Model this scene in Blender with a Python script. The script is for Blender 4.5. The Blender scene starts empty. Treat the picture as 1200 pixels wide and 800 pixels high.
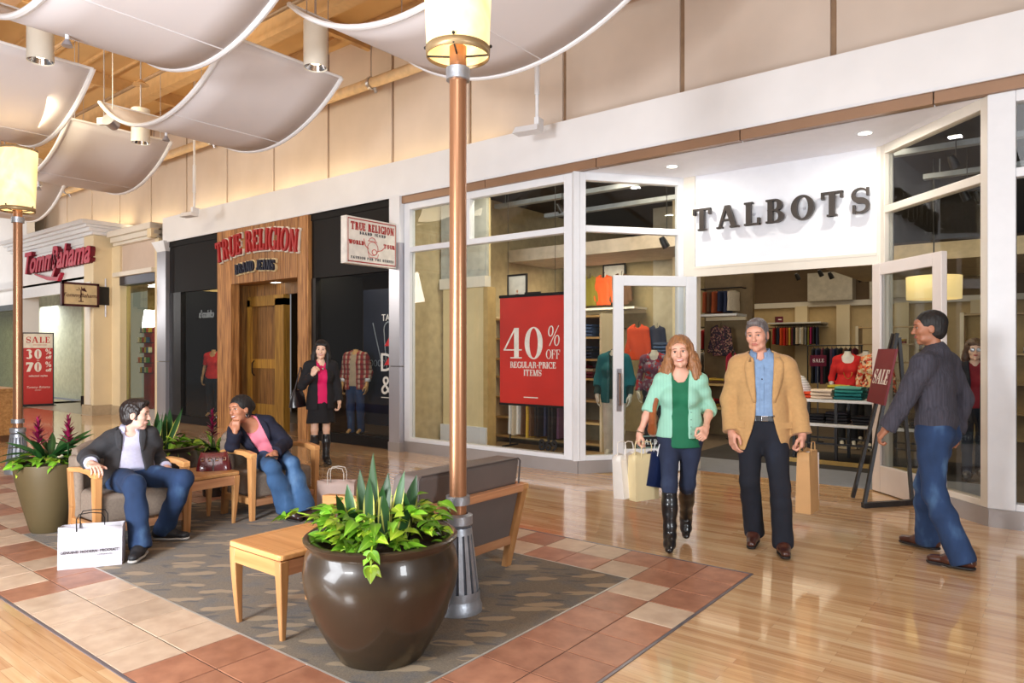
import bpy, bmesh, math, random
import numpy as np
from mathutils import Vector, Matrix, Euler
random.seed(7)
C = bpy.context.scene.collection
R = math.radians

# ------------------------------------------------------------------ camera, world, lights, exposure
sc = bpy.context.scene
cam_d = bpy.data.cameras.new('camera'); cam = bpy.data.objects.new('camera', cam_d); C.objects.link(cam)
cam_d.sensor_fit = 'HORIZONTAL'; cam_d.sensor_width = 36; cam_d.lens = 36*824/1200
cam_d.shift_y = 10.5/1200; cam_d.clip_end = 200
cam.location = (0, 0, 1.55); cam.rotation_euler = (R(90), 0, R(38.2))
sc.camera = cam
sc.view_settings.view_transform = 'Standard'; sc.view_settings.look = 'None'
sc.view_settings.gamma = 1; sc.view_settings.use_curve_mapping = False
sc.view_settings.exposure = -0.06
w = bpy.data.worlds.new('world'); sc.world = w; w.use_nodes = True
w.node_tree.nodes['Background'].inputs[0].default_value = (0.97, 0.98, 1.0, 1)
w.node_tree.nodes['Background'].inputs[1].default_value = 0.24

def area(name, loc, target, size, power, color=(1, 1, 1), sy=None, spread=180):
    l = bpy.data.lights.new(name, 'AREA'); l.energy = power; l.color = color; l.size = size
    l.spread = R(spread)
    if sy: l.shape = 'RECTANGLE'; l.size_y = sy
    o = bpy.data.objects.new(name, l); C.objects.link(o); o.location = loc
    d = Vector(target) - Vector(loc); o.rotation_euler = d.to_track_quat('-Z', 'Y').to_euler()
    return o
# hall lighting: two strobes beside the camera, then unseen area fills that brighten the hall
area('strobe_right', (3.0, 1.4, 1.95), (-2.4, 7.2, 1.9), 1.1, 155, (0.92, 0.96, 1.0))  # camera-side flash strobe out of view, not a lamp of the hall
area('strobe_left', (-2.6, -3.2, 2.5), (-5.0, 5.0, 1.8), 1.2, 400, (0.95, 0.97, 1.0))  # second flash strobe, behind and left of the camera
area('sail_bounce_fill', (-4.0, -1.0, 1.0), (-6.0, 3.2, 5.0), 2.0, 290, (0.91, 0.95, 1.0))  # strobe bounce added to brighten the undersides of the sails
area('overhead_fill', (0.5, -2.0, 6.0), (-3.2, 6.0, 1.0), 3.0, 180, (0.97, 0.98, 1.0))  # unseen soft fill from overhead, below the closed deck
area('far_front_fill', (-16, 0.2, 4.2), (-19, 7, 2.4), 2.5, 400, (1.0, 0.95, 0.87))  # unseen fill added to brighten the far shop fronts
area('left_end_fill', (-27, 2.5, 3.4), (-27, 7.3, 4.2), 2.0, 240, (1.0, 0.98, 0.95))  # unseen fill added to whiten the wall at the left end
area('deck_fill', (-11, 3.0, 5.4), (-11, 6.2, 6.9), 2.0, 110, (1.0, 0.85, 0.6))  # unseen fill aimed up at the tan ceiling deck

# ------------------------------------------------------------------ materials (all procedural)
MATS = {}
def lin(c):
    c = [x/255 for x in c]
    return tuple([x/12.92 if x <= .04045 else ((x+.055)/1.055)**2.4 for x in c]) + (1,)
def NT(name):
    m = bpy.data.materials.new(name); m.use_nodes = True
    nt = m.node_tree; return m, nt, nt.nodes['Principled BSDF']
def N(nt, t, **kw):
    n = nt.nodes.new(t)
    for k, v in kw.items(): setattr(n, k, v)
    return n
def ramp(nt, stops):
    r = N(nt, 'ShaderNodeValToRGB'); e = r.color_ramp.elements
    while len(e) > 1: e.remove(e[-1])
    e[0].position, e[0].color = stops[0]
    for p, c in stops[1:]:
        x = e.new(p); x.color = c
    return r
def shade(c, f): return (c[0]*f, c[1]*f, c[2]*f, 1)
def M(name, rgb, rough=.5, metal=0, var=.12, scale=8, bump=0, bscale=60, stretch=(1, 1, 1), coat=0, sheen=0, spec=None):
    """plain surface with soft noise variation and fine relief"""
    if name in MATS: return MATS[name]
    m, nt, b = NT(name); c = lin(rgb)
    tc = N(nt, 'ShaderNodeTexCoord'); mp = N(nt, 'ShaderNodeMapping'); mp.inputs['Scale'].default_value = stretch
    nt.links.new(tc.outputs['Object'], mp.inputs[0])
    no = N(nt, 'ShaderNodeTexNoise'); no.inputs['Scale'].default_value = scale; no.inputs['Detail'].default_value = 3
    nt.links.new(mp.outputs[0], no.inputs[0])
    r = ramp(nt, [(.3, shade(c, 1-var)), (.7, shade(c, 1+var))])
    nt.links.new(no.outputs[0], r.inputs[0]); nt.links.new(r.outputs[0], b.inputs['Base Color'])
    b.inputs['Roughness'].default_value = rough; b.inputs['Metallic'].default_value = metal
    b.inputs['Coat Weight'].default_value = coat; b.inputs['Sheen Weight'].default_value = sheen
    if spec is not None: b.inputs['Specular IOR Level'].default_value = spec
    if bump:
        n2 = N(nt, 'ShaderNodeTexNoise'); n2.inputs['Scale'].default_value = bscale; n2.inputs['Detail'].default_value = 2
        nt.links.new(mp.outputs[0], n2.inputs[0])
        bp = N(nt, 'ShaderNodeBump'); bp.inputs['Strength'].default_value = bump; bp.inputs['Distance'].default_value = .01
        nt.links.new(n2.outputs[0], bp.inputs['Height']); nt.links.new(bp.outputs[0], b.inputs['Normal'])
    MATS[name] = m; return m
def EM(name, rgb, strength, var=0, scale=3):
    if name in MATS: return MATS[name]
    m, nt, b = NT(name); c = lin(rgb)
    b.inputs['Base Color'].default_value = c; b.inputs['Emission Strength'].default_value = strength
    if var:
        tc = N(nt, 'ShaderNodeTexCoord'); no = N(nt, 'ShaderNodeTexNoise'); no.inputs['Scale'].default_value = scale
        no.inputs['Detail'].default_value = 3; no.inputs['Distortion'].default_value = 2.5
        nt.links.new(tc.outputs['Object'], no.inputs[0])
        r = ramp(nt, [(.35, shade(c, 1-var)), (.65, c)]); r.color_ramp.elements[0].color = (c[0]*(1-var*.5), c[1]*(1-var*.8), c[2]*(1-var*1.3), 1)
        nt.links.new(no.outputs[0], r.inputs[0]); nt.links.new(r.outputs[0], b.inputs['Emission Color'])
    else: b.inputs['Emission Color'].default_value = c
    MATS[name] = m; return m
def wood(name, c1, c2, axis=0, scale=1.0, rough=.35, coat=0):
    if name in MATS: return MATS[name]
    m, nt, b = NT(name)
    tc = N(nt, 'ShaderNodeTexCoord'); mp = N(nt, 'ShaderNodeMapping')
    st = [18*scale]*3; st[axis] = 1.2*scale; mp.inputs['Scale'].default_value = st
    oi = N(nt, 'ShaderNodeObjectInfo'); ad = N(nt, 'ShaderNodeVectorMath', operation='ADD')
    ml = N(nt, 'ShaderNodeMath', operation='MULTIPLY'); ml.inputs[1].default_value = 40
    nt.links.new(oi.outputs['Random'], ml.inputs[0]); nt.links.new(tc.outputs['Object'], mp.inputs[0])
    nt.links.new(mp.outputs[0], ad.inputs[0]); nt.links.new(ml.outputs[0], ad.inputs[1])
    no = N(nt, 'ShaderNodeTexNoise'); no.inputs['Scale'].default_value = 1.6; no.inputs['Detail'].default_value = 5; no.inputs['Distortion'].default_value = .6
    nt.links.new(ad.outputs[0], no.inputs[0])
    r = ramp(nt, [(.3, lin(c2)), (.68, lin(c1))]); nt.links.new(no.outputs[0], r.inputs[0])
    hs = N(nt, 'ShaderNodeHueSaturation'); mr = N(nt, 'ShaderNodeMapRange'); mr.inputs['To Min'].default_value = .76; mr.inputs['To Max'].default_value = 1.18
    nt.links.new(oi.outputs['Random'], mr.inputs[0]); nt.links.new(mr.outputs[0], hs.inputs['Value']); nt.links.new(r.outputs[0], hs.inputs['Color'])
    nt.links.new(hs.outputs[0], b.inputs['Base Color'])
    b.inputs['Roughness'].default_value = rough; b.inputs['Coat Weight'].default_value = coat; b.inputs['Coat Roughness'].default_value = .15
    bp = N(nt, 'ShaderNodeBump'); bp.inputs['Strength'].default_value = .12; bp.inputs['Distance'].default_value = .004
    nt.links.new(no.outputs[0], bp.inputs['Height']); nt.links.new(bp.outputs[0], b.inputs['Normal'])
    MATS[name] = m; return m
def glass(name, tint=(.93, .945, .94), ior=1.5):
    if name in MATS: return MATS[name]
    m = bpy.data.materials.new(name); m.use_nodes = True; nt = m.node_tree; nt.nodes.clear()
    out = N(nt, 'ShaderNodeOutputMaterial'); mx = N(nt, 'ShaderNodeMixShader'); fr = N(nt, 'ShaderNodeFresnel')
    t = N(nt, 'ShaderNodeBsdfTransparent'); g = N(nt, 'ShaderNodeBsdfGlossy'); g.inputs['Roughness'].default_value = .0
    t.inputs[0].default_value = (*tint, 1); fr.inputs[0].default_value = ior
    ge = N(nt, 'ShaderNodeNewGeometry'); iv = N(nt, 'ShaderNodeMath', operation='SUBTRACT'); iv.inputs[0].default_value = 1; nt.links.new(ge.outputs['Backfacing'], iv.inputs[1])
    ml = N(nt, 'ShaderNodeMath', operation='MULTIPLY'); nt.links.new(fr.outputs[0], ml.inputs[0]); nt.links.new(iv.outputs[0], ml.inputs[1])
    nt.links.new(ml.outputs[0], mx.inputs[0]); nt.links.new(t.outputs[0], mx.inputs[1]); nt.links.new(g.outputs[0], mx.inputs[2])
    nt.links.new(mx.outputs[0], out.inputs[0]); MATS[name] = m; return m
def plaid(name, cols, size=.06):
    m, nt, b = NT(name); tc = N(nt, 'ShaderNodeTexCoord')
    def band(axis, sc_, lo, hi):
        sp = N(nt, 'ShaderNodeSeparateXYZ'); nt.links.new(tc.outputs['Object'], sp.inputs[0])
        a = N(nt, 'ShaderNodeMath', operation='MULTIPLY'); a.inputs[1].default_value = sc_; nt.links.new(sp.outputs[axis], a.inputs[0])
        f = N(nt, 'ShaderNodeMath', operation='FRACT'); nt.links.new(a.outputs[0], f.inputs[0])
        r = ramp(nt, [(0, (lo, lo, lo, 1)), (.45, (hi, hi, hi, 1)), (.8, (lo, lo, lo, 1)), (.9, (1, 1, 1, 1)), (.93, (lo, lo, lo, 1))]); r.color_ramp.interpolation = 'CONSTANT'
        nt.links.new(f.outputs[0], r.inputs[0]); return r.outputs[0]
    mx = N(nt, 'ShaderNodeMix', data_type='RGBA'); mx.inputs[6].default_value = lin(cols[0]); mx.inputs[7].default_value = lin(cols[1])
    nt.links.new(band(0, 1/size, 0, .8), mx.inputs[0])
    m2 = N(nt, 'ShaderNodeMix', data_type='RGBA'); nt.links.new(mx.outputs[2], m2.inputs[6]); m2.inputs[7].default_value = lin(cols[2])
    nt.links.new(band(2, 1/size, 0, .7), m2.inputs[0]); nt.links.new(m2.outputs[2], b.inputs['Base Color'])
    b.inputs['Roughness'].default_value = .9; return m
def rib(name, rgb, freq=55, axis='Z', rough=.9, strength=.5, dark=.6):
    """knit with vertical ribs"""
    m, nt, b = NT(name); c = lin(rgb); tc = N(nt, 'ShaderNodeTexCoord')
    wv = N(nt, 'ShaderNodeTexWave', bands_direction=axis); wv.inputs['Scale'].default_value = freq; wv.inputs['Distortion'].default_value = .5; wv.inputs['Detail Scale'].default_value = 3
    nt.links.new(tc.outputs['Object'], wv.inputs[0])
    r = ramp(nt, [(0, shade(c, dark)), (1, shade(c, 1.2))]); nt.links.new(wv.outputs[1], r.inputs[0]); nt.links.new(r.outputs[0], b.inputs['Base Color'])
    bp = N(nt, 'ShaderNodeBump'); bp.inputs['Strength'].default_value = strength; bp.inputs['Distance'].default_value = .006
    nt.links.new(wv.outputs[1], bp.inputs['Height']); nt.links.new(bp.outputs[0], b.inputs['Normal'])
    b.inputs['Roughness'].default_value = rough; return m
def speck(name, base, cols, scale=40, rough=.85):
    """printed fabric: irregular blotches of several colours"""
    m, nt, b = NT(name); tc = N(nt, 'ShaderNodeTexCoord'); v = N(nt, 'ShaderNodeTexVoronoi'); v.inputs['Scale'].default_value = scale
    nt.links.new(tc.outputs['Object'], v.inputs[0]); sp = N(nt, 'ShaderNodeSeparateColor'); nt.links.new(v.outputs['Color'], sp.inputs[0])
    n = len(cols)+1; r = ramp(nt, [(0, lin(base))] + [((i+1)/n, lin(c)) for i, c in enumerate(cols)]); r.color_ramp.interpolation = 'CONSTANT'
    nt.links.new(sp.outputs[0], r.inputs[0]); nt.links.new(r.outputs[0], b.inputs['Base Color']); b.inputs['Roughness'].default_value = rough; return m
def denim(name, rgb, fade=(90, 130, 170)):
    if name in MATS: return MATS[name]
    m, nt, b = NT(name); tc = N(nt, 'ShaderNodeTexCoord')
    n1 = N(nt, 'ShaderNodeTexNoise'); n1.inputs['Scale'].default_value = 6; n1.inputs['Detail'].default_value = 4
    mp = N(nt, 'ShaderNodeMapping'); mp.inputs['Scale'].default_value = (1, 1, .45); nt.links.new(tc.outputs['Object'], mp.inputs[0]); nt.links.new(mp.outputs[0], n1.inputs[0])
    n2 = N(nt, 'ShaderNodeTexNoise'); n2.inputs['Scale'].default_value = 220; nt.links.new(tc.outputs['Object'], n2.inputs[0])
    c = lin(rgb); r = ramp(nt, [(.3, shade(c, .62)), (.55, c), (.78, lin(fade))]); nt.links.new(n1.outputs[0], r.inputs[0])
    nt.links.new(r.outputs[0], b.inputs['Base Color']); b.inputs['Roughness'].default_value = .9
    bp = N(nt, 'ShaderNodeBump'); bp.inputs['Strength'].default_value = .3; bp.inputs['Distance'].default_value = .003
    nt.links.new(n2.outputs[0], bp.inputs['Height']); nt.links.new(bp.outputs[0], b.inputs['Normal']); MATS[name] = m; return m

# ------------------------------------------------------------------ mesh helpers
class MB:
    def __init__(s): s.v = []; s.f = []
    def add(s, vs, fs):
        o = len(s.v); s.v += [tuple(x) for x in vs]; s.f += [tuple(i+o for i in f) for f in fs]; return s
    def box(s, x0, x1, y0, y1, z0, z1):
        return s.add([(x0, y0, z0), (x1, y0, z0), (x1, y1, z0), (x0, y1, z0), (x0, y0, z1), (x1, y0, z1), (x1, y1, z1), (x0, y1, z1)],
                     [(3, 2, 1, 0), (4, 5, 6, 7), (0, 1, 5, 4), (1, 2, 6, 5), (2, 3, 7, 6), (3, 0, 4, 7)])
    def hexa(s, b, t):  # bottom quad, top quad (ccw from above)
        return s.add(list(b)+list(t), [(3, 2, 1, 0), (4, 5, 6, 7), (0, 1, 5, 4), (1, 2, 6, 5), (2, 3, 7, 6), (3, 0, 4, 7)])
    def prism(s, poly, z0, z1):  # vertical prism from plan polygon (ccw)
        n = len(poly)
        return s.add([(x, y, z0) for x, y in poly]+[(x, y, z1) for x, y in poly],
                     [tuple(range(n-1, -1, -1)), tuple(range(n, 2*n))]+[(i, (i+1) % n, n+(i+1) % n, n+i) for i in range(n)])
    def extr(s, poly, off):  # 3D polygon extruded along a vector
        n = len(poly); o = Vector(off)
        return s.add([tuple(p) for p in poly]+[tuple(Vector(p)+o) for p in poly],
                     [tuple(range(n-1, -1, -1)), tuple(range(n, 2*n))]+[(i, (i+1) % n, n+(i+1) % n, n+i) for i in range(n)])
    def lathe(s, prof, seg=32, c=(0, 0), cap0=False, cap1=False):
        o = len(s.v); n = len(prof)
        for r, z in prof:
            for k in range(seg):
                a = 2*math.pi*k/seg; s.v.append((c[0]+r*math.cos(a), c[1]+r*math.sin(a), z))
        for i in range(n-1):
            for k in range(seg):
                k2 = (k+1) % seg; s.f.append((o+i*seg+k, o+i*seg+k2, o+(i+1)*seg+k2, o+(i+1)*seg+k))
        if cap0: s.f.append(tuple(o+k for k in range(seg-1, -1, -1)))
        if cap1: s.f.append(tuple(o+(n-1)*seg+k for k in range(seg)))
        return s
    def cyl(s, c, r, z0, z1, seg=20, r2=None):
        return s.lathe([(r, z0), (r if r2 is None else r2, z1)], seg, c, True, True)
    def tube(s, pts, rad, seg=8, sq=None):
        pts = [Vector(p) for p in pts]; n = len(pts); o = len(s.v)
        rs = rad if isinstance(rad, (list, tuple)) else [rad]*n
        prev = None
        for i, p in enumerate(pts):
            t = (pts[min(i+1, n-1)]-pts[max(i-1, 0)]).normalized()
            if prev is None:
                a = Vector((0, 0, 1)) if abs(t.z) < .9 else Vector((1, 0, 0))
                u = t.cross(a).normalized()
            else: u = (prev - t*prev.dot(t)).normalized()
            prev = u; w_ = t.cross(u)
            for k in range(seg):
                an = 2*math.pi*k/seg; s.v.append(tuple(p+u*(rs[i]*math.cos(an))+w_*(rs[i]*(sq or 1)*math.sin(an))))
        for i in range(n-1):
            for k in range(seg):
                k2 = (k+1) % seg; s.f.append((o+i*seg+k, o+i*seg+k2, o+(i+1)*seg+k2, o+(i+1)*seg+k))
        s.f.append(tuple(o+k for k in range(seg-1, -1, -1))); s.f.append(tuple(o+(n-1)*seg+k for k in range(seg)))
        return s
    def ball(s, c, r, seg=14, rings=9):
        rx, ry, rz = r if isinstance(r, (list, tuple)) else (r, r, r); o = len(s.v)
        s.v.append((c[0], c[1], c[2]-rz))
        for i in range(1, rings):
            a = -math.pi/2+math.pi*i/rings
            for k in range(seg):
                b = 2*math.pi*k/seg; s.v.append((c[0]+rx*math.cos(a)*math.cos(b), c[1]+ry*math.cos(a)*math.sin(b), c[2]+rz*math.sin(a)))
        s.v.append((c[0], c[1], c[2]+rz)); top = len(s.v)-1
        for k in range(seg):
            k2 = (k+1) % seg; s.f.append((o, o+1+k2, o+1+k))
            for i in range(rings-2): s.f.append((o+1+i*seg+k, o+1+i*seg+k2, o+1+(i+1)*seg+k2, o+1+(i+1)*seg+k))
            s.f.append((o+1+(rings-2)*seg+k, o+1+(rings-2)*seg+k2, top))
        return s
    def grid(s, fn, nu, nv):
        o = len(s.v)
        for i in range(nu+1):
            for j in range(nv+1): s.v.append(tuple(fn(i/nu, j/nv)))
        for i in range(nu):
            for j in range(nv):
                a = o+i*(nv+1)+j; s.f.append((a, a+nv+1, a+nv+2, a+1))
        return s
    def xf(s, mtx):
        s.v = [tuple(mtx @ Vector(v)) for v in s.v]; return s
    def mesh(s, name, mat=None, smooth=False, ang=35):
        me = bpy.data.meshes.new(name); me.from_pydata(s.v, [], s.f); me.update()
        if mat: me.materials.append(mat)
        if smooth:
            me.polygons.foreach_set('use_smooth', [True]*len(me.polygons)); me.set_sharp_from_angle(angle=R(ang))
        return me
    def build(s, name, mat, parent=None, loc=(0, 0, 0), rot=(0, 0, 0), smooth=False, bev=0, ang=35, solid=0, segs=2):
        o = ob(name, s.mesh(name, mat, smooth, ang), parent, loc, rot)
        if solid:
            md = o.modifiers.new('solid', 'SOLIDIFY'); md.thickness = solid; md.offset = 0
        if bev:
            md = o.modifiers.new('bevel', 'BEVEL'); md.width = bev; md.segments = segs; md.limit_method = 'ANGLE'; md.angle_limit = R(40)
        return o
def ob(name, me, parent=None, loc=(0, 0, 0), rot=(0, 0, 0)):
    o = bpy.data.objects.new(name, me); C.objects.link(o); o.location = loc; o.rotation_euler = rot
    if parent: o.parent = parent
    return o
def tag(o, label=None, cat=None, group=None, kind=None):
    if label: o['label'] = label
    if cat: o['category'] = cat
    if group: o['group'] = group
    if kind: o['kind'] = kind
    return o
def thing(name, label, cat, loc=(0, 0, 0), rz=0, group=None):
    o = bpy.data.objects.new(name, None); C.objects.link(o); o.location = loc; o.rotation_euler = (0, 0, rz)
    o.empty_display_size = .1
    return tag(o, label, cat, group)
def struct(o): o['kind'] = 'structure'; return o
def sroot(name, loc=(0, 0, 0), rz=0):
    o = bpy.data.objects.new(name, None); C.objects.link(o); o.location = loc; o.rotation_euler = (0, 0, rz); o.empty_display_size = .1
    o['kind'] = 'structure'; return o
def copy_tree(o, parent=None):
    c = o.copy(); C.objects.link(c); c.parent = parent
    for ch in list(o.children): copy_tree(ch, c)
    return c
def bx(name, mat, parent, x0, x1, y0, y1, z0, z1, bev=0):
    """a box part whose origin sits at its own centre"""
    cx, cy, cz = (x0+x1)/2, (y0+y1)/2, (z0+z1)/2
    return MB().box(x0-cx, x1-cx, y0-cy, y1-cy, z0-cz, z1-cz).build(name, mat, parent, (cx, cy, cz), bev=bev)

# ------------------------------------------------------------------ lettering
def sans(text, size, ext=.004, shear=0, off=0, align='CENTER', space=1):
    cu = bpy.data.curves.new('txt', 'FONT'); cu.body = text; cu.size = size; cu.extrude = ext; cu.shear = shear; cu.offset = off
    cu.align_x = align; cu.space_character = space; cu.resolution_u = 3
    o = bpy.data.objects.new('txt', cu); C.objects.link(o)
    dg = bpy.context.evaluated_depsgraph_get(); me = bpy.data.meshes.new_from_object(o.evaluated_get(dg))
    bpy.data.objects.remove(o); bpy.data.curves.remove(cu); return me
def put(me, name, mat, parent, loc, rot=(R(90), 0, 0), scale=(1, 1, 1)):
    me.materials.clear(); me.materials.append(mat); o = ob(name, me, parent, loc, rot); o.scale = scale; return o
def ribbon(pts, ws):
    """outline quads of a stroke of varying width"""
    P = [Vector(p) for p in pts]; n = len(P); L, Rr = [], []
    for i, p in enumerate(P):
        t = P[min(i+1, n-1)]-P[max(i-1, 0)]; t = t.normalized() if t.length > 1e-9 else Vector((1, 0)); nn = Vector((-t.y, t.x))
        wd = ws[i] if isinstance(ws, (list, tuple)) else ws
        L.append(p+nn*wd/2); Rr.append(p-nn*wd/2)
    return [[Rr[i], Rr[i+1], L[i+1], L[i]] for i in range(n-1)]
def arc(cx, cy, rx, ry, a0, a1, n=14): return [(cx+rx*math.cos(R(a0+(a1-a0)*i/n)), cy+ry*math.sin(R(a0+(a1-a0)*i/n))) for i in range(n+1)]
def bowl(cx, cy, rx, ry, a0, a1, T, t, n=16):
    q = []
    o_ = arc(cx, cy, rx, ry, a0, a1, n); i_ = arc(cx, cy, rx-T, ry-t, a0, a1, n)
    for i in range(n): q.append([Vector(o_[i]), Vector(o_[i+1]), Vector(i_[i+1]), Vector(i_[i])])
    return q
def glyph(ch, T=.15, t=.045, sf=.07):
    """didone style capitals and figures, 1 unit tall; returns (quads, advance)"""
    q = []
    def rc(x0, x1, y0, y1): q.append([Vector((x0, y0)), Vector((x1, y0)), Vector((x1, y1)), Vector((x0, y1))])
    def dg(x0, y0, x1, y1, w_): q.append([Vector((x0-w_/2, y0)), Vector((x0+w_/2, y0)), Vector((x1+w_/2, y1)), Vector((x1-w_/2, y1))])
    def stem(x, y0=0, y1=1, wd=None, s0=True, s1=True):
        wd = wd or T; rc(x, x+wd, y0, y1)
        if s0: rc(x-sf, x+wd+sf, y0, y0+t)
        if s1: rc(x-sf, x+wd+sf, y1-t, y1)
    x0 = sf
    if ch == ' ': return q, .35
    if ch == 'I': stem(x0); a = T+2*sf
    elif ch == 'T':
        stem(.3, s1=False); rc(.02, .58+T, 1-t*1.2, 1); rc(.02, .02+t*1.3, .72, 1); rc(.58+T-t*1.3, .58+T, .72, 1); a = .62+T
    elif ch == 'L': stem(x0); rc(x0, .62, 0, t); rc(.62-t*1.3, .62, 0, .3); a = .64
    elif ch in 'EF':
        stem(x0); rc(x0, .6, 1-t, 1); rc(.6-t*1.3, .6, .74, 1); rc(x0, .45, .5, .5+t); rc(.45-t, .45, .4, .64)
        if ch == 'E': rc(x0, .64, 0, t); rc(.64-t*1.3, .64, 0, .28)
        a = .68
    elif ch == 'A':
        dg(.12, 0, .40, 1, t*1.4); dg(.74, 0, .44, 1, T*1.08); rc(.24, .6, .32, .32+t); rc(0, .26, 0, t); rc(.56, .92, 0, t); a = .93
    elif ch in 'OQ': q += bowl(.43, .5, .42, .52, 0, 360, T*1.05, t, 32); a = .86
    elif ch == '0': q += bowl(.33, .5, .32, .52, 0, 360, T, t, 32); a = .68
    elif ch in 'CG':
        q += bowl(.43, .5, .42, .52, 50, 310, T*1.05, t, 24); rc(.68, .68+t*1.3, .66, 1)
        if ch == 'C': rc(.68, .68+t, 0, .2)
        else: rc(.62, .62+T, 0, .42); rc(.55, .62+T+sf, .42-t, .42)
        a = .84
    elif ch in 'BPRD':
        stem(x0)
        if ch == 'D': q += bowl(.34, .5, .44, .5, -90, 90, T*1.05, t, 18); rc(x0, .34, 1-t, 1); rc(x0, .34, 0, t); a = .84
        else:
            q += bowl(.36, .745, .28, .255, -90, 90, T, t, 14); rc(x0, .36, 1-t, 1); rc(x0, .36, .49, .49+t); a = .7
            if ch == 'B': q += bowl(.38, .26, .31, .26, -90, 90, T, t, 14); rc(x0, .38, 0, t); a = .74
            if ch == 'R': q += ribbon([(.4, .5), (.52, .44), (.58, .28), (.62, .08), (.72, .02)], [t*1.5, T*.9, T, T*.8, t]); a = .76
    elif ch == 'S':
        p = arc(.33, .74, .24, .235, 30, 270, 12)[0:]; p2 = arc(.33, .265, .25, .24, 90, -150, 12)
        pts = p+p2[1:]; n = len(pts); ws = [t+(T*1.15-t)*math.exp(-((i/(n-1)-.5)/.17)**2) for i in range(n)]
        q += ribbon(pts, ws); rc(.53, .53+t*1.2, .68, 1.0); rc(.07, .07+t*1.2, 0, .34); a = .66
    elif ch == 'U':
        stem(x0, .3, s0=False); stem(.6, .3, wd=t*1.4, s0=False); q += bowl((x0+.6+t*1.4)/2, .32, (.6+t*1.4-x0)/2, .33, 180, 360, T*.9, t*1.1, 16); a = .74
    elif ch == 'M':
        stem(x0, wd=t*1.4); stem(.72); dg(.42, 0, .15, 1, T); dg(.42, 0, .74, 1, t*1.4); a = .98
    elif ch == 'H': stem(x0); stem(.6); rc(x0, .7, .5-t/2, .5+t/2); a = .6+T+sf
    elif ch == 'J': stem(.3, .25, s0=False); q += bowl(.3+T-.2, .25, .2, .25, 180, 360, T*.8, t*1.1, 12); a = .36+T
    elif ch == 'W': dg(.26, 0, .06, 1, T); dg(.28, 0, .46, 1, t*1.6); dg(.66, 0, .46, 1, T); dg(.68, 0, .88, 1, t*1.6); rc(-.04, .2, 1-t, 1); rc(.74, .98, 1-t, 1); a = .96
    elif ch == 'N': stem(x0, wd=t*1.4); stem(.62, wd=t*1.4); dg(.64, 0, .14, 1, T); a = .82
    elif ch == '4': rc(.4, .4+T, 0, 1); rc(.0, .68, .26, .26+t); dg(.03, .28, .44, 1, t*1.5); rc(.26, .68, 0, t); a = .72
    elif ch == '3':
        q += bowl(.28, .75, .26, .26, -80, 150, T, t, 14); q += bowl(.28, .26, .29, .28, -150, 90, T, t, 16); a = .64
    elif ch == '7': rc(.04, .62, 1-T*.8, 1); dg(.22, 0, .56, 1-t, T*1.2); rc(.04, .04+t, .7, 1); a = .64
    elif ch == '%':
        q += bowl(.2, .73, .19, .27, 0, 360, T*.6, t, 20); q += bowl(.68, .27, .19, .27, 0, 360, T*.6, t, 20); dg(.18, 0, .72, 1, t*1.2); a = .9
    elif ch == '-': rc(.05, .35, .36, .36+T*.7); a = .4
    else: rc(.1, .5, 0, 1); a = .6
    return q, a
def didone(text, size, ext=.004, T=.15, t=.045, sp=.1, sf=.07, shear=0, align='CENTER', xs=1):
    """serif lettering as one mesh in the XY plane, facing +Z"""
    mb = MB(); x = 0; runs = []
    for ch in text:
        q, a = glyph(ch, T, t, sf); runs.append((q, x)); x += a+sp
    x -= sp; off = {'CENTER': -x/2, 'LEFT': 0, 'RIGHT': -x}[align]
    nq = 0
    for q, gx in runs:
        for poly in q:
            nq += 1; e_ = ext*(1+.012*(nq % 23))
            pl = [((p.x+gx+off+p.y*shear)*size*xs, p.y*size, 0) for p in poly]
            ar = sum(pl[i][0]*pl[(i+1) % 4][1]-pl[(i+1) % 4][0]*pl[i][1] for i in range(4))
            if ar < 0: pl = pl[::-1]
            mb.extr([(a_, b_, -e_) for a_, b_, _ in pl], (0, 0, 2*e_))
    return mb, x*size*xs

# ------------------------------------------------------------------ shared colours
WHITE = M('white_paint', (233, 233, 234), .45, var=.03, scale=2)
TRIMW = M('frame_white', (228, 230, 234), .35, var=.02)
CREAM = M('cream_paint', (226, 208, 172), .6, var=.04, scale=2)
BEIGE = M('beige_wall', (212, 196, 182), .7, var=.05, scale=1.5, bump=.05)
SEAM = M('seam_brown', (150, 122, 96), .8)  # brown backing that shows in the joints between wall panels
BRONZE = M('bronze_trim', (152, 118, 92), .4, metal=.25, var=.05, scale=3)
BLACK = M('black_panel', (20, 17, 17), .55, var=.15, scale=2, spec=.2)
DARK = M('dark_metal', (38, 36, 36), .4, metal=.4)
STEEL = M('brushed_steel', (190, 188, 194), .32, metal=.75, var=.06, scale=3, stretch=(1, 1, .1))
PLINTH = M('plinth_metal', (172, 166, 164), .38, metal=.35, var=.06, scale=3)
CHROME = M('chrome', (215, 216, 220), .15, metal=1, var=.02)
GLASS = glass('shop_glass'); GLASSG = glass('green_glass', (.86, .88, .74))
LIGHTW = EM('downlight_glow', (255, 246, 225), 9)

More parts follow.
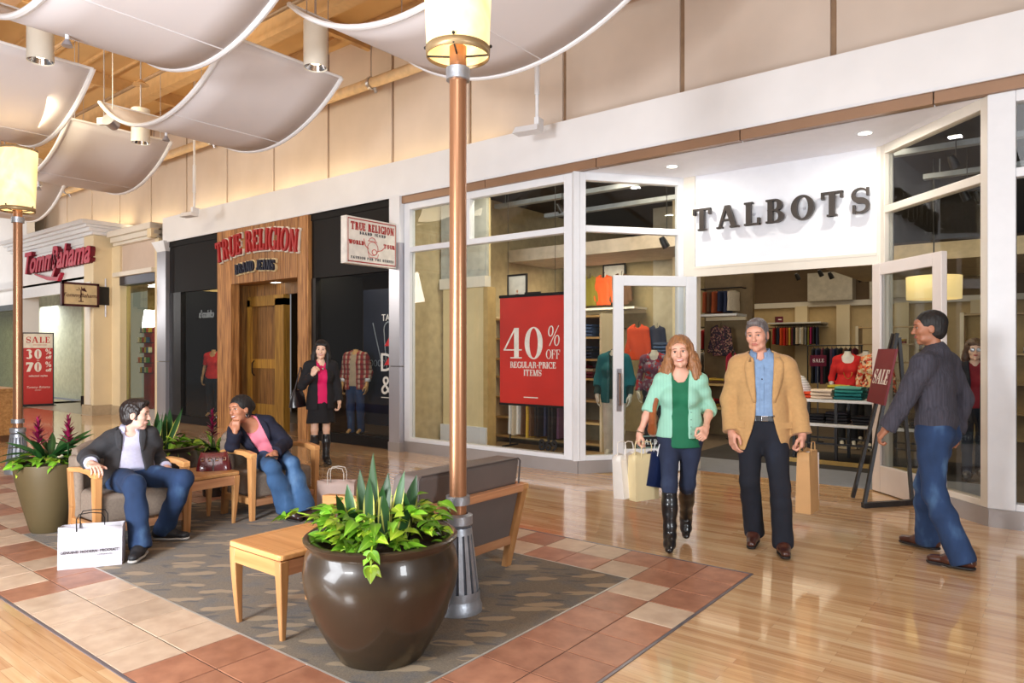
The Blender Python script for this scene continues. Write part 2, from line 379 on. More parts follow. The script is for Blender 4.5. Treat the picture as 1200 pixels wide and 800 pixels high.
# ------------------------------------------------------------------ floor: oak strips, tile border, inlaid carpet
def oak_floor():
    m, nt, b = NT('oak_strip_floor'); tc = N(nt, 'ShaderNodeTexCoord')
    br = N(nt, 'ShaderNodeTexBrick'); br.inputs['Scale'].default_value = 1; br.inputs['Brick Width'].default_value = .92
    br.inputs['Row Height'].default_value = .057; br.inputs['Mortar Size'].default_value = .0007; br.inputs['Bias'].default_value = 0
    br.offset = .41; br.offset_frequency = 2
    br.inputs['Color1'].default_value = (1, 1, 1, 1); br.inputs['Color2'].default_value = (0, 0, 0, 1); br.inputs['Mortar'].default_value = (.3, .3, .3, 1)
    nt.links.new(tc.outputs['Object'], br.inputs[0])
    mp = N(nt, 'ShaderNodeMapping'); mp.inputs['Scale'].default_value = (1.3, 26, 1); nt.links.new(tc.outputs['Object'], mp.inputs[0])
    no = N(nt, 'ShaderNodeTexNoise'); no.inputs['Scale'].default_value = 1.3; no.inputs['Detail'].default_value = 5; no.inputs['Distortion'].default_value = .4
    nt.links.new(mp.outputs[0], no.inputs[0])
    mx = N(nt, 'ShaderNodeMix', data_type='RGBA'); mx.inputs[0].default_value = .66
    nt.links.new(br.outputs[0], mx.inputs[6]); nt.links.new(no.outputs[0], mx.inputs[7])
    r = ramp(nt, [(.16, lin((172, 122, 78))), (.40, lin((206, 162, 116))), (.6, lin((220, 182, 136))), (.85, lin((234, 206, 166)))])
    nt.links.new(mx.outputs[2], r.inputs[0])
    dk = N(nt, 'ShaderNodeMix', data_type='RGBA'); dk.inputs[7].default_value = lin((110, 70, 40)); nt.links.new(r.outputs[0], dk.inputs[6])
    ml = N(nt, 'ShaderNodeMath', operation='MULTIPLY'); ml.inputs[1].default_value = .75; nt.links.new(br.outputs['Fac'], ml.inputs[0]); nt.links.new(ml.outputs[0], dk.inputs[0])
    nt.links.new(dk.outputs[2], b.inputs['Base Color'])
    b.inputs['Roughness'].default_value = .2; b.inputs['Coat Weight'].default_value = .8; b.inputs['Coat Roughness'].default_value = .06
    bp = N(nt, 'ShaderNodeBump'); bp.inputs['Strength'].default_value = .04; bp.inputs['Distance'].default_value = .003
    nt.links.new(no.outputs[0], bp.inputs['Height']); nt.links.new(bp.outputs[0], b.inputs['Normal']); return m
floor = struct(MB().box(-32, 7, -8, 8.64, -.1, 0).build('floor', oak_floor()))
GROUT = M('grout', (70, 58, 54), .9)
bx('grout_bed', GROUT, floor, -11.175, -1.71, 1.49, 4.845, -.004, .0012)
def tile_mat(name, a, b_):
    m, nt, b = NT(name); oi = N(nt, 'ShaderNodeObjectInfo'); tc = N(nt, 'ShaderNodeTexCoord')
    ad = N(nt, 'ShaderNodeVectorMath', operation='ADD'); nt.links.new(tc.outputs['Object'], ad.inputs[0]); nt.links.new(oi.outputs['Location'], ad.inputs[1])
    no = N(nt, 'ShaderNodeTexNoise'); no.inputs['Scale'].default_value = 9; no.inputs['Detail'].default_value = 6; nt.links.new(ad.outputs[0], no.inputs[0])
    r = ramp(nt, [(.32, lin(a)), (.68, lin(b_))]); nt.links.new(no.outputs[0], r.inputs[0])
    hs = N(nt, 'ShaderNodeHueSaturation'); mr = N(nt, 'ShaderNodeMapRange'); mr.inputs['To Min'].default_value = .86; mr.inputs['To Max'].default_value = 1.1
    nt.links.new(oi.outputs['Random'], mr.inputs[0]); nt.links.new(mr.outputs[0], hs.inputs['Value']); nt.links.new(r.outputs[0], hs.inputs['Color']); nt.links.new(hs.outputs[0], b.inputs['Base Color'])
    b.inputs['Roughness'].default_value = .4; return m
TERRA = tile_mat('terracotta_tile', (158, 106, 82), (186, 132, 104)); CRM = tile_mat('cream_tile', (194, 168, 144), (214, 192, 168))
def tile_mesh(mat):
    h, c = .1492, .003
    mb = MB(); mb.add([(-h, -h, 0), (h, -h, 0), (h, h, 0), (-h, h, 0), (-h, -h, .003), (h, -h, .003), (h, h, .003), (-h, h, .003), (-h+c, -h+c, .0048), (h-c, -h+c, .0048), (h-c, h-c, .0048), (-h+c, h-c, .0048)],
        [(0, 1, 5, 4), (1, 2, 6, 5), (2, 3, 7, 6), (3, 0, 4, 7), (4, 5, 9, 8), (5, 6, 10, 9), (6, 7, 11, 10), (7, 4, 8, 11), (8, 9, 10, 11)])
    return mb.mesh('tile', mat)
TM = (tile_mesh(CRM), tile_mesh(TERRA)); P = .305
for i in range(31):            # columns from the right corner going left
    for j in range(11):        # rows from the near edge
        if 2 <= i < 17 and 2 <= j < 9: continue
        if i < 2:
            if j >= 9: t = 1
            elif j == 8: t = (0 if i == 1 else 1)
            elif j == 7: t = (0 if i == 0 else 1)
            else: t = 1
        elif j >= 9: t = (i+j) % 2 if i > 3 else (0 if (i, j) in ((2, 9), (3, 10)) else 1)
        elif j < 2 and i < 17:
            x = -1.715-P*(i+.5)
            if x > -3.5: t = 1
            elif x > -5.0: t = 0
            else: t = 0 if ((i-11) % 3 == 2) ^ (j == 0 and i % 2 == 0) else 1
        else: t = [1, 0, 0, 1, 0, 1, 0][(i*3+j*5+(i*j) % 4) % 7]
        ob('tile', TM[t], floor, (-1.715-P*(i+.5), 1.49+P*(j+.5), 0))
def carpet_mat():
    m, nt, b = NT('patterned_carpet'); tc = N(nt, 'ShaderNodeTexCoord')
    base = N(nt, 'ShaderNodeTexNoise'); base.inputs['Scale'].default_value = 130; base.inputs['Detail'].default_value = 3; nt.links.new(tc.outputs['Object'], base.inputs[0])
    big = N(nt, 'ShaderNodeTexNoise'); big.inputs['Scale'].default_value = 6; nt.links.new(tc.outputs['Object'], big.inputs[0])
    r = ramp(nt, [(.3, lin((66, 58, 46))), (.5, lin((104, 90, 70))), (.7, lin((132, 114, 90)))]); nt.links.new(base.outputs[0], r.inputs[0])
    r2 = ramp(nt, [(.34, lin((88, 86, 86))), (.52, lin((114, 96, 70)))]); nt.links.new(big.outputs[0], r2.inputs[0])
    m0 = N(nt, 'ShaderNodeMix', data_type='RGBA'); m0.inputs[0].default_value = .5; nt.links.new(r.outputs[0], m0.inputs[6]); nt.links.new(r2.outputs[0], m0.inputs[7])
    col = m0.outputs[2]
    def layer(col, scale, rot, off, thr, c, fac):
        mp = N(nt, 'ShaderNodeMapping'); mp.vector_type = 'TEXTURE'; mp.inputs['Scale'].default_value = [1/q for q in scale]; mp.inputs['Rotation'].default_value = (0, 0, R(rot)); mp.inputs['Location'].default_value = off
        wn = N(nt, 'ShaderNodeTexNoise'); wn.inputs['Scale'].default_value = 5; nt.links.new(tc.outputs['Object'], wn.inputs[0]); wa = N(nt, 'ShaderNodeVectorMath', operation='MULTIPLY_ADD'); wa.inputs[1].default_value = (.10, .10, 0); nt.links.new(wn.outputs[1], wa.inputs[0]); nt.links.new(tc.outputs['Object'], wa.inputs[2]); nt.links.new(wa.outputs[0], mp.inputs[0])
        v = N(nt, 'ShaderNodeTexVoronoi'); v.inputs['Scale'].default_value = 1; v.inputs['Randomness'].default_value = .9; v.voronoi_dimensions = '2D'
        nt.links.new(mp.outputs[0], v.inputs[0])
        lt = ramp(nt, [(thr-.03, (fac, fac, fac, 1)), (thr, (0, 0, 0, 1))]); nt.links.new(v.outputs['Distance'], lt.inputs[0])
        mx = N(nt, 'ShaderNodeMix', data_type='RGBA'); mx.inputs[7].default_value = lin(c); nt.links.new(col, mx.inputs[6]); nt.links.new(lt.outputs[0], mx.inputs[0]); return mx.outputs[2]
    col = layer(col, (2.0, 6.6, 1), 40, (0, 0, 0), .25, (164, 140, 106), .8)
    col = layer(col, (2.4, 10, 1), 30, (.4, .3, 0), .17, (56, 54, 56), .7)
    nt.links.new(col, b.inputs['Base Color']); b.inputs['Roughness'].default_value = .95; b.inputs['Sheen Weight'].default_value = .15
    bp = N(nt, 'ShaderNodeBump'); bp.inputs['Strength'].default_value = .5; bp.inputs['Distance'].default_value = .004; nt.links.new(base.outputs[0], bp.inputs['Height']); nt.links.new(bp.outputs[0], b.inputs['Normal'])
    return m
cm = MB().grid(lambda u, v: (-6.895+u*4.56, 2.105+v*2.125, .005), 2, 2).build('carpet_inlay', carpet_mat(), floor)
EDGE = M('edge_strip', (196, 192, 184), .4, metal=.3); EDGEO = M('edge_strip_outer', (128, 122, 130), .35, metal=.5)
for n_, mt, b_ in (('edge_strip', EDGE, (-6.9, -2.325, 2.094, 2.106)), ('edge_strip', EDGE, (-2.335, -2.323, 2.1, 4.235)), ('edge_strip', EDGE, (-6.9, -2.325, 4.229, 4.241)),
                   ('outer_edge_strip', EDGEO, (-11.175, -1.70, 1.474, 1.49)), ('outer_edge_strip', EDGEO, (-1.714, -1.698, 1.49, 4.86)), ('outer_edge_strip', EDGEO, (-11.175, -1.70, 4.845, 4.861))):
    bx(n_, mt, floor, *b_, -.002, .0052)
bx('purple_runner', M('purple_carpet', (74, 58, 100), .95, bump=.3), floor, -16.5, -12.4, 1.6, 3.4, 0, .004)

# ------------------------------------------------------------------ upper wall, ceiling deck
YF = 7.46
wall_back = struct(MB().box(-32, 7, 8.02, 8.25, 4.41, 7.0).build('wall_back', SEAM))
for k in range(-3, 18):
    x1 = -1.938-1.72*k
    bx('wall_panel', BEIGE, wall_back, x1-1.72+.03, x1-.03, 7.985, 8.03, 4.41, 6.98, .008)
DECK = M('ceiling_deck', (208, 168, 116), .8, var=.1, scale=.7); JOIST = M('joist_tan', (204, 164, 114), .7, var=.08); JDK = M('joist_dark', (96, 70, 50), .7)
ceiling = struct(MB().box(-32, 7, -8, 8.3, 6.95, 7.05).build('ceiling', DECK))
for k in range(14): bx('joist', JOIST, ceiling, -31+2.7*k-.05, -31+2.7*k+.05, -8, 8.0, 6.7, 6.95)
for y in (-3, .4, 3.3, 6.2): bx('girder', JDK if y == 3.3 else JOIST, ceiling, -32, 7, y-.09, y+.09, 6.3, 6.66)
for k in range(30): bx('deck_rib', JOIST, ceiling, -32, 7, -7.8+.55*k, -7.76+.55*k, 6.9, 6.95)
pp = thing('sprinkler_pipe', 'tan horizontal pipe with clamps high along the beige upper wall', 'pipe', (0, 7.72, 5.98))
PT = M('pipe_tan', (216, 186, 148), .5)
MB().tube([(-30, 0, 0), (6, 0, 0)], .085, 12).build('pipe_run', PT, pp, smooth=True)
for k in range(12):
    x = -1.4-2.55*k; MB().tube([(x-.03, 0, 0), (x+.03, 0, 0)], .105, 12).tube([(x, 0, .09), (x, 0, .9)], .01, 6).tube([(x+.07, .02, -.08), (x+.07, .05, -.16)], .03, 8).build('pipe_clamp', STEEL, pp, smooth=True)
cd = ceiling
for y, z in ((5.6, 6.2), (4.2, 6.25)): MB().tube([(-30, y, z), (6, y, z)], .03, 8).build('conduit_run', M('conduit_grey', (150, 120, 90), .5), cd, smooth=True)

# ------------------------------------------------------------------ fascia over the shop fronts (cove behind its top edge)
trim_1 = sroot('trim_1')
bx('fascia_board', WHITE, trim_1, -15.6, 7, YF-.06, YF+.04, 3.92, 4.455)
bx('fascia_top', WHITE, trim_1, -15.6, 7, YF+.04, 8.0, 4.36, 4.40)
bx('fascia_lip', TRIMW, trim_1, -15.6, 7, YF-.075, YF-.055, 3.905, 3.935)
for k in range(7): bx('bronze_strip', BRONZE, trim_1, -8.1+1.79*k, -8.1+1.79*(k+1)-.012, YF-.04, YF+.06, 3.80, 3.92)
bx('soffit_back', BLACK, trim_1, -15.6, -8.18, YF-.02, YF+.1, 3.8, 3.93)
for k, (x0, x1, e) in enumerate(((-15.4, -12.6, 12), (-12.4, -9.6, 12), (-9.5, -6.4, 9), (-23.0, -18.3, 26), (-18.0, -15.9, 8))):
    l = area('cove_light', ((x0+x1)/2, 7.75, 4.46 if x0 > -17 else (4.68 if x0 < -20 else 4.46)), ((x0+x1)/2, 7.86, 6), x1-x0, e, (1, .78, .42), .1)

# ------------------------------------------------------------------ corner shop: bay windows, angled entrance, doors
def mull(parent, boxes, mat=TRIMW, name='mullion', bev=.006):
    for b_ in boxes: bx(name, mat, parent, *b_, bev)
ZP, ZB, ZT0, ZT1, ZG, ZC = .16, .22, 3.05, 3.13, 3.70, 3.80
window_1 = sroot('window_1', (0, YF, 0))
bx('plinth', PLINTH, window_1, -8.0, -4.82, -.005, .14, 0, ZP)
mull(window_1, [(-7.98, -7.86, 0, .12, ZP, ZC), (-6.72, -6.64, .005, .11, ZT1, ZG), (-5.03, -4.80, 0, .12, ZP, ZC),
                (-7.86, -5.03, .002, .115, ZP, ZB), (-7.86, -5.03, .002, .115, ZT0, ZT1), (-7.86, -5.03, .002, .115, ZG, ZC)])
for x0, x1, z0, z1 in ((-7.86, -6.52, ZB, ZT0), (-6.515, -5.03, ZB, ZT0), (-7.86, -6.72, ZT1, ZG), (-6.64, -5.03, ZT1, ZG)): bx('pane', GLASS, window_1, x0, x1, .06, .07, z0, z1)
put(sans('869', .2, .003, off=.006), 'street_number', M('number_black', (18, 18, 20), .5), window_1, (-5.31, .05, .245))
window_2 = sroot('window_2', (-4.81, YF, 0), math.atan2(1.16, .91)); L2 = 1.474
window_3 = sroot('window_3', (-1.62, 8.62, 0), math.atan2(-1.16, 1.09)); L3 = 1.592
CRMF = M('frame_cream', (222, 214, 200), .4, var=.02)
for wn, L, fm in ((window_2, L2, TRIMW), (window_3, L3, CRMF)):
    bx('plinth', PLINTH, wn, 0, L, -.005, .12, 0, ZP)
    mull(wn, [(0, .1, 0, .1, ZP, ZC), (L-.1, L, 0, .1, ZP, ZC), (.1, L-.1, .002, .1, ZP, ZB), (.1, L-.1, .002, .1, ZT0, ZT1), (.1, L-.1, .002, .1, ZG, ZC)], fm)
    bx('pane', GLASS, wn, .1, L-.1, .05, .06, ZB, ZT0); bx('pane', GLASS, wn, .1, L-.1, .05, .06, ZT1, ZG)
bx('corner_post', TRIMW, window_2, -.06, .02, 0, .1, ZP, ZC)
window_4 = sroot('window_4', (0, YF, 0))
bx('plinth', PLINTH, window_4, -.53, 5, -.005, .14, 0, ZP)
mull(window_4, [(-.54, -.335, 0, .14, ZP, ZC), (-.335, 5, .002, .115, ZP, ZB), (-.335, 5, .002, .115, ZT0, ZT1), (-.335, 5, .002, .115, ZG, ZC), (1.6, 1.68, .002, .115, ZB, ZG)])
for z0, z1 in ((ZB, ZT0), (ZT1, ZG)):
    for x0, x1 in ((-.335, 1.6), (1.68, 5)): bx('pane', GLASS, window_4, x0, x1, .06, .07, z0, z1)
wall_entrance = struct(MB().box(-4.02, -1.5, 8.62, 8.78, 2.56, 3.8).build('wall_entrance', M('sign_wall', (232, 234, 240), .5, var=.02)))
for b_ in ((-3.78, -1.62, 8.59, 8.63, 2.50, 2.60), (-4.02, -3.76, 8.6, 8.78, 0, 3.8), (-1.64, -1.52, 8.6, 8.78, 0, 3.8), (-3.76, -1.64, 8.585, 8.63, 2.60, 2.63)): bx('casing', CRMF, wall_entrance, *b_)
alc = struct(MB().prism([(-4.81, 7.5), (-.53, 7.5), (-1.55, 8.65), (-3.95, 8.65)], 3.8, 3.86).build('ceiling_entrance', M('alcove_white', (240, 241, 248), .6, var=.02)))
for x, y in ((-3.78, 7.97), (-1.63, 7.98)):
    d_ = thing('downlight', 'round recessed downlight in the white entrance soffit, '+('left of the sign lettering' if x < -3 else 'right of the sign lettering'), 'light', (x, y, 3.8), 0, 'entrance soffit downlights')
    MB().lathe([(.065, -.006), (.085, -.008), (.085, 0), (.06, .0), (.065, -.006)], 24).build('trim_ring', TRIMW, d_, smooth=True)
    MB().cyl((0, 0), .063, -.003, .0, 24).build('lens', LIGHTW, d_); area('downlight_beam', (x, y, 3.785), (x, y, 0), .12, 14, (1, .95, .86))
lt = thing('sign_lettering', 'dark bronze serif letters spelling TALBOTS on the white entrance wall', 'sign', (-2.725, 8.62, 3.075))
LB = M('letter_bronze', (62, 54, 48), .45, metal=.3); ad_ = 0; runs = []
for ch in 'TALBOTS':
    q, a = glyph(ch, .2, .075, .075); runs.append((ch, ad_, a)); ad_ += a+.22
tot = ad_-.22; S_ = .28; kx = 2.07/(tot*S_)
for ch, x0, a in runs:
    mb, wd = didone(ch, S_, .028, .2, .075, sf=.075, align='LEFT', xs=kx)
    mb.build('letter', LB, lt, ((x0-tot/2)*S_*kx, -.075, 0), (R(90), 0, 0))
    MB().box(-.01, .01, -.05, 0, -.01, .01).build('letter_stud', STEEL, lt, ((x0+a/2-tot/2)*S_*kx, 0, .14))
def door(name, hx, hy, ang, W, sgn, col, plaque=False):
    d = sroot(name, (hx, hy, 0), ang)          # local x runs from hinge to free edge
    H_ = 2.5
    mull(d, [(0, .14, -.03, .03, .012, H_), (W-.13, W, -.03, .03, .012, H_), (.14, W-.13, -.03, .03, H_-.13, H_), (.14, W-.13, -.03, .03, .012, .30)], col, 'door_rail')
    bx('pane', GLASS, d, .14, W-.13, -.006, .006, .30, H_-.13)
    for s_ in (-1, 1):
        y = s_*.03
        h = bx('handle_plate', STEEL, d, W-.10, W-.035, y-.004, y+.004, .78, 1.32)
        MB().tube([(W-.065, y+s_*.002, .86), (W-.065, y+s_*.05, .86), (W-.065, y+s_*.05, 1.26), (W-.065, y+s_*.002, 1.26)], .012, 8).build('handle', M('handle_bronze', (110, 80, 62), .3, metal=.7), d, smooth=True)
    return d
# left leaf swung open towards the hall, right leaf likewise
door_1 = door('door_1', -3.74, 8.585, math.atan2(-.84, -.80), 1.10, 1, TRIMW)
pq = MB().box(-.24, .24, -.012, -.006, 0, .155).build('plaque', M('plaque_dark', (24, 26, 30), .3), door_1, (.55, .0, .31), (0, 0, R(180)))
fr = MB()
for b_ in ((-.24, .24, -.014, -.012, 0, .012), (-.24, .24, -.014, -.012, .143, .155), (-.24, -.228, -.014, -.012, 0, .155), (.228, .24, -.014, -.012, 0, .155)): fr.box(*b_)
fr.build('plaque_border', M('plaque_line', (120, 150, 145), .4), door_1, (.55, 0, .31), (0, 0, R(180)))
mb, wd = didone('TALBOTS', .062, .001, .17, .08, sp=.18); mb.build('plaque_text', M('plaque_white', (215, 225, 222), .4), door_1, (.55, .0145, .355), (R(90), 0, R(180)))
door_2 = door('door_2', -1.66, 8.60, math.atan2(-.74, .72), 1.08, -1, M('door_cream', (228, 218, 212), .35, var=.02))
# reach of the shop: floor, walls, dark ceiling
shop_floor = struct(MB().box(-8.2, 5, 8.64, 20.4, -.1, .001).build('floor_shop', M('shop_carpet', (96, 82, 66), .9, bump=.2)))
bx('threshold_tile', M('threshold_grey', (128, 132, 140), .35, var=.1), shop_floor, -4.6, -.7, 8.64, 9.75, -.02, .003)
bx('display_floor', M('display_wood', (168, 138, 96), .5), shop_floor, -8.0, -4.0, 7.62, 9.3, -.02, .002)
bx('entry_mat', M('entry_mat', (44, 42, 42), .95, bump=.3), shop_floor, -4.4, -.9, 9.75, 11.4, -.02, .006)
WARM = M('shop_wall_warm', (198, 172, 126), .7, var=.05); UMB = M('shop_wall_umber', (104, 84, 62), .8, var=.05)
wall_shop = struct(MB().box(-9.2, 5, 20, 20.2, 0, 4.27).build('wall_shop', UMB))
bx('wainscot', WARM, wall_shop, -9, 5, 19.93, 20.0, 0, 2.75); bx('cornice', CRMF, wall_shop, -9, 5, 19.8, 20.0, 2.72, 2.86)
for x in (-8.9, -7.35, -5.6, -4.55, -3.2, -1.6, .2): bx('pilaster', CREAM, wall_shop, x-.16, x+.16, 19.72, 19.95, 0, 2.74)
bx('white_bulkhead', M('bulkhead', (190, 182, 168), .7), wall_shop, -5.4, -4.3, 19.6, 20, 2.86, 3.6)
bx('white_bulkhead', MATS['bulkhead'], wall_shop, -3.9, -2.7, 19.6, 20, 2.86, 3.45)
struct(MB().box(-8.3, -8.15, 7.6, 20, 0, 4.27).build('wall_shop_left', M('shop_wall_left', (196, 178, 140), .7)))
struct(MB().box(4.9, 5.05, 7.6, 20, 0, 4.27).build('wall_shop_right', UMB))
struct(MB().box(-8.3, 5.05, 7.62, 20.2, 4.27, 4.34).build('ceiling_shop', M('shop_ceiling', (40, 40, 44), .8)))
# partition behind the bay window (cream wall panel with a white crown) and side wall of the display
wpt = struct(MB().box(-8.1, -7.2, 8.45, 8.6, 0, 4.26).build('wall_partition', M('partition_cream', (226, 206, 160), .6, var=.03)))
bx('upper_panel', M('partition_grey', (176, 176, 168), .6), wpt, -8.1, -7.12, 8.40, 8.46, 2.72, 4.26)
bx('crown', CRMF, wpt, -8.1, -7.12, 8.36, 8.5, 2.55, 2.72); bx('skirting', TRIMW, wpt, -8.1, -7.12, 8.38, 8.46, 0, .34)
bx('end_panel', M('partition_tan', (190, 160, 104), .6), wpt, -7.2, -7.11, 8.42, 8.62, 0, 2.55)
wsh = struct(MB().box(-8.1, -5.35, 12.0, 12.12, 0, 3.2).build('wall_shelving', M('shelving_back', (168, 150, 112), .7)))
bx('fin', M('fin_grey', (186, 178, 160), .6), wsh, -6.05, -5.35, 11.95, 12.02, 0, 4.2)
bx('fin', CREAM, wsh, -5.4, -5.28, 11.4, 12.05, 0, 4.2)
sof = struct(MB().box(-3.4, .8, 13.2, 16.5, 3.02, 3.3).build('ceiling_soffit', M('soffit_cream', (226, 206, 168), .7)))
struct(MB().box(-8.1, -2.6, 10.2, 11.6, 3.18, 3.4).build('ceiling_soffit_left', M('soffit_pale', (200, 186, 170), .7)))
for i, (x, y, z, e, s) in enumerate(((-6.6, 10.9, 3.15, 70, 1.2), (-4.8, 9.4, 4.2, 56, 1.2), (-2.6, 10.4, 4.2, 62, 2.0), (-5.2, 14, 4.2, 46, 3), (-5.8, 17.6, 4.2, 56, 3.4), (-3.0, 17.6, 4.2, 22, 2.4), (.6, 11, 4.2, 3, 1.5), (-.8, 13.2, 4.2, 4, 1.5))):
    area('shop_lamp', (x, y, z), (x, y+.3, 0), s, e, (1, .84, .6))
area('display_light', (-6.4, 8.0, 4.2), (-6.2, 8.5, 0), .6, 38, (1, .9, .68), .3)
# suspended strip fixtures under the dark ceiling and drum pendant
GREYF = M('fixture_grey', (170, 178, 186), .5)
for i, (x0, x1, y, z, ry) in enumerate(((-7.9, -4.7, 9.6, 4.05, 0), (-7.4, -4.2, 10.4, 3.95, 0), (-4.6, -2.9, 9.7, 4.15, 0), (-2.4, .6, 10.4, 4.1, 0), (-1.6, 1.6, 11.6, 4.0, 0), (-.3, 2.4, 8.9, 3.98, 0))):
    f_ = thing('strip_fixture', ['pale strip fixture hung behind the left bay transom, front one', 'pale strip fixture hung behind the left bay transom, rear one', 'pale strip fixture over the left angled window',
        'pale strip fixture high behind the right angled window, nearer one', 'pale strip fixture high behind the right angled window, farther one', 'pale strip fixture behind the far right bay window'][i], 'light fixture', (0, 0, 0), 0, 'strip fixtures under the dark shop ceiling')
    bx('housing', GREYF, f_, x0, x1, y-.06, y+.06, z, z+.07)
    for x in (x0+.2, x1-.2): MB().tube([(x, y, z+.07), (x, y, 4.27)], .008, 6).build('hanger', GREYF, f_)
dp = thing('drum_pendant', 'cream drum shade lamp hanging inside the shop behind the right door', 'lamp', (-1.47, 11.57, 2.28))
MB().lathe([(.34, 0), (.345, .32)], 32).build('drum_shade', EM('drum_glow', (255, 222, 150), .75), dp, smooth=True, solid=.008)
MB().tube([(0, 0, .3), (0, 0, 1.99)], .01, 6).build('cord', DARK, dp)
MB().tube([(-.33, 0, .3), (.33, 0, .3)], .006, 6).build('shade_spider', DARK, dp)
for i, (x, y, z) in enumerate(((-5.02, 17.5, 3.25), (-4.5, 17.5, 3.3), (-4.2, 17.2, 3.2), (-3.55, 17, 3.08), (-3.3, 17, 3.15), (-3.9, 14.5, 3.32), (-1.05, 10.1, 3.78), (-1.0, 10.8, 3.5), (-.85, 10.8, 3.45), (-.62, 10.2, 3.02), (-6.3, 9.3, 3.75), (-4.0, 9.25, 3.72), (-4.35, 9.0, 2.98))):
    s_ = thing('track_spotlight', 'lit track spotlight '+['first from the left through the doorway', 'second from the left through the doorway', 'third from the left through the doorway', 'fourth from the left through the doorway', 'fifth from the left through the doorway', 'nearest the door header', 'highest behind the right angled window', 'second highest behind the right angled window', 'third behind the right angled window', 'lowest, beside the right corner post', 'behind the bay transom, left', 'behind the left angled transom', 'below the left soffit by the door frame'][i], 'light', (x, y, z), 0, 'track spotlights in the shop')
    tl = Euler((R(24), R(-20), 0)).to_matrix().to_4x4()
    MB().lathe([(.035, .16), (.05, .1), (.055, 0)], 14, cap0=True).xf(tl).build('head', DARK, s_, smooth=True)
    MB().cyl((0, 0), .05, .004, .01, 14).xf(tl).build('lamp_face', EM('spot_glow', (255, 228, 170), 6), s_)
    MB().tube([(0, 0, .15), (0, 0, 4.27-z)], .006, 6).build('stem', DARK, s_)

# ------------------------------------------------------------------ steel pilasters between shops
def pilaster(name, x0, x1, cap):
    p_ = sroot(name, (0, YF, 0))
    bx('shaft', STEEL, p_, x0, x1, -.09, .12, 0, 1.30); bx('shaft', STEEL, p_, x0, x1, -.09, .12, 1.312, 3.2 if not cap else 3.72)
    if not cap: bx('upper_shaft', WHITE, p_, x0, x1, -.088, .12, 3.2, 3.92)
    else: MB().hexa([(x0, -.09, 3.72), (x1, -.09, 3.72), (x1, .12, 3.72), (x0, .12, 3.72)], [(x0-.12, -.16, 3.94), (x1+.03, -.16, 3.94), (x1+.03, .12, 3.94), (x0-.12, .12, 3.94)]).build('capital', TRIMW, p_)
    bx('foot', PLINTH, p_, x0-.01, x1+.01, -.10, .12, 0, .14)
pilaster('trim_2', -8.22, -7.99, False); pilaster('trim_3', -15.8, -15.4, True)

# ------------------------------------------------------------------ denim shop: black bays and plank portal
wall_denim = sroot('wall_denim', (0, YF, 0))
for x0, x1 in ((-10.3, -8.22), (-15.4, -13.3)):
    bx('header_panel', BLACK, wall_denim, x0, x1, .0, .12, 2.80, 3.92)
    bx('base_panel', BLACK, wall_denim, x0, x1, 0, .12, 0, .16)
    bx('jamb', DARK, wall_denim, x0, x0+(.12 if x0 > -12 else .5), -.01, .12, .16, 2.8); bx('jamb', DARK, wall_denim, x1-.06, x1, -.01, .12, .16, 2.8)
    bx('pane', GLASS, wall_denim, x0+(.12 if x0 > -12 else .5), x1-.06, .05, .06, .16, 2.8)
    bx('reveal', BLACK, wall_denim, x0-.0, x0+.03, .12, 1.1, 0, 2.9)
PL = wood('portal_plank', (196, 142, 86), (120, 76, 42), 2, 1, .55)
xs = [-13.3]
while xs[-1] < -10.34: xs.append(min(xs[-1]+random.choice((.11, .15, .17, .2)), -10.3))
for a, b_ in zip(xs, xs[1:]):
    zb = 2.84 if (a > -12.95 and b_ < -10.6) else 0
    bx('plank', PL, wall_denim, a+.003, b_-.003, -.07-random.random()*.012, .10, zb, 3.9)
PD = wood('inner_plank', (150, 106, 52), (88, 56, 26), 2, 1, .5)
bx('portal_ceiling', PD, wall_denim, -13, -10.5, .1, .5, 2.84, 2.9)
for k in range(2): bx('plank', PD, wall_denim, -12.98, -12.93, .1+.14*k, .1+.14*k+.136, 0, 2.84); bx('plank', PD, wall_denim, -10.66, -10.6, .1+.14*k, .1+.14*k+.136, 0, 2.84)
YL = wood('golden_wood', (178, 134, 54), (126, 88, 32), 2, .8, .5)
door_3 = sroot('door_3', (-12.9, YF+.42, 0))
bx('jamb', YL, door_3, 0, .1, -.08, .06, 0, 2.55); bx('jamb', YL, door_3, .96, 1.25, -.08, .06, 0, 2.55); bx('lintel', YL, door_3, 0, 1.25, -.08, .06, 2.42, 2.62)
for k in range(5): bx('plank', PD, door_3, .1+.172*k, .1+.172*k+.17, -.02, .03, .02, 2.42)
bx('rail', YL, door_3, .1, .96, -.035, -.015, .25, .5); bx('rail', YL, door_3, .1, .96, -.035, -.015, 1.2, 1.38)
MB().tube([(.18, -.03, 1.05), (.18, -.08, 1.1), (.18, -.08, 1.3), (.18, -.03, 1.35)], .012, 8).build('handle', DARK, door_3, smooth=True)
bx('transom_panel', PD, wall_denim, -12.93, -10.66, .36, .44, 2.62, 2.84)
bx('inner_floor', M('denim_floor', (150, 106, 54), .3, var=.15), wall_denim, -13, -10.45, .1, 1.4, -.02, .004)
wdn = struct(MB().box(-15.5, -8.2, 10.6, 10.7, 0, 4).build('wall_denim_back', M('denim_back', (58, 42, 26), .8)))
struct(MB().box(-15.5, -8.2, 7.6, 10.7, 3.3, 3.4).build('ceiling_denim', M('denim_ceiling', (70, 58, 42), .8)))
struct(MB().box(-15.5, -8.2, 7.6, 10.7, -.1, .0).build('floor_denim', M('denim_floor2', (88, 70, 48), .5)))
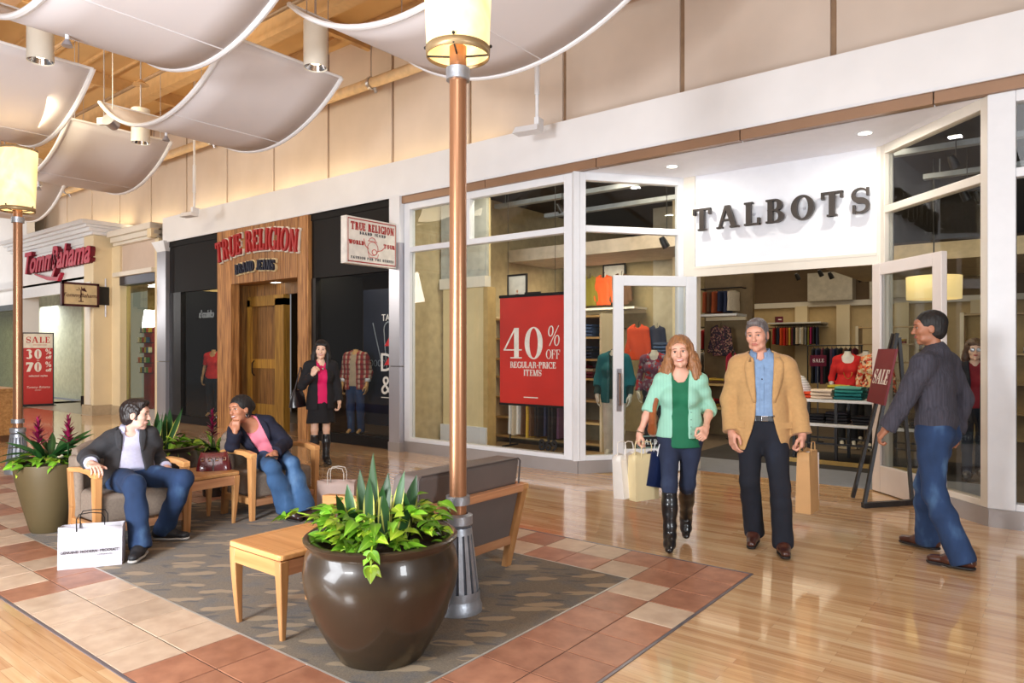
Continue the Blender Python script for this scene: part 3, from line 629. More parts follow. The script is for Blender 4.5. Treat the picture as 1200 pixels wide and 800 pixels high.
# chalkboard backdrop with drawn script in the right bay
chb = MB().box(-10.18, -9.02, 8.5, 8.53, .2, 2.66).build('wall_chalkboard', M('chalkboard', (36, 40, 58), .6, var=.2, scale=2)); struct(chb)
CH = M('chalk', (150, 158, 170), .9)
ck = MB()
def chalk(pts, wd, y=8.49):
    for q in ribbon(pts, wd): ck.extr([(p.x, y, p.y) for p in q], (0, -.004, 0))
chalk([(-9.9, 2.05), (-9.82, 1.8), (-9.72, 1.5), (-9.62, 1.2)], .022)
chalk([(-9.36, 2.02)]+[(-9.48+.12*math.cos(R(a)), 1.92+.14*math.sin(R(a))) for a in range(40, 190, 20)]+[(-9.57, 1.6), (-9.52, 1.2)], .024)
for k in range(5):
    x = -10.05+.11*k; chalk([(x+.04*math.cos(R(a)), 1.32+.055*math.sin(R(a))) for a in range(20, 390, 30)], .012)
for cx, cz, r_ in ((-9.05, 2.42, .14), (-9.16, 2.12, .15), (-9.12, 1.86, .13)): chalk([(cx+r_*math.cos(R(a)), cz+r_*math.sin(R(a))) for a in range(30, 300, 20)], .03)
ck.build('chalk_script', CH, chb)
dsp = struct(MB().box(-9.0, -8.24, 8.55, 8.58, 0, 2.8).build('wall_display', M('display_black', (22, 22, 26), .5)))
cl = MB(); put(sans('D', .42, .003), 'window_letter', M('chalk_white', (222, 222, 216), .6), wall_denim, (-8.43, .045, 1.22))
put(sans('&', .42, .003), 'window_letter', MATS['chalk_white'], wall_denim, (-8.43, .045, .86)); bx('letter_rule', MATS['chalk_white'], wall_denim, -8.55, -8.3, .04, .046, .80, .812)
put(sans('TAKE', .15, .003), 'window_letter', MATS['chalk_white'], wall_denim, (-8.36, .045, 2.02))
RS = M('red_stripe', (196, 32, 40), .6)
for z in (1.62, 1.32): MB().extr([(-8.48, .045, z), (-8.38, .045, z), (-8.28, .045, z+.22), (-8.30, .045, z+.22)], (0, .003, 0)).build('window_stripe', RS, wall_denim)
for x, y, e in ((-9.6, 8.0, 14), (-14.4, 8.3, 14), (-11.6, 8.3, 5)): area('denim_light', (x, y, 2.78 if x > -13 and x < -10.4 else 3.2), (x, y+.1, 0), .3, e, (1, .84, .55))
pl = thing('portal_downlight', 'small square lit downlight in the plank portal ceiling', 'light', (-11.75, 7.70, 2.84))
bx('lens', LIGHTW, pl, -.09, .09, -.05, .05, -.008, -.002); bx('bezel', TRIMW, pl, -.11, .11, -.07, .07, -.006, 0)

# ------------------------------------------------------------------ beige shop front, resort-wear shop, far left shop
PINK = M('panel_rose', (206, 186, 170), .7, var=.02)
wall_beige = sroot('wall_beige', (0, YF, 0))
bx('pier', CREAM, wall_beige, -18.25, -17.75, -.05, .15, 0, 4.05); bx('pier', CREAM, wall_beige, -15.98, -15.8, -.05, .15, 0, 4.3)
bx('pier_base', M('pier_base', (176, 158, 130), .6), wall_beige, -18.27, -17.73, -.07, .16, 0, .22)
bx('sign_panel', PINK, wall_beige, -17.75, -15.98, .0, .1, 3.40, 4.05)
for z0, z1, o_ in ((4.05, 4.12, .06), (4.12, 4.24, .12), (4.24, 4.38, .2), (3.3, 3.41, .08)): bx('cornice', CRMF, wall_beige, -18.0, -15.8+(.0 if z0 > 3.5 else -.18), -.05-o_, .12, z0, z1, .01)
bx('cornice_end', CREAM, wall_beige, -15.98, -15.8, -.22, .3, 4.05, 4.38)
bx('shutter_box', M('shutter_blue', (44, 46, 62), .35, metal=.4), wall_beige, -17.75, -15.98, -.06, .16, 3.10, 3.3)
bx('pane', GLASSG, wall_beige, -17.75, -16.87, .1, .11, .2, 3.1); bx('pane', GLASSG, wall_beige, -16.86, -15.98, .1, .11, .2, 3.1); bx('sill', PLINTH, wall_beige, -17.75, -15.98, .02, .15, 0, .2)
struct(MB().box(-20.5, -15.5, 9.3, 9.4, 0, 3.7).build('wall_beige_back', M('olive_back', (168, 146, 96), .7)))
struct(MB().box(-24, -15.5, 7.6, 12, -.1, .0).build('floor_beige', M('tan_floor', (140, 110, 74), .4)))
struct(MB().box(-24, -15.5, 7.6, 12, 3.7, 3.8).build('ceiling_beige', CREAM))
area('beige_light', (-16.9, 8.8, 3.6), (-16.9, 9, 0), 1, 30, (1, .86, .6))
rk = thing('display_rack', 'red wire rack of bright packets behind the beige shop window', 'rack', (-18.05, 8.3, 0))
RR = M('rack_red', (170, 40, 32), .5)
bx('column', RR, rk, -.22, .22, -.1, .1, .1, 2.25); bx('base', DARK, rk, -.3, .3, -.2, .2, 0, .1); bx('header', M('rack_header', (232, 220, 200), .5), rk, -.2, .24, -.14, -.1, 2.25, 2.5)
PC = [M('packet_%d' % i, c, .4) for i, c in enumerate(((226, 196, 48), (240, 240, 236), (200, 60, 46), (70, 120, 190), (90, 160, 80)))]
pk = MB().box(-.035, .035, -.03, .03, 0, .13).mesh('packet')
for i, z in enumerate((1.0, 1.25, 1.5, 1.75, 2.0)):
    bx('shelf', DARK, rk, -.42 if i % 2 else -.26, .3, -.2, -.1, z-.015, z)
    for k in range(5):
        me = MB().box(-.035, .035, -.03, .03, 0, .13).mesh('packet', PC[(k*3+i*2) % 5]); o = ob('packet', me, None, (-18.05-.2+.11*k-(.12 if i % 2 else 0), 8.14, z))
        tag(o, ['yellow', 'white', 'red', 'blue', 'green'][(k*3+i*2) % 5]+' packet standing on the wire rack, '+['lowest', 'second', 'third', 'fourth', 'top'][i]+' shelf', 'packet', 'packets on the wire rack')

YT = 7.05
wall_resort = sroot('wall_resort', (0, YT, 0))
bx('pier', CREAM, wall_resort, -18.75, -18.2, -.05, .8, 0, 4.3); bx('pier', WHITE, wall_resort, -23.6, -23.1, -.05, .4, 0, 4.3)
bx('pier_face', CRMF, wall_resort, -18.62, -18.33, -.08, -.05, .25, 3.2); bx('pier_base', MATS['pier_base'], wall_resort, -18.78, -18.17, -.09, .82, 0, .24)
bx('sign_board', WHITE, wall_resort, -23.1, -18.75, 0, .2, 3.2, 4.3); bx('board_frame', TRIMW, wall_resort, -23.1, -18.75, -.05, .0, 3.0, 3.24); bx('board_frame', TRIMW, wall_resort, -23.1, -18.75, -.04, .0, 4.15, 4.3)
for z0, z1, o_ in ((4.3, 4.37, .08), (4.37, 4.46, .16), (4.46, 4.52, .24), (4.52, 4.62, .34)): bx('cornice', TRIMW, wall_resort, -23.7, -18.1+o_*.4, -.05-o_, .9, z0, z1, .008)
bx('inner_wall', M('resort_tan', (196, 164, 110), .7), wall_resort, -23.1, -21.0, 1.6, 1.7, 0, 3.4); bx('inner_wall', M('resort_green', (156, 152, 106), .7), wall_resort, -21.0, -18.3, 2.6, 2.7, 0, 3.4)
bx('soffit', CREAM, wall_resort, -23.1, -18.75, 0, 2.6, 3.3, 3.36)
bx('threshold', M('threshold_stone', (176, 170, 160), .3), wall_resort, -23.1, -18.3, -.1, 1.5, -.02, .004)
for x0, x1, y in ((-21.6, -20.2, .95), (-20.15, -18.9, .95)):
    bx('pane', GLASSG, wall_resort, x0, x1, y, y+.02, .28, 3.1); bx('door_shoe', BLACK, wall_resort, x0, x1, y-.02, y+.04, .0, .28)
    MB().tube([(x1-.2, y-.06, .9), (x1-.2, y-.06, 2.05)], .022, 8).tube([(x1-.2, y-.06, 1.0), (x1-.2, y+.02, 1.0)], .012, 6).tube([(x1-.2, y-.06, 1.95), (x1-.2, y+.02, 1.95)], .012, 6).build('door_handle', CHROME, wall_resort, smooth=True)
area('resort_light', (-20.8, 8.0, 3.2), (-20.8, 8.1, 0), 1.4, 12, (1, .9, .68))
tl = thing('script_lettering', 'raised red script letters on the white resort-wear shop front', 'sign', (-20.4, YT, 3.66))
REDL = M('letter_red', (190, 16, 58), .35, coat=.4); REDD = M('letter_red_side', (110, 16, 36), .5)
x = 0
for i, (wd_, x0) in enumerate((('Tommy', -1.0), ('Bahama', .95))):
    put(sans(wd_, .80, .05, shear=.35, off=.02), 'word', REDD, tl, (x0, -.07, 0)); put(sans(wd_, .80, .006, shear=.35, off=.018), 'word_face', REDL, tl, (x0, -.137, 0))
sw = MB()
for q in ribbon([(-1.5, -.05), (-.6, -.22), (.1, -.28), (.3, -.14)], [.03, .09, .1, .04]): sw.extr([(p.x, -.1, p.y) for p in q], (0, .09, 0))
sw.build('swash', REDL, tl)
bs = thing('blade_sign', 'tan hanging blade sign with palm emblem and script, dark frame', 'sign', (-18.2, 6.72, 2.86), 0)
TANS = M('sign_tan', (214, 190, 146), .6); MAR = M('maroon', (70, 24, 26), .5)
bx('panel', TANS, bs, -.04, .04, -.36, .34, -.23, .23)
for b_ in ((-.05, .05, -.41, .39, .23, .28), (-.05, .05, -.41, .39, -.28, -.23), (-.05, .05, -.41, -.36, -.28, .28), (-.05, .05, .34, .39, -.28, .28)): bx('frame', MAR, bs, *b_)
bx('bracket', DARK, bs, -.03, .03, .39, .62, -.22, .22); MB().tube([(0, .55, -.5), (0, .55, .42)], .02, 8).build('bracket_rod', STEEL, bs, smooth=True)
put(sans('Tommy', .13, .002, shear=.3), 'script', MAR, bs, (.043, -.2, -.06), (R(90), 0, R(90))); put(sans('Bahama', .13, .002, shear=.3), 'script', MAR, bs, (.043, .17, -.06), (R(90), 0, R(90)))
pm = MB().box(.04, .045, -.015, .005, -.16, .1)
for a in (10, 50, 90, 130, 170): pm.extr([(.041, 0, .1), (.041, .1*math.cos(R(a)), .1+.09*math.sin(R(a))), (.041, .12*math.cos(R(a-14)), .07+.07*math.sin(R(a-14)))], (.004, 0, 0))
pm.build('palm_emblem', MAR, bs); bx('palm_ground', MAR, bs, .04, .045, -.06, .05, -.17, -.15)
ss = thing('sale_stand', 'tall red floor sign reading SALE 30 to 70 percent off by the resort shop door', 'sign', (-22.55, 7.25, 0), R(72.2))
REDP = M('poster_red', (190, 34, 26), .5, var=.04); PAPER = M('poster_cream', (232, 222, 206), .6); INK = M('print_white', (240, 232, 222), .6)
bx('panel', REDP, ss, -.34, .34, -.02, .02, .06, 1.62); bx('panel_top', PAPER, ss, -.34, .34, -.022, .018, 1.62, 2.02)
for b_ in ((-.37, -.34, -.03, .03, .02, 2.05), (.34, .37, -.03, .03, .02, 2.05), (-.37, .37, -.03, .03, 2.02, 2.05), (-.37, .37, -.03, .03, .02, .06)): bx('frame', DARK, ss, *b_)
bx('foot', DARK, ss, -.42, .42, -.16, .16, 0, .02)
def dtext(parent, txt, size, mat, x, z, y=-.024, T=.2, t=.07, sp=.12, rot=(R(90), 0, 0), shear=0, xs=1, name='print'):
    mb, wd = didone(txt, size, .0015, T, t, sp=sp, shear=shear, xs=xs); return mb.build(name, mat, parent, (x, y, z), rot)
dtext(ss, 'SALE', .17, REDP, 0, 1.76); bx('rule', REDP, ss, -.12, .2, -.024, -.022, 1.70, 1.712)
dtext(ss, '30', .26, INK, -.1, 1.32, T=.26); dtext(ss, '%', .16, INK, .24, 1.44, T=.24); put(sans('off', .12, .001, off=.004), 'print', INK, ss, (.24, -.022, 1.32))
put(sans('to', .07, .001), 'print', INK, ss, (0, -.022, 1.25))
dtext(ss, '70', .26, INK, -.1, .96, T=.26); dtext(ss, '%', .16, INK, .24, 1.08, T=.24); put(sans('off', .12, .001, off=.004), 'print', INK, ss, (.24, -.022, .96))
put(sans('selected styles', .075, .001, off=.001), 'print', INK, ss, (0, -.022, .82)); put(sans('Tommy Bahama', .085, .001, shear=.3), 'print', INK, ss, (0, -.022, .5)); put(sans('OUTLET', .04, .001), 'print', INK, ss, (0, -.022, .43))
wall_left = struct(MB().box(-34, -23.6, 7.3, 7.5, 2.9, 7).build('wall_left', WHITE))
bx('pilaster', TRIMW, wall_left, -24.2, -23.6, 7.2, 7.4, 0, 4.2); bx('cornice', TRIMW, wall_left, -34, -23.6, 7.05, 7.4, 3.35, 3.55); bx('head_rail', M('grey_rail', (90, 96, 100), .4), wall_left, -34, -24.2, 7.25, 7.45, 2.75, 2.92)
bx('pane', GLASSG, wall_left, -34, -24.25, 7.34, 7.36, .1, 2.75); bx('jamb', STEEL, wall_left, -24.4, -24.2, 7.25, 7.42, 0, 2.75); bx('inner_back', M('left_back', (206, 206, 196), .7), wall_left, -34, -23.7, 9, 9.1, 0, 3.4)
area('left_shop_light', (-27, 8.2, 3), (-27, 8.4, 0), 1.5, 80, (.95, 1, .9))
ks = thing('kiosk_counter', 'honey wood kiosk counter at the left edge beyond the far lamp post', 'counter', (-15.2, 3.95, 0))
KW = wood('kiosk_wood', (196, 150, 92), (156, 108, 58), 0, .8, .4)
for k in range(2): bx('panel', KW, ks, -.98+.99*k, -.0+.99*k, -.3, .3, .1, .84, .01)
bx('countertop', KW, ks, -1.03, 1.03, -.34, .34, .84, .9, .01); bx('toe_kick', M('kick_brown', (110, 72, 40), .5), ks, -.95, .95, -.27, .27, 0, .1)
# lit sign of the shop across the hall (seen only as a reflection in the dark glass)
cs = thing('mirrored_sign', 'lit white lettering across the hall, seen reflected in the left denim window', 'sign', (-39, -6, 3.45), R(180))
put(sans("chico's", .62, .02, off=.01), 'lettering', EM('sign_white', (255, 255, 250), 2), cs, (0, -.02, 0)); bx('rail', M('sign_back', (120, 100, 80), .7), cs, -1.2, 1.2, 0, .03, -.06, -.02)

# ------------------------------------------------------------------ denim shop lettering and blade sign
dl = thing('arched_lettering', 'arched red slab letters reading TRUE RELIGION on the plank portal', 'sign', (-11.85, YF-.08, 3.2))
RD = M('sign_red', (168, 30, 30), .45); OW = M('sign_offwhite', (226, 218, 204), .5); NV = M('sign_navy', (26, 30, 52), .45)
def arch_word(parent, text, x0, x1, hgt, zmid, drop, face, back, dy, T=.27, t=.13, slant=1.0):
    adv = [glyph(c_, T, t, .05)[1] for c_ in text]; gap = .08; tot = sum(adv)+gap*(len(text)-1); k = (x1-x0)/tot; u = 0; xm = (x0+x1)/2; hw = (x1-x0)/2
    for c_, a in zip(text, adv):
        xc = x0+(u+a/2)*k; f = (xc-xm)/hw
        if c_ != ' ':
            z = zmid-drop*f*f; an = math.atan(-2*drop*f/hw)
            for mt, nm, g, y, e in ((back, 'letter_back', .022, -.015, .015), (face, 'letter', 0, -.05, .022)):
                mb, wd = didone(c_, hgt+2*g, e, T, t, sf=.05, xs=(k*a+2*g)/((hgt+2*g)*a)*1.0)
                mb.build(nm, mt, parent, (xc+(.012 if g else 0), y*1, z-g), (R(90), -an*.6*slant, 0))
        u += a+gap
arch_word(dl, 'TRUE RELIGION', -1.36, 1.30, .40, .20, .14, RD, OW, 0, .2, .1)
d2 = thing('arched_lettering', 'arched navy slab letters reading BRAND JEANS below the red letters', 'sign', (-11.9, YF-.08, 2.98))
arch_word(d2, 'BRAND JEANS', -.62, .66, .19, .06, .04, NV, M('sign_cream', (220, 196, 150), .5), 0, .2, .1)
bl = thing('blade_sign', 'white blade sign with red lettering and red line emblem by the steel pilaster', 'sign', (-8.1, 6.9, 2.8))
bx('box', M('blade_white', (232, 226, 216), .45), bl, -.06, .06, -.5, .46, 0, .68, .006)
for b_ in ((.03, .65), (.03, .65)): pass
FX = .0625
for b_ in ((-.47, .44, .64, .655), (-.47, .44, .025, .04), (-.47, -.46, .025, .655), (.43, .44, .025, .655)): bx('border', RD, bl, FX-.002, FX+.001, b_[0], b_[1], b_[2], b_[3])
for txt, sz, y, z, mt, T in (('TRUE RELIGION', .115, -.01, .49, RD, .27), ('BRAND JEANS', .042, -.01, .435, NV, .25), ('WORLD', .062, -.31, .28, RD, .3), ('TOUR', .062, .31, .28, RD, .3), ('FASHION FOR THE SENSES', .036, -.01, .075, NV, .22)):
    mb, wd = didone(txt, sz, .001, T, .12, sp=.1 if sz > .05 else .35); sc_ = min(1, .82/wd)
    o = mb.build('print', mt, bl, (FX+.001, y, z), (R(90), 0, R(90))); o.scale = (sc_, 1, 1)
em = MB()
def stroke(pts, wd):
    for q in ribbon(pts, wd): em.extr([(FX, p.x, p.y) for p in q], (.002, 0, 0))
stroke([(p[0], p[1]) for p in arc(-.01, .25, .1, .1, 0, 360, 20)], .008); stroke(arc(.02, .2, .045, .04, 0, 360, 14), .012); stroke([(-.18, .38), (-.15, .28), (-.09, .24)], .012)
stroke([(.08, .22), (.16, .24), (.22, .29)], .012); stroke([(-.1, .2), (-.08, .12), (.08, .12), (.1, .18)], .008); stroke(arc(-.02, .36, .06, .05, 0, 180, 10), .01); stroke([(-.1, .36), (.07, .35)], .01)
em.build('line_emblem', M('emblem_red', (206, 90, 84), .5), bl)
for z in (.12, .5): bx('arm', M('arm_white', (224, 214, 200), .4), bl, -.03, .03, .46, .56, z, z+.06)
bx('wall_plate', MATS['arm_white'], bl, -.05, .05, .50, .56, -.02, .7)

# ------------------------------------------------------------------ red window poster
po = thing('window_poster', 'large red poster reading 40% OFF REGULAR-PRICE ITEMS hung inside the bay window', 'poster', (-5.70, 7.66, .82))
bx('sheet', M('poster_scarlet', (204, 44, 32), .4, var=.16, scale=1.2), po, -.54, .54, -.004, .004, 0, 1.46)
bx('rail', BLACK, po, -.55, .55, -.012, .012, 1.46, 1.5); bx('rail', BLACK, po, -.55, .55, -.012, .012, -.03, 0)
for x in (-.4, .4): MB().tube([(x, 0, 1.5), (x, 0, 3.45)], .003, 6).build('wire', DARK, po)
for txt, sz, x, z, T, t, sp, xs in (('40', .42, -.13, .62, .17, .04, .06, 1.12), ('%', .27, .37, .79, .13, .045, 0, .85), ('OFF', .12, .37, .62, .14, .05, .02, .86), ('REGULAR-PRICE', .085, .03, .49, .2, .07, .04, .95), ('ITEMS', .085, .03, .385, .2, .07, .06, .95)):
    dtext(po, txt, sz, INK, x, z, -.006, T, t, sp, xs=xs, shear=.12 if txt == '%' else 0)
bx('fine_print', INK, po, -.12, .12, -.006, -.004, .085, .098)

# ------------------------------------------------------------------ easel with SALE board
es = thing('easel', 'black wooden easel standing open before the entrance', 'easel', (-1.65, 7.77, 0), R(-63.3))
EB = M('easel_black', (30, 28, 30), .4)
def bar(parent, name, mat, a, b_, w1, w2=None, d=.03):
    a, b_ = Vector(a), Vector(b_); t = (b_-a).normalized(); s_ = Vector((1, 0, 0)); u = (s_-t*s_.dot(t)).normalized(); v = t.cross(u); w2 = w2 or w1
    q = lambda c, w_: [c-u*w_/2-v*d/2, c+u*w_/2-v*d/2, c+u*w_/2+v*d/2, c-u*w_/2+v*d/2]
    return MB().hexa(q(a, w1), q(b_, w2)).build(name, mat, parent)
bar(es, 'leg', EB, (-.20, 0, .02), (-.05, .345, 1.72), .05); bar(es, 'leg', EB, (.20, 0, .02), (.05, .345, 1.72), .05); bar(es, 'leg', EB, (-.06, .52, .02), (0, .38, 1.68), .045)
bar(es, 'foot_bar', EB, (-.22, -.0, .03), (.22, -.0, .03), .05, d=.05); MB().hexa([(.18, -.02, .0), (.23, 0, 0), (-.03, .54, 0), (-.08, .52, 0)], [(.18, -.02, .05), (.23, 0, .05), (-.03, .54, .05), (-.08, .52, .05)]).build('foot_bar', EB, es); bar(es, 'ledge', EB, (-.22, .17, 1.0), (.22, .17, 1.0), .03); bar(es, 'cross_bar', EB, (-.14, .19, .9), (.14, .19, .9), .04)
sb = thing('sale_board', 'dark red board reading SALE leaning on the black easel', 'sign', (-1.65+.893*.165, 7.77+.449*.165, 1.015), 0)
sb.rotation_euler = (R(-11.5), 0, R(-63.3))
bx('board', M('board_maroon', (122, 24, 38), .5, var=.04), sb, -.28, .28, -.01, .01, 0, .56)
dtext(sb, 'SALE', .15, INK, 0, .2, -.012, T=.2, t=.06, sp=.06, shear=.2)

# ------------------------------------------------------------------ ceiling sails, pendants, speakers
def fabric():
    m, nt, b = NT('sail_fabric'); b.inputs['Base Color'].default_value = lin((238, 234, 236)); b.inputs['Roughness'].default_value = .9
    tc = N(nt, 'ShaderNodeTexCoord'); no = N(nt, 'ShaderNodeTexNoise'); no.inputs['Scale'].default_value = 300; nt.links.new(tc.outputs['Object'], no.inputs[0])
    bp = N(nt, 'ShaderNodeBump'); bp.inputs['Strength'].default_value = .1; nt.links.new(no.outputs[0], bp.inputs['Height']); nt.links.new(bp.outputs[0], b.inputs['Normal'])
    tr = N(nt, 'ShaderNodeBsdfTranslucent'); tr.inputs[0].default_value = lin((232, 222, 212)); mx = N(nt, 'ShaderNodeMixShader'); mx.inputs[0].default_value = .25
    out = nt.nodes['Material Output']; nt.links.new(b.outputs[0], mx.inputs[1]); nt.links.new(tr.outputs[0], mx.inputs[2]); nt.links.new(mx.outputs[0], out.inputs[0]); return m
FAB = fabric(); TUBE = M('sail_hem', (238, 238, 240), .5, var=.01)
def sail(cx, y0, y1, label, hw=1.7, zr=5.0, sag=.56):
    o = thing('ceiling_sail', label, 'fabric sail', (cx, (y0+y1)/2, zr), 0, 'sagging fabric sails under the ceiling'); hy = (y1-y0)/2
    zf = lambda x: -sag*(1-(x/hw)**2)+.05*(abs(x/hw)**6)
    MB().grid(lambda u, v: ((2*u-1)*hw, (2*v-1)*hy, zf((2*u-1)*hw)+.02*math.sin(math.pi*v)*0), 28, 4).build('fabric', FAB, o, smooth=True, solid=.008)
    for s_ in (-1, 1):
        MB().tube([((2*k/28-1)*hw, s_*hy, zf((2*k/28-1)*hw)) for k in range(29)], .034, 8, sq=.8).build('hem_tube', TUBE, o, smooth=True)
        MB().tube([(s_*hw, -hy, zf(hw)), (s_*hw, hy, zf(hw))], .018, 8).build('rim_rod', TUBE, o, smooth=True)
        for t_ in (-1, 1): MB().tube([(s_*(hw-.12), t_*(hy-.12), zf(hw-.12)), (s_*(hw-.12), t_*(hy-.12), 1.6)], .006, 6).build('cable', STEEL, o)
    MB().tube([(.35, -hy, zf(.35)-.006), (.35, hy, zf(.35)-.003)], .008, 6).build('batten', FAB, o, smooth=True)
    return o
sail(-6.75, 2.15, 3.65, 'large white fabric sail nearest the camera at the top left'); sail(-4.47, 4.2, 5.74, 'white fabric sail behind the lit near lamp shade')
sail(-9.0, 4.2, 5.74, 'white fabric sail left of the second pendant, over the plank portal view'); sail(-11.2, 2.15, 3.65, 'beige lit fabric sail at the left edge above the far lamp')
sail(-13.5, 4.2, 5.74, 'peach toned fabric sail low in the row over the beige shop'); sail(-18.0, 4.2, 5.74, 'farthest fabric sail beside the far lamp shade')
sail(-15.7, 2.15, 3.65, 'fabric sail beyond the left edge over the far lamp')
PWH = M('pendant_white', (226, 220, 206), .45, var=.02)
for x, y, lb in ((-8.95, 2.9, 'white cylinder pendant at the upper left between two sails'), (-6.7, 4.9, 'white cylinder pendant right of centre between sails, left of the near lamp'), (-11.25, 5.0, 'smaller looking white cylinder pendant farther down the hall, third'), (-15.75, 5.0, 'farthest white cylinder pendant beside the far lamp shade')):
    p_ = thing('pendant_light', lb, 'light', (x, y, 4.76), 0, 'cylinder pendants between the sails')
    MB().lathe([(.11, .06), (.13, .0), (.132, 0), (.132, .52), (.02, .54)], 28, cap1=True).build('cylinder_shade', PWH, p_, smooth=True)
    MB().lathe([(.12, .01), (.08, .1), (.0, .12)], 20).build('reflector', CHROME, p_, smooth=True); MB().cyl((0, 0), .05, .05, .07, 14).build('lamp', EM('pendant_glow', (255, 226, 180), 8), p_)
    MB().tube([(0, 0, .53), (0, 0, 2.19)], .012, 8).build('stem', STEEL, p_); MB().cyl((0, 0), .12, .9, .98, 16, .02).build('canopy', M('canopy_tan', (190, 150, 104), .5), p_, smooth=True)
for x, y, z, L, lb, rz in ((-5.15, 6.85, 4.25, 2.7, 'white bracket speaker on a drop rod above the bay window', 10), (-13.4, 6.85, 4.2, 2.75, 'white bracket speaker on a drop rod above the beige shop', 10)):
    s_ = thing('drop_speaker', lb, 'speaker', (x, y, z), R(rz))
    MB().hexa([(-.17, -.08, -.05), (.17, -.08, -.05), (.17, .1, -.05), (-.17, .1, -.05)], [(-.15, -.04, .03), (.15, -.04, .03), (.15, .1, .06), (-.15, .1, .06)]).build('housing', TRIMW, s_)
    bx('bracket', TRIMW, s_, .1, .16, -.02, .12, .0, .12); MB().tube([(.1, .06, .02), (.1, .06, L)], .022, 8).build('rod', TRIMW, s_, smooth=True); MB().tube([(.1, .06, .42), (.1, .06, .95)], .032, 10).build('sleeve', TRIMW, s_, smooth=True)
for x, y, z, lb in ((-7.35, 2.6, 4.40, 'small white spot on a stem beneath the nearest sail'), (-9.6, 4.6, 4.40, 'small white spot on a stem beneath the sail over the portal'), (-14.6, 4.7, 4.45, 'small white spot on a stem beneath the peach sail')):
    s_ = thing('stem_spot', lb, 'light', (x, y, z))
    MB().tube([(0, 0, .02), (0, 0, .3)], .018, 8).build('stem', TRIMW, s_, smooth=True); MB().lathe([(.05, 0), (.02, .06)], 14, cap0=True, cap1=True).build('head', STEEL, s_, smooth=True); bx('clip', STEEL, s_, -.06, .02, -.02, .02, .28, .31)
for x, y, z, lb in ((-10.9, 4.4, 4.82, 'white box spotlight on a cable between the sails'), (-13.6, 3.9, 4.55, 'white box spotlight beside the far lamp shade')):
    s_ = thing('cable_spot', lb, 'light', (x, y, z), R(30))
    bx('ballast', TRIMW, s_, -.16, .0, -.05, .05, 0, .1, .01); MB().lathe([(.08, 0), (.1, .16)], 16, cap0=True, cap1=True).xf(Matrix.Rotation(R(70), 4, 'X')).build('head', STEEL, s_, (.1, 0, -.02), smooth=True); MB().tube([(-.08, 0, .1), (-.08, 0, 1.75)], .008, 6).build('cable', STEEL, s_)

# ------------------------------------------------------------------ lamp posts
COP = M('copper_pole', (176, 126, 92), .3, metal=.55, var=.05, scale=2); CAST = M('cast_aluminium', (176, 180, 188), .4, metal=.7, var=.14, scale=14, bump=.15)
SHADE = EM('parchment_glow', (255, 232, 176), 1.2, var=.45, scale=1.6)
def lamp(x, y, label, pw):
    o = thing('lamp_post', label, 'lamp post', (x, y, 0), 0, 'tall lamp posts with parchment shades')
    MB().lathe([(.0, 0), (.145, 0), (.145, .035), (.135, .06), (.13, .09)], 32).build('base_flange', CAST, o, smooth=True); MB().lathe([(.07, .50), (.088, .52), (.088, .57), (.06, .58)], 32).build('base_cap', CAST, o, smooth=True)
    fl = MB(); n = 16
    prof = [(.13, .09), (.126, .1), (.082, .48), (.075, .52)]
    MB().lathe([(.122, .08), (.072, .52)], 32).build('base_core', M('flute_dark', (74, 76, 84), .5, metal=.5), o, smooth=True)
    for k in range(n):
        a = 2*math.pi*k/n; b_ = 2*math.pi*(k+.62)/n; r0, r1 = .132, .082
        P_ = lambda r, an, z: (r*math.cos(an), r*math.sin(an), z)
        fl.hexa([P_(r0, a, .085), P_(r0, b_, .085), P_(.115, b_, .085), P_(.115, a, .085)][::1], [P_(r1, a, .5), P_(r1, b_, .5), P_(.068, b_, .5), P_(.068, a, .5)])
    fl.lathe([(.133, .08), (.132, .13)], 32).lathe([(.088, .46), (.082, .5)], 32).build('fluted_sleeve', CAST, o, smooth=True)
    MB().lathe([(.051, .57), (.051, 3.36)], 28).build('pole', COP, o, smooth=True)
    MB().lathe([(.052, .635), (.072, .635), (.072, .685), (.052, .685)], 28).build('collar', CAST, o, smooth=True, ang=25)
    MB().lathe([(.05, 3.16), (.07, 3.16), (.072, 3.23), (.05, 3.23)], 28).build('collar', CAST, o, smooth=True, ang=25)
    MB().lathe([(.182, 3.32), (.215, 4.08)], 40).build('lamp_shade', SHADE, o, smooth=True, solid=.006)
    MB().lathe([(.186, 3.30), (.19, 3.35)], 40).build('shade_ring', M('ring_brass', (176, 150, 110), .4, metal=.4), o, smooth=True, solid=.006); MB().lathe([(.213, 4.05), (.217, 4.09)], 40).build('shade_ring', MATS['ring_brass'], o, smooth=True, solid=.006)
    for k in range(4):
        a = R(35+90*k); MB().ball((.196*math.cos(a), .196*math.sin(a), 3.36), .01, 8, 6).tube([(0, 0, 3.3), (.19*math.cos(a), .19*math.sin(a), 3.31)], .006, 6).build('shade_screw', DARK, o, smooth=True)
    l = bpy.data.lights.new('lamp_bulb', 'POINT'); l.energy = pw; l.color = (1, .84, .58); l.shadow_soft_size = .08
    lo = bpy.data.objects.new('lamp_bulb', l); C.objects.link(lo); lo.location = (x, y, 3.78)
    MB().ball((0, 0, 3.7), (.05, .05, .08), 12, 8).build('bulb', EM('bulb_glow', (255, 236, 196), 6), o, smooth=True)
    return o
lamp(-2.85, 3.1, 'near lamp post behind the glazed brown pot, copper pole', 5); lamp(-10.4, 3.12, 'far lamp post at the left edge of the hall, copper pole', 5)

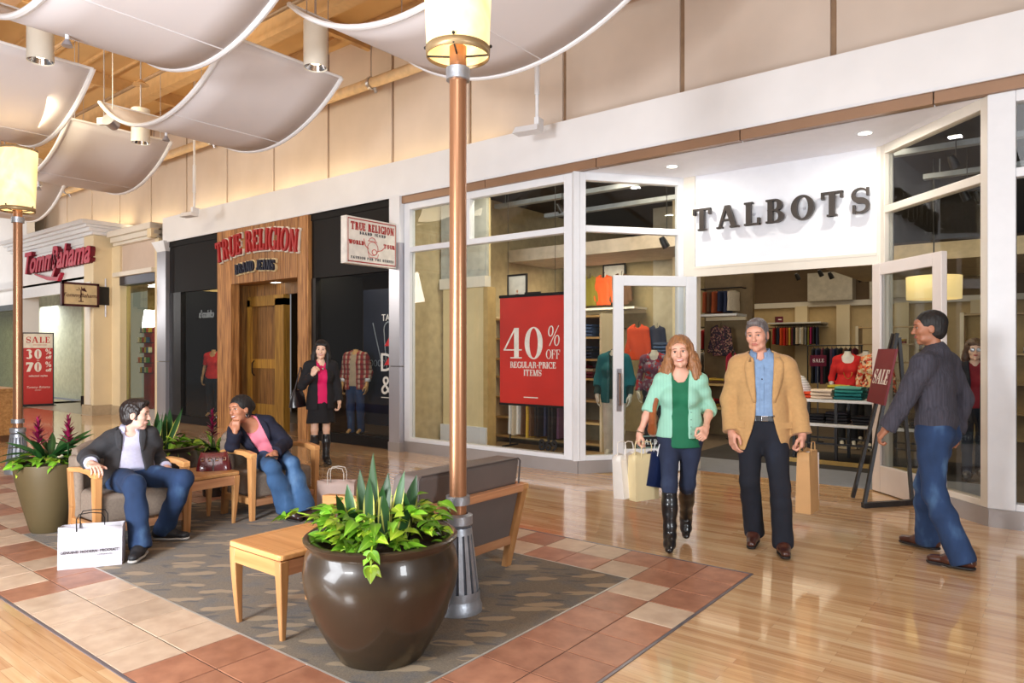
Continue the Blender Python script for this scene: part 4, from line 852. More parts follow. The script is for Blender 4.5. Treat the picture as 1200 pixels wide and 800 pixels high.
# ------------------------------------------------------------------ furniture
MAPLE = wood('maple', (226, 172, 112), (198, 138, 82), 0, .7, .38, .2); MAPLEV = wood('maple_upright', (222, 166, 108), (192, 130, 76), 2, .7, .38, .2); MAPLEY = wood('maple_cross', (216, 160, 116), (186, 126, 88), 1, .7, .38, .2)
TAUPE = M('taupe_weave', (142, 126, 112), .92, var=.1, scale=60, bump=.4, bscale=260); GREYL = M('grey_vinyl', (112, 102, 98), .5, var=.05, scale=5, bump=.08, bscale=180)
PIPE_ = M('piping_dark', (74, 66, 64), .6)
def rbox(x0, x1, y0, y1, z0, z1): return MB().box(x0, x1, y0, y1, z0, z1)
def armchair(loc, label, W=.74, uph=TAUPE):
    o = thing('armchair', label, 'armchair', loc, 0, 'lounge armchairs'); hw = W/2
    for s_ in (-1, 1):
        y0, y1 = (s_*hw-.055 if s_ > 0 else -hw, s_*hw if s_ > 0 else -hw+.055)
        fp = MB(); fp.hexa([(-.05, y0+.006, 0), (-.012, y0+.006, 0), (-.012, y1-.006, 0), (-.05, y1-.006, 0)], [(-.075, y0, .57), (.0, y0, .57), (.0, y1, .57), (-.075, y1, .57)]); fp.build('front_post', MAPLEV, o, bev=.004)
        prof = [(0, .57), (0, .615), (-.12, .632), (-.3, .632), (-.5, .612), (-.54, .598), (-.5, .575), (-.3, .592), (-.14, .588), (-.075, .57)]
        MB().extr([(x, y0-.004, z) for x, z in prof], (0, y1-y0+.008, 0)).build('arm', MAPLE, o, bev=.006)
        rp = MB(); rp.hexa([(-.53, y0, 0), (-.485, y0, 0), (-.485, y1, 0), (-.53, y1, 0)], [(-.50, y0, .3), (-.44, y0, .3), (-.44, y1, .3), (-.50, y1, .3)]); rp.hexa([(-.50, y0, .3), (-.44, y0, .3), (-.44, y1, .3), (-.50, y1, .3)], [(-.545, y0, .6), (-.48, y0, .6), (-.48, y1, .6), (-.545, y1, .6)]); rp.build('rear_post', MAPLEV, o, bev=.004)
        bx('side_rail', MAPLE, o, -.5, -.05, y0+.008, y1-.008, .15, .21, .004)
    bx('front_rail', MAPLEY, o, -.05, -.015, -hw+.055, hw-.055, .13, .19, .004); bx('rear_rail', MAPLEY, o, -.5, -.46, -hw+.055, hw-.055, .15, .21)
    iw = hw-.06
    rbox(-.6, -.035, -iw, iw, .195, .43).build('seat', uph, o, bev=.04, segs=4, smooth=True, ang=80)
    nb = 14; bk = MB()
    def sec(f):
        y = f*(iw+.0); x = -.62-.14*(1-f*f); th = .16; zt = .80-.055*f*f
        return [(x+th, y, .2), (x+th+.0, y, .42), (x+th-.035, y, zt-.03), (x+th-.07, y, zt), (x+.02, y, zt), (x-.01, y, zt-.03), (x, y, .2)]
    sp = [sec(2*k/nb-1) for k in range(nb+1)]; m_ = len(sp[0])
    bk.add([p for s2 in sp for p in s2], [(k*m_+j, k*m_+(j+1) % m_, (k+1)*m_+(j+1) % m_, (k+1)*m_+j) for k in range(nb) for j in range(m_)]+[tuple(range(m_-1, -1, -1)), tuple(nb*m_+j for j in range(m_))])
    bk.build('backrest', uph, o, bev=.02, segs=3, smooth=True, ang=60)
    for s_ in (-1, 1): MB().box(-.6, -.42, s_*iw-.035, s_*iw+.035, .2, .70).build('wing', uph, o, bev=.03, segs=3, smooth=True, ang=80)
    return o
armchair((-5.80, 2.61, 0), 'maple framed armchair with taupe upholstery under the seated man'); armchair((-5.77, 3.90, 0), 'maple framed armchair under the seated woman beside the side table')
def loveseat():
    o = thing('loveseat', 'grey vinyl loveseat in a maple frame, its back to the camera behind the lamp post', 'loveseat', (-3.84, 3.42, 0), R(180)); hw = .56
    for s_ in (-1, 1):
        y0, y1 = (hw-.06, hw) if s_ > 0 else (-hw, -hw+.06)
        MB().hexa([(-.70, y0, 0), (-.655, y0, 0), (-.655, y1, 0), (-.70, y1, 0)], [(-.86, y0, .615), (-.76, y0, .615), (-.76, y1, .615), (-.86, y1, .615)]).build('rear_post', MAPLEV, o, bev=.004)
        MB().extr([(x, y0, z) for x, z in [(0, .55), (0, .60), (-.2, .62), (-.5, .62), (-.86, .615), (-.86, .575), (-.5, .575), (-.2, .572), (-.08, .55)]], (0, .06, 0)).build('arm', MAPLE, o, bev=.005)
        MB().hexa([(-.05, y0+.006, 0), (-.012, y0+.006, 0), (-.012, y1-.006, 0), (-.05, y1-.006, 0)], [(-.08, y0, .56), (0, y0, .56), (0, y1, .56), (-.08, y1, .56)]).build('front_post', MAPLEV, o, bev=.004)
        bx('side_rail', MAPLE, o, -.68, -.05, y0+.01, y1-.01, .17, .23)
    bx('back_rail', MAPLEY, o, -.86, -.80, -hw+.06, hw-.06, .565, .615, .004); bx('back_rail', MAPLEY, o, -.745, -.69, -hw+.06, hw-.06, .175, .235, .004); bx('front_rail', MAPLEY, o, -.05, -.015, -hw+.06, hw-.06, .14, .2)
    MB().hexa([(-.735, -hw+.07, .23), (-.66, -hw+.07, .23), (-.66, hw-.07, .23), (-.735, hw-.07, .23)], [(-.82, -hw+.07, .57), (-.72, -hw+.07, .57), (-.72, hw-.07, .57), (-.82, hw-.07, .57)]).build('back_panel', GREYL, o)
    MB().hexa([(-.80, -hw+.06, .6), (-.58, -hw+.06, .6), (-.58, hw-.06, .6), (-.80, hw-.06, .6)], [(-.83, -hw+.06, .80), (-.62, -hw+.06, .80), (-.62, hw-.06, .80), (-.83, hw-.06, .80)]).build('back_cushion', GREYL, o, bev=.03, segs=4, smooth=True, ang=80)
    MB().hexa([(-.70, -hw+.065, .36), (-.5, -hw+.065, .36), (-.56, hw-.065, .36), (-.70, hw-.065, .36)], [(-.74, -hw+.065, .62), (-.58, -hw+.065, .62), (-.58, hw-.065, .62), (-.74, hw-.065, .62)]).build('inner_back', GREYL, o)
    MB().tube([(-.825, -hw+.075, .62), (-.835, -hw+.07, .78), (-.832, -hw+.09, .797), (-.832, hw-.09, .797), (-.835, hw-.07, .78), (-.825, hw-.075, .62)], .006, 6).build('piping', PIPE_, o, smooth=True)
    rbox(-.62, -.04, -hw+.065, hw-.065, .2, .43).build('seat', GREYL, o, bev=.04, segs=4, smooth=True, ang=80)
loveseat()
def side_table(loc, label, a=.51, b_=.55, hgt=.47):
    o = thing('side_table', label, 'table', loc, 0, 'maple side tables'); ha, hb = a/2, b_/2; c = .03
    rp = []
    for cx, cy, a0 in ((ha-c, hb-c, 0), (-ha+c, hb-c, 90), (-ha+c, -hb+c, 180), (ha-c, -hb+c, 270)):
        for k in range(5): rp.append((cx+c*math.cos(R(a0+22.5*k)), cy+c*math.sin(R(a0+22.5*k))))
    MB().prism(rp, hgt-.03, hgt).build('tabletop', MAPLE, o, bev=.008, segs=3)
    i_ = .05
    for b4 in ((-ha+i_, ha-i_, -hb+i_, -hb+i_+.003), (-ha+i_, ha-i_, hb-i_-.003, hb-i_), (-ha+i_, -ha+i_+.003, -hb+i_, hb-i_), (ha-i_-.003, ha-i_, -hb+i_, hb-i_)): bx('inlay_line', M('inlay', (190, 128, 74), .4), o, *b4, hgt-.001, hgt+.0006)
    bx('groove', M('groove', (130, 86, 48), .6), o, -ha+.008, ha-.008, -hb+.008, hb-.008, hgt-.038, hgt-.028)
    for b4 in ((-ha+.05, ha-.05, -hb+.006, -hb+.028), (-ha+.05, ha-.05, hb-.028, hb-.006), (-ha+.006, -ha+.028, -hb+.05, hb-.05), (ha-.028, ha-.006, -hb+.05, hb-.05)): bx('apron', MAPLE if b4[1]-b4[0] > .2 else MAPLEY, o, *b4, hgt-.115, hgt-.036)
    for sx in (-1, 1):
        for sy in (-1, 1):
            x1, y1 = sx*(ha-.004), sy*(hb-.004); lg = MB(); lev = []
            for t_, ins, w_ in ((0, .028, .026), (.12, .017, .036), (.25, .008, .046), (.36, .002, .054), (hgt-.034, 0, .058)):
                xa, ya = x1-sx*ins, y1-sy*ins; xb, yb = xa-sx*w_, ya-sy*w_
                xs_, ys_ = sorted((xa, xb)), sorted((ya, yb)); lev.append([(xs_[0], ys_[0], t_), (xs_[1], ys_[0], t_), (xs_[1], ys_[1], t_), (xs_[0], ys_[1], t_)])
            o_ = [p for l_ in lev for p in l_]; n = len(lev)
            lg.add(o_, [(3, 2, 1, 0), tuple(4*(n-1)+k for k in range(4))]+[(4*i+k, 4*i+(k+1) % 4, 4*i+4+(k+1) % 4, 4*i+4+k) for i in range(n-1) for k in range(4)])
            lg.build('leg', MAPLEV, o, bev=.006, smooth=True, ang=40)
    return o
side_table((-3.49, 2.42, 0), 'maple side table in front, touching the glazed brown pot'); side_table((-6.07, 3.20, 0), 'maple side table between the two armchairs, red handbag on it', .52, .50)

# ------------------------------------------------------------------ planters
def leaf_mat(name, mid, edge, lo=.0, gloss=.35, stripe=False):
    m, nt, b = NT(name); tc = N(nt, 'ShaderNodeTexCoord'); sp = N(nt, 'ShaderNodeSeparateXYZ'); nt.links.new(tc.outputs['Generated'], sp.inputs[0])
    a = N(nt, 'ShaderNodeMath', operation='SUBTRACT'); a.inputs[1].default_value = .5; nt.links.new(sp.outputs[0], a.inputs[0]); ab = N(nt, 'ShaderNodeMath', operation='ABSOLUTE'); nt.links.new(a.outputs[0], ab.inputs[0])
    r = ramp(nt, [(0, lin(mid)), (.33, lin(mid)), (.41, lin(edge))] if stripe else [(0, lin(edge)), (.06, lin(mid)), (.5, lin(tuple(int(x*.85) for x in mid)))])
    nt.links.new(ab.outputs[0], r.inputs[0]); oi = N(nt, 'ShaderNodeObjectInfo'); hs = N(nt, 'ShaderNodeHueSaturation'); mr = N(nt, 'ShaderNodeMapRange'); mr.inputs['To Min'].default_value = .6; mr.inputs['To Max'].default_value = 1.35
    nt.links.new(oi.outputs['Random'], mr.inputs[0]); nt.links.new(mr.outputs[0], hs.inputs['Value']); nt.links.new(r.outputs[0], hs.inputs['Color']); nt.links.new(hs.outputs[0], b.inputs['Base Color'])
    b.inputs['Roughness'].default_value = gloss; b.inputs['Subsurface Weight'].default_value = .0; return m
POTH = leaf_mat('pothos_leaf', (112, 168, 40), (150, 196, 70)); POTHL = leaf_mat('pothos_leaf_light', (160, 196, 50), (196, 214, 90)); SNAKE = leaf_mat('snake_leaf', (44, 84, 38), (206, 204, 96), gloss=.45, stripe=True); DKL = leaf_mat('dark_leaf', (38, 78, 36), (60, 104, 50)); BROM = leaf_mat('bromeliad_bract', (128, 20, 64), (160, 40, 90))
def blade(L, W, curve, fold, n=7, heart=False, twist=0):
    """leaf along +Z? no: along +Y, bending down (-Z) by curve"""
    mb = MB(); vs = []; fs = []
    for i in range(n+1):
        t_ = i/n
        w_ = W*((math.sin(math.pi*min(1, t_*.93+.07))**.75)*(1.25-.75*t_) if heart else (min(1, .55+1.1*t_) if t_ < .55 else max(0, (1-((t_-.55)/.45)**1.8))))
        if i == n: w_ = 0.0008
        y = L*t_; z = -curve*t_*t_; an = twist*t_
        for s_ in (-1, 0, 1):
            px, pz = s_*w_/2, abs(s_)*fold*w_
            vs.append((px*math.cos(an)-pz*math.sin(an), y, z+px*math.sin(an)+pz*math.cos(an)))
    for i in range(n):
        for k in (0, 1): a = i*3+k; fs.append((a, a+1, a+4, a+3))
    return mb.add(vs, fs)
def leaf_set(mats, L, W, curve, fold, heart, cnt=4, n=6):
    return [blade(L*random.uniform(.8, 1.2), W*random.uniform(.85, 1.15), curve*random.uniform(.5, 1.5), fold, n, heart, random.uniform(-.5, .5)).mesh('leaf', mats[k % len(mats)], True, 180) for k in range(cnt)]
PL1 = leaf_set([POTH, POTHL, POTH], .105, .07, .04, .18, True, 9)
def foliage(o, meshes, cnt, r0, r1, z0, z1, c=(0, 0), tilt=(-20, 50), name='leaf', sc=(.8, 1.2), bowlz=True):
    for k in range(cnt):
        a = random.uniform(0, 2*math.pi); f = math.sqrt(random.random()); r_ = r0+(r1-r0)*f
        z = z0+(z1-z0)*random.random()*(1.0-.55*f if bowlz else 1)
        l = ob(name, random.choice(meshes), o, (c[0]+r_*math.cos(a), c[1]+r_*math.sin(a), z)); s_ = random.uniform(*sc); l.scale = (s_, s_, s_)
        l.rotation_euler = (R(random.uniform(*tilt)), R(random.uniform(-35, 35)), a-math.pi/2+R(random.uniform(-50, 50)))
def snakes(o, spots, hmin, hmax, z, c=(0, 0), W=.066):
    for dx, dy, lean, az, hh in spots:
        me = blade(hh, W*random.uniform(.85, 1.1), random.uniform(-.07, .07), .16, 8, False, random.uniform(-.9, .9)).mesh('blade_leaf', SNAKE, True, 180)
        l = ob('blade_leaf', me, o, (c[0]+dx, c[1]+dy, z)); l.rotation_euler = Euler((R(90), R(lean), az), 'XYZ')
SOIL = M('soil', (48, 36, 28), .95, bump=.6)
def pot_round(o, mat, Rr=.385, H_=.61):
    k = Rr/.385; p = [(0, 0), (.19, 0), (.215, .012), (.27, .1), (.335, .22), (.38, .36), (.392, .44), (.378, .53), (.36, .565), (.362, .58), (.385, .60), (.388, .612), (.375, .622), (.335, .612), (.315, .57), (.30, .52)]
    MB().lathe([(r*k, z*H_/.61) for r, z in p], 56).build('pot', mat, o, smooth=True, ang=60); MB().cyl((0, 0), .312*k, .50*H_/.61, .545*H_/.61, 40).build('soil', SOIL, o)
GLZ = M('glazed_brown', (60, 48, 36), .3, metal=.0, var=.1, scale=3, coat=.35, spec=.4)
p1_ = thing('planter', 'large glazed brown pot of snake plant and bright pothos in the foreground', 'potted plant', (-2.744, 2.41, 0)); pot_round(p1_, GLZ)
foliage(p1_, PL1, 290, .03, .325, .60, .76, tilt=(-20, 50), sc=(.6, 1.0), bowlz=False)
# the back-left of the pot carries the tall blades (towards the loveseat side)
random.seed(11)
sp_ = []
for (px_, hh, ln) in ((-.16, .30, -10), (-.10, .37, -6), (-.03, .47, -1), (.04, .36, 3), (-.21, .28, -20), (.11, .38, 7), (.17, .36, 13), (.21, .30, 20), (-.13, .22, -30), (.0, .30, 2), (.07, .27, 9), (-.07, .26, -8), (.14, .24, 26), (-.05, .34, -3)):
    d_ = random.uniform(-.02, .1); px_ = px_*.72-.02; sp_.append((px_*.786-.618*d_, px_*.618+.786*d_, ln, R(38.2)+random.uniform(-1.1, 1.1), hh))
snakes(p1_, sp_, 0, 0, .56)
for az in (312, 216):                     # trailing stems over the rim
    a = R(az); st = [(r_*math.cos(a), r_*math.sin(a), z) for r_, z in ((.2, .62), (.32, .68), (.39, .635), (.41, .57))]
    if az == 216: st = [(r_*math.cos(a), r_*math.sin(a), z) for r_, z in ((.2, .62), (.34, .70), (.44, .72), (.5, .69))]
    MB().tube(st, .004, 5).build('vine_stem', POTHL, p1_, smooth=True)
    for k, p in enumerate(st[1:]):
        for s_ in (-1, .3, 1):
            l = ob('leaf', random.choice(PL1), p1_, p); l.rotation_euler = (R(random.uniform(-75, -30) if k > 0 and az > 300 else random.uniform(-15, 20)), R(30*s_+random.uniform(-15, 15)), a-math.pi/2+s_*.7+random.uniform(-.3, .3)); z_ = random.uniform(.6, .95); l.scale = (z_, z_, z_)
p2_ = thing('planter', 'tall tapered olive planter with magenta bromeliads at the left', 'potted plant', (-6.87, 2.29, 0))
OLV = M('olive_pot', (98, 84, 56), .5, metal=.1, var=.08, scale=3)
MB().lathe([(0, 0), (.125, 0), (.14, .02), (.2, .25), (.245, .45), (.262, .57), (.262, .59), (.24, .59), (.225, .5)], 44).build('pot', OLV, p2_, smooth=True, ang=50); MB().cyl((0, 0), .228, .46, .53, 32).build('soil', SOIL, p2_)
DK1 = leaf_set([DKL], .30, .055, .12, .2, False, 5, 8)
foliage(p2_, PL1, 60, .08, .25, .56, .70, tilt=(-30, 40)); foliage(p2_, DK1, 34, .0, .08, .58, .66, tilt=(5, 70), name='strap_leaf', bowlz=False)
def spike(o, x, y, z, h):
    st = MB().tube([(x, y, z), (x, y, z+h*.5)], .008, 6).build('flower_stem', DKL, o, smooth=True)
    br = [blade(.09, .03, .01, .2, 4).mesh('bract', BROM, True, 180)]
    for k in range(22):
        f = k/21; l = ob('bract', br[0], o, (x, y, z+h*(.35+.6*f))); s_ = 1.25-.6*f; l.scale = (s_,)*3; l.rotation_euler = (R(35+40*f), 0, k*2.4)
spike(p2_, -.07, -.06, .6, .36); spike(p2_, .14, .1, .6, .38)
p3_ = thing('planter', 'dark round pot of snake plant and lime pothos behind the seated man', 'potted plant', (-7.0, 3.27, 0)); pot_round(p3_, M('dark_pot', (62, 54, 50), .3, metal=.3, coat=.3))
foliage(p3_, PL1, 110, .06, .36, .57, .74, tilt=(-25, 40))
snakes(p3_, [(.06*math.cos(k*1.3)*1.6, .06*math.sin(k*1.3)*1.6, random.uniform(-18, 22), R(38.2)+random.uniform(-.6, .6), random.uniform(.26, .46)) for k in range(15)], 0, 0, .55)
p4_ = thing('planter', 'small dark planter with slender leaves and one magenta spike behind the side table', 'potted plant', (-7.15, 3.95, 0))
MB().lathe([(0, 0), (.12, 0), (.125, .02), (.155, .48), (.155, .5), (.135, .5), (.13, .44)], 32).build('pot', M('slate_pot', (54, 48, 46), .25, metal=.3, coat=.4), p4_, smooth=True, ang=50); MB().cyl((0, 0), .134, .40, .455, 24).build('soil', SOIL, p4_)
PL2 = leaf_set([POTH, DKL], .2, .035, .09, .2, False, 5, 7); foliage(p4_, PL2, 46, .0, .1, .46, .56, tilt=(10, 75), bowlz=False); spike(p4_, .03, -.05, .46, .45)

# ------------------------------------------------------------------ bags
def tote(name, label, loc, rz, w_, h_, d_, mat, top=None, handle=None, hmat=None, sag=.02, hh=.12, txt=None, flare=0, closed=False, cat='shopping bag'):
    o = thing(name, label, cat, loc, rz); hw, hd = w_/2, d_/2; n = 8; vs = []; fs = []; lev = 6
    for i in range(lev+1):
        t_ = i/lev; z = h_*t_; dd = hd*(1-(.85 if closed else .25)*t_**1.5); ww = hw*(1+flare*t_)
        ring = []
        for k in range(n+1): f = 2*k/n-1; ring.append((f*ww, -dd+sag*math.sin(3.1*f+4*t_)*.35*t_*(1-f*f), z+(.012*math.sin(5*f) if i == lev else 0)))
        ring.append((ww, 0+sag*.6*math.sin(6*t_), z))
        for k in range(n+1): f = 1-2*k/n; ring.append((f*ww, dd+sag*math.sin(2.3*f+3*t_)*.35*t_*(1-f*f), z))
        ring.append((-ww, 0-sag*.6*math.sin(6*t_), z)); vs += ring
    m_ = 2*n+4
    for i in range(lev):
        for k in range(m_): fs.append((i*m_+k, i*m_+(k+1) % m_, (i+1)*m_+(k+1) % m_, (i+1)*m_+k))
    fs.append(tuple(range(m_-1, -1, -1)))
    if closed: fs.append(tuple(lev*m_+k for k in range(m_)))
    MB().add(vs, fs).build('bag_body', mat, o, smooth=True, ang=30, solid=.003)
    if top: MB().box(-hw*.9, hw*.9, -hd*.5, -hd*.5+.003, h_*.3, h_*1.12).build('inner_sheet', top, o)
    for s_ in (-1, 1):
        y = s_*hd*(.2 if closed else .75); a = .22*w_
        MB().tube([(-a, y, h_-.03), (-a, y, h_+hh*.6), (-a*.8, y, h_+hh*.92), (0, y*.8, h_+hh), (a*.8, y, h_+hh*.92), (a, y, h_+hh*.6), (a, y, h_-.03)], .004, 6).build('handle', hmat or mat, o, smooth=True)
    return o
WBAG = M('bag_white', (196, 193, 202), .45, var=.03, bump=.25, bscale=9); INKB = M('bag_ink', (60, 50, 56), .6)
b1 = tote('shopping_bag', 'white shopping bag printed GENUINE with dark cord handles standing by the seated man', (-5.53, 2.12, 0), math.atan2(.36, .22), .40, .29, .16, WBAG, hmat=DARK, hh=.1, sag=.05, flare=.0)
put(sans('GENUINE  MODERN  PRODUCT', .0255, .0006, off=.0008), 'print', INKB, b1, (0, -.089, .115), (R(90), 0, 0)); put(sans('CLOTHING CO.', .015, .0006), 'print', INKB, b1, (.09, -.089, .09), (R(90), 0, 0))
bb = tote('shopping_bag', 'taupe paper shopping bag on the floor by the seated woman', (-5.46, 4.24, 0), R(38), .35, .31, .14, M('bag_taupe', (176, 152, 142), .7, var=.05, bump=.2, bscale=8), hh=.13, hmat=M('handle_clear', (200, 190, 180), .3))
# red handbag on the side table
def handbag(loc, label, mat, rz, w_=.24, h_=.15, d_=.11, metal=CHROME, strap=True, group=None):
    o = thing('handbag', label, 'handbag', loc, rz); vs = []; fs = []; n = 20; lev = 7
    for i in range(lev+1):
        t_ = i/lev; k_ = (1+.06*math.sin(math.pi*t_))*(1-.28*t_); dk = (1-.75*t_**1.6)
        for k in range(n):
            a = 2*math.pi*k/n; ca, sa = math.cos(a), math.sin(a); e = .6
            vs.append((w_/2*k_*math.copysign(abs(ca)**e, ca), d_/2*dk*math.copysign(abs(sa)**e, sa)*(1+.06*math.sin(7*a+5*t_)), h_*t_-.014*t_*(ca*ca)*-1.2))
    for i in range(lev):
        for k in range(n): fs.append((i*n+k, i*n+(k+1) % n, (i+1)*n+(k+1) % n, (i+1)*n+k))
    fs.append(tuple(range(n-1, -1, -1))); fs.append(tuple(lev*n+k for k in range(n)))
    MB().add(vs, fs).build('bag_body', mat, o, smooth=True, ang=60)
    MB().tube([(-w_*.33, 0, h_*.98), (w_*.33, 0, h_*.98)], .008, 6).build('zip', metal, o, smooth=True)
    for x in (-.3, -.1, .1, .3): MB().tube([(x*w_-.012, -d_*.42, h_*.62), (x*w_+.012, -d_*.42, h_*.62), (x*w_+.012, -d_*.36, h_*.78), (x*w_-.012, -d_*.36, h_*.78), (x*w_-.012, -d_*.42, h_*.62)], .004, 6).build('buckle', metal, o, smooth=True)
    MB().tube([(0, -d_*.55, .0), (0, -d_*.52, h_*.35), (0, -d_*.4, h_*.7)], .006, 6).build('tassel_strap', metal, o)
    if strap: MB().tube([(-w_*.25, 0, h_*.9), (-w_*.2, .02, h_*1.3), (0, .03, h_*1.45), (w_*.2, .02, h_*1.3), (w_*.25, 0, h_*.9)], .008, 8).build('handle', mat, o, smooth=True)
    return o
handbag((-6.05, 3.33, .471), 'dark red leather handbag with silver buckles on the side table', M('oxblood', (92, 26, 30), .25, coat=.5), math.atan2(.62, .78)+.3, .30, .15, .14, strap=False)

# ------------------------------------------------------------------ sculpting: distance fields turned into one continuous surface
V3 = lambda *a: np.array(a, dtype=np.float64)
def unit(v): v = np.asarray(v, float); return v/np.linalg.norm(v)
class Field:
    def __init__(s, lo, hi, h):
        s.lo = np.array(lo, float); s.h = h; s.n = np.ceil((np.array(hi)-s.lo)/h).astype(int)+1
        s.D = np.full(s.n, 1.0, np.float32); s.ax = [s.lo[i]+h*np.arange(s.n[i]) for i in range(3)]
    def sub(s, lo, hi, pad):
        a = np.maximum(np.floor((np.asarray(lo)-pad-s.lo)/s.h).astype(int), 0); b = np.minimum(np.ceil((np.asarray(hi)+pad-s.lo)/s.h).astype(int)+1, s.n)
        if np.any(b <= a): return None, None
        sl = tuple(slice(a[i], b[i]) for i in range(3))
        return sl, np.meshgrid(*[s.ax[i][sl[i]] for i in range(3)], indexing='ij', sparse=True)
    def mix(s, sl, d, k, op):
        d = d.astype(np.float32); A = s.D[sl]
        if op == 'u':
            h_ = np.maximum(k-np.abs(A-d), 0)/k if k > 0 else 0; s.D[sl] = np.minimum(A, d)-h_*h_*k*.25
        elif op == 's':
            d = -d; h_ = np.maximum(k-np.abs(A-d), 0)/k if k > 0 else 0; s.D[sl] = np.maximum(A, d)+h_*h_*k*.25
    def cone(s, a, b, ra, rb, k=.02, op='u', fr=None, fs=None):
        """tapered capsule; fr/fs: frame rows and scale for an oval section"""
        a = np.asarray(a, float); b = np.asarray(b, float); r = max(ra, rb)*(max(fs) if fs is not None else 1)
        sl, g = s.sub(np.minimum(a, b)-r, np.maximum(a, b)+r, k+3*s.h)
        if sl is None: return s
        P = [g[i]-a[i] for i in range(3)]; ab = b-a; sc_ = 1.0
        if fs is not None:
            Q = [(P[0]*fr[i][0]+P[1]*fr[i][1]+P[2]*fr[i][2])/fs[i] for i in range(3)]; ab = np.array([np.dot(ab, fr[i])/fs[i] for i in range(3)]); P = Q; sc_ = min(fs)
        L = max(np.dot(ab, ab), 1e-12); t = np.clip((P[0]*ab[0]+P[1]*ab[1]+P[2]*ab[2])/L, 0, 1)
        d = np.sqrt((P[0]-t*ab[0])**2+(P[1]-t*ab[1])**2+(P[2]-t*ab[2])**2)-(ra+(rb-ra)*t)
        s.mix(sl, d*sc_, k, op); return s
    def ell(s, c, r, fr=None, k=.02, op='u'):
        c = np.asarray(c, float); m = max(r); sl, g = s.sub(c-m, c+m, k+3*s.h)
        if sl is None: return s
        P = [g[i]-c[i] for i in range(3)]
        if fr is not None: P = [P[0]*fr[i][0]+P[1]*fr[i][1]+P[2]*fr[i][2] for i in range(3)]
        q = np.sqrt(sum((P[i]/r[i])**2 for i in range(3))); q2 = np.sqrt(sum((P[i]/(r[i]*r[i]))**2 for i in range(3)))+1e-9
        s.mix(sl, q*(q-1)/q2, k, op); return s
    def box(s, c, hf, rd, fr=None, k=.01, op='u'):
        c = np.asarray(c, float); m = float(np.linalg.norm(hf))+rd; sl, g = s.sub(c-m, c+m, k+3*s.h)
        if sl is None: return s
        P = [g[i]-c[i] for i in range(3)]
        if fr is not None: P = [P[0]*fr[i][0]+P[1]*fr[i][1]+P[2]*fr[i][2] for i in range(3)]
        q = [np.abs(P[i])-(hf[i]-rd) for i in range(3)]
        d = np.sqrt(sum(np.maximum(x, 0)**2 for x in q))+np.minimum(np.maximum(q[0], np.maximum(q[1], q[2])), 0)-rd
        s.mix(sl, d, k, op); return s
    def fold(s, amp, fx, fy, fz, seed=0):
        """soft cloth creases"""
        g = np.meshgrid(*s.ax, indexing='ij', sparse=True); rg = np.random.RandomState(seed); w_ = 0
        for i in range(4):
            p = rg.rand(4)*6.28; q = rg.uniform(-.5, .5, 3)
            w_ = w_+np.sin(fx*(g[0]+q[0]*g[2])+fy*(g[1]+q[1]*g[0])*(1+.3*i)+fz*g[2]*(1+.37*i)+p[0]+.8*np.sin(fz*.6*g[2]+fx*.5*g[0]+p[1]))
        s.D += (amp*w_/2.2).astype(np.float32); return s
    def twin(s):
        o = Field(s.lo, s.lo+s.h, s.h); o.n = s.n; o.ax = s.ax; o.D = np.full(s.n, 1.0, np.float32); return o
    def join(s, G, k=.02):
        h_ = np.maximum(k-np.abs(s.D-G.D), 0)/k; s.D = np.minimum(s.D, G.D)-h_*h_*k*.25; return s
    def clip(s, fn, k=.006):
        """keep where fn>0"""
        g = np.meshgrid(*s.ax, indexing='ij', sparse=True); d = -fn(*g)
        d = np.broadcast_to(d, s.D.shape).astype(np.float32); h_ = np.maximum(k-np.abs(s.D-d), 0)/k; s.D = np.maximum(s.D, d)+h_*h_*k*.25; return s
    def mesh(s, name, mat):
        D = s.D; D[0], D[-1] = 1, 1; D[:, 0], D[:, -1] = 1, 1; D[:, :, 0], D[:, :, -1] = 1, 1
        I = D < 0; n = np.array(D.shape)-1; cnt = np.zeros(n, np.int8)
        for dx in (0, 1):
            for dy in (0, 1):
                for dz in (0, 1): cnt += I[dx:dx+n[0], dy:dy+n[1], dz:dz+n[2]]
        act = (cnt > 0) & (cnt < 8); ijk = np.argwhere(act); idx = np.full(n, -1, np.int32); idx[act] = np.arange(len(ijk))
        cor = {}
        for dx in (0, 1):
            for dy in (0, 1):
                for dz in (0, 1): cor[(dx, dy, dz)] = D[ijk[:, 0]+dx, ijk[:, 1]+dy, ijk[:, 2]+dz].astype(np.float64)
        pos = np.zeros((len(ijk), 3)); w_ = np.zeros(len(ijk))
        for c0 in cor:
            for a in range(3):
                if c0[a]: continue
                c1 = list(c0); c1[a] = 1; c1 = tuple(c1); d0, d1 = cor[c0], cor[c1]; m_ = (d0 < 0) != (d1 < 0)
                t = np.where(m_, d0/np.where(m_, d0-d1, 1), 0)
                for b in range(3): pos[:, b] += np.where(m_, (c0[b]+(t if b == a else 0)), 0)
                w_ += m_
        pos = s.lo+s.h*(ijk+pos/np.maximum(w_, 1)[:, None]); quads = []
        for a in range(3):
            b, c = (a+1) % 3, (a+2) % 3; sl0 = [slice(None)]*3; sl1 = [slice(None)]*3; sl0[a] = slice(0, -1); sl1[a] = slice(1, None)
            A, B = I[tuple(sl0)], I[tuple(sl1)]; e = np.argwhere(A != B)
            e = e[(e[:, b] > 0) & (e[:, c] > 0) & (e[:, b] < D.shape[b]-1) & (e[:, c] < D.shape[c]-1)]
            fl = A[e[:, 0], e[:, 1], e[:, 2]]; f = []
            for db, dc in ((0, 0), (1, 0), (1, 1), (0, 1)):
                q = e.copy(); q[:, b] -= db; q[:, c] -= dc; f.append(idx[q[:, 0], q[:, 1], q[:, 2]])
            f = np.stack(f, 1); f[~fl] = f[~fl][:, ::-1]; quads.append(f)
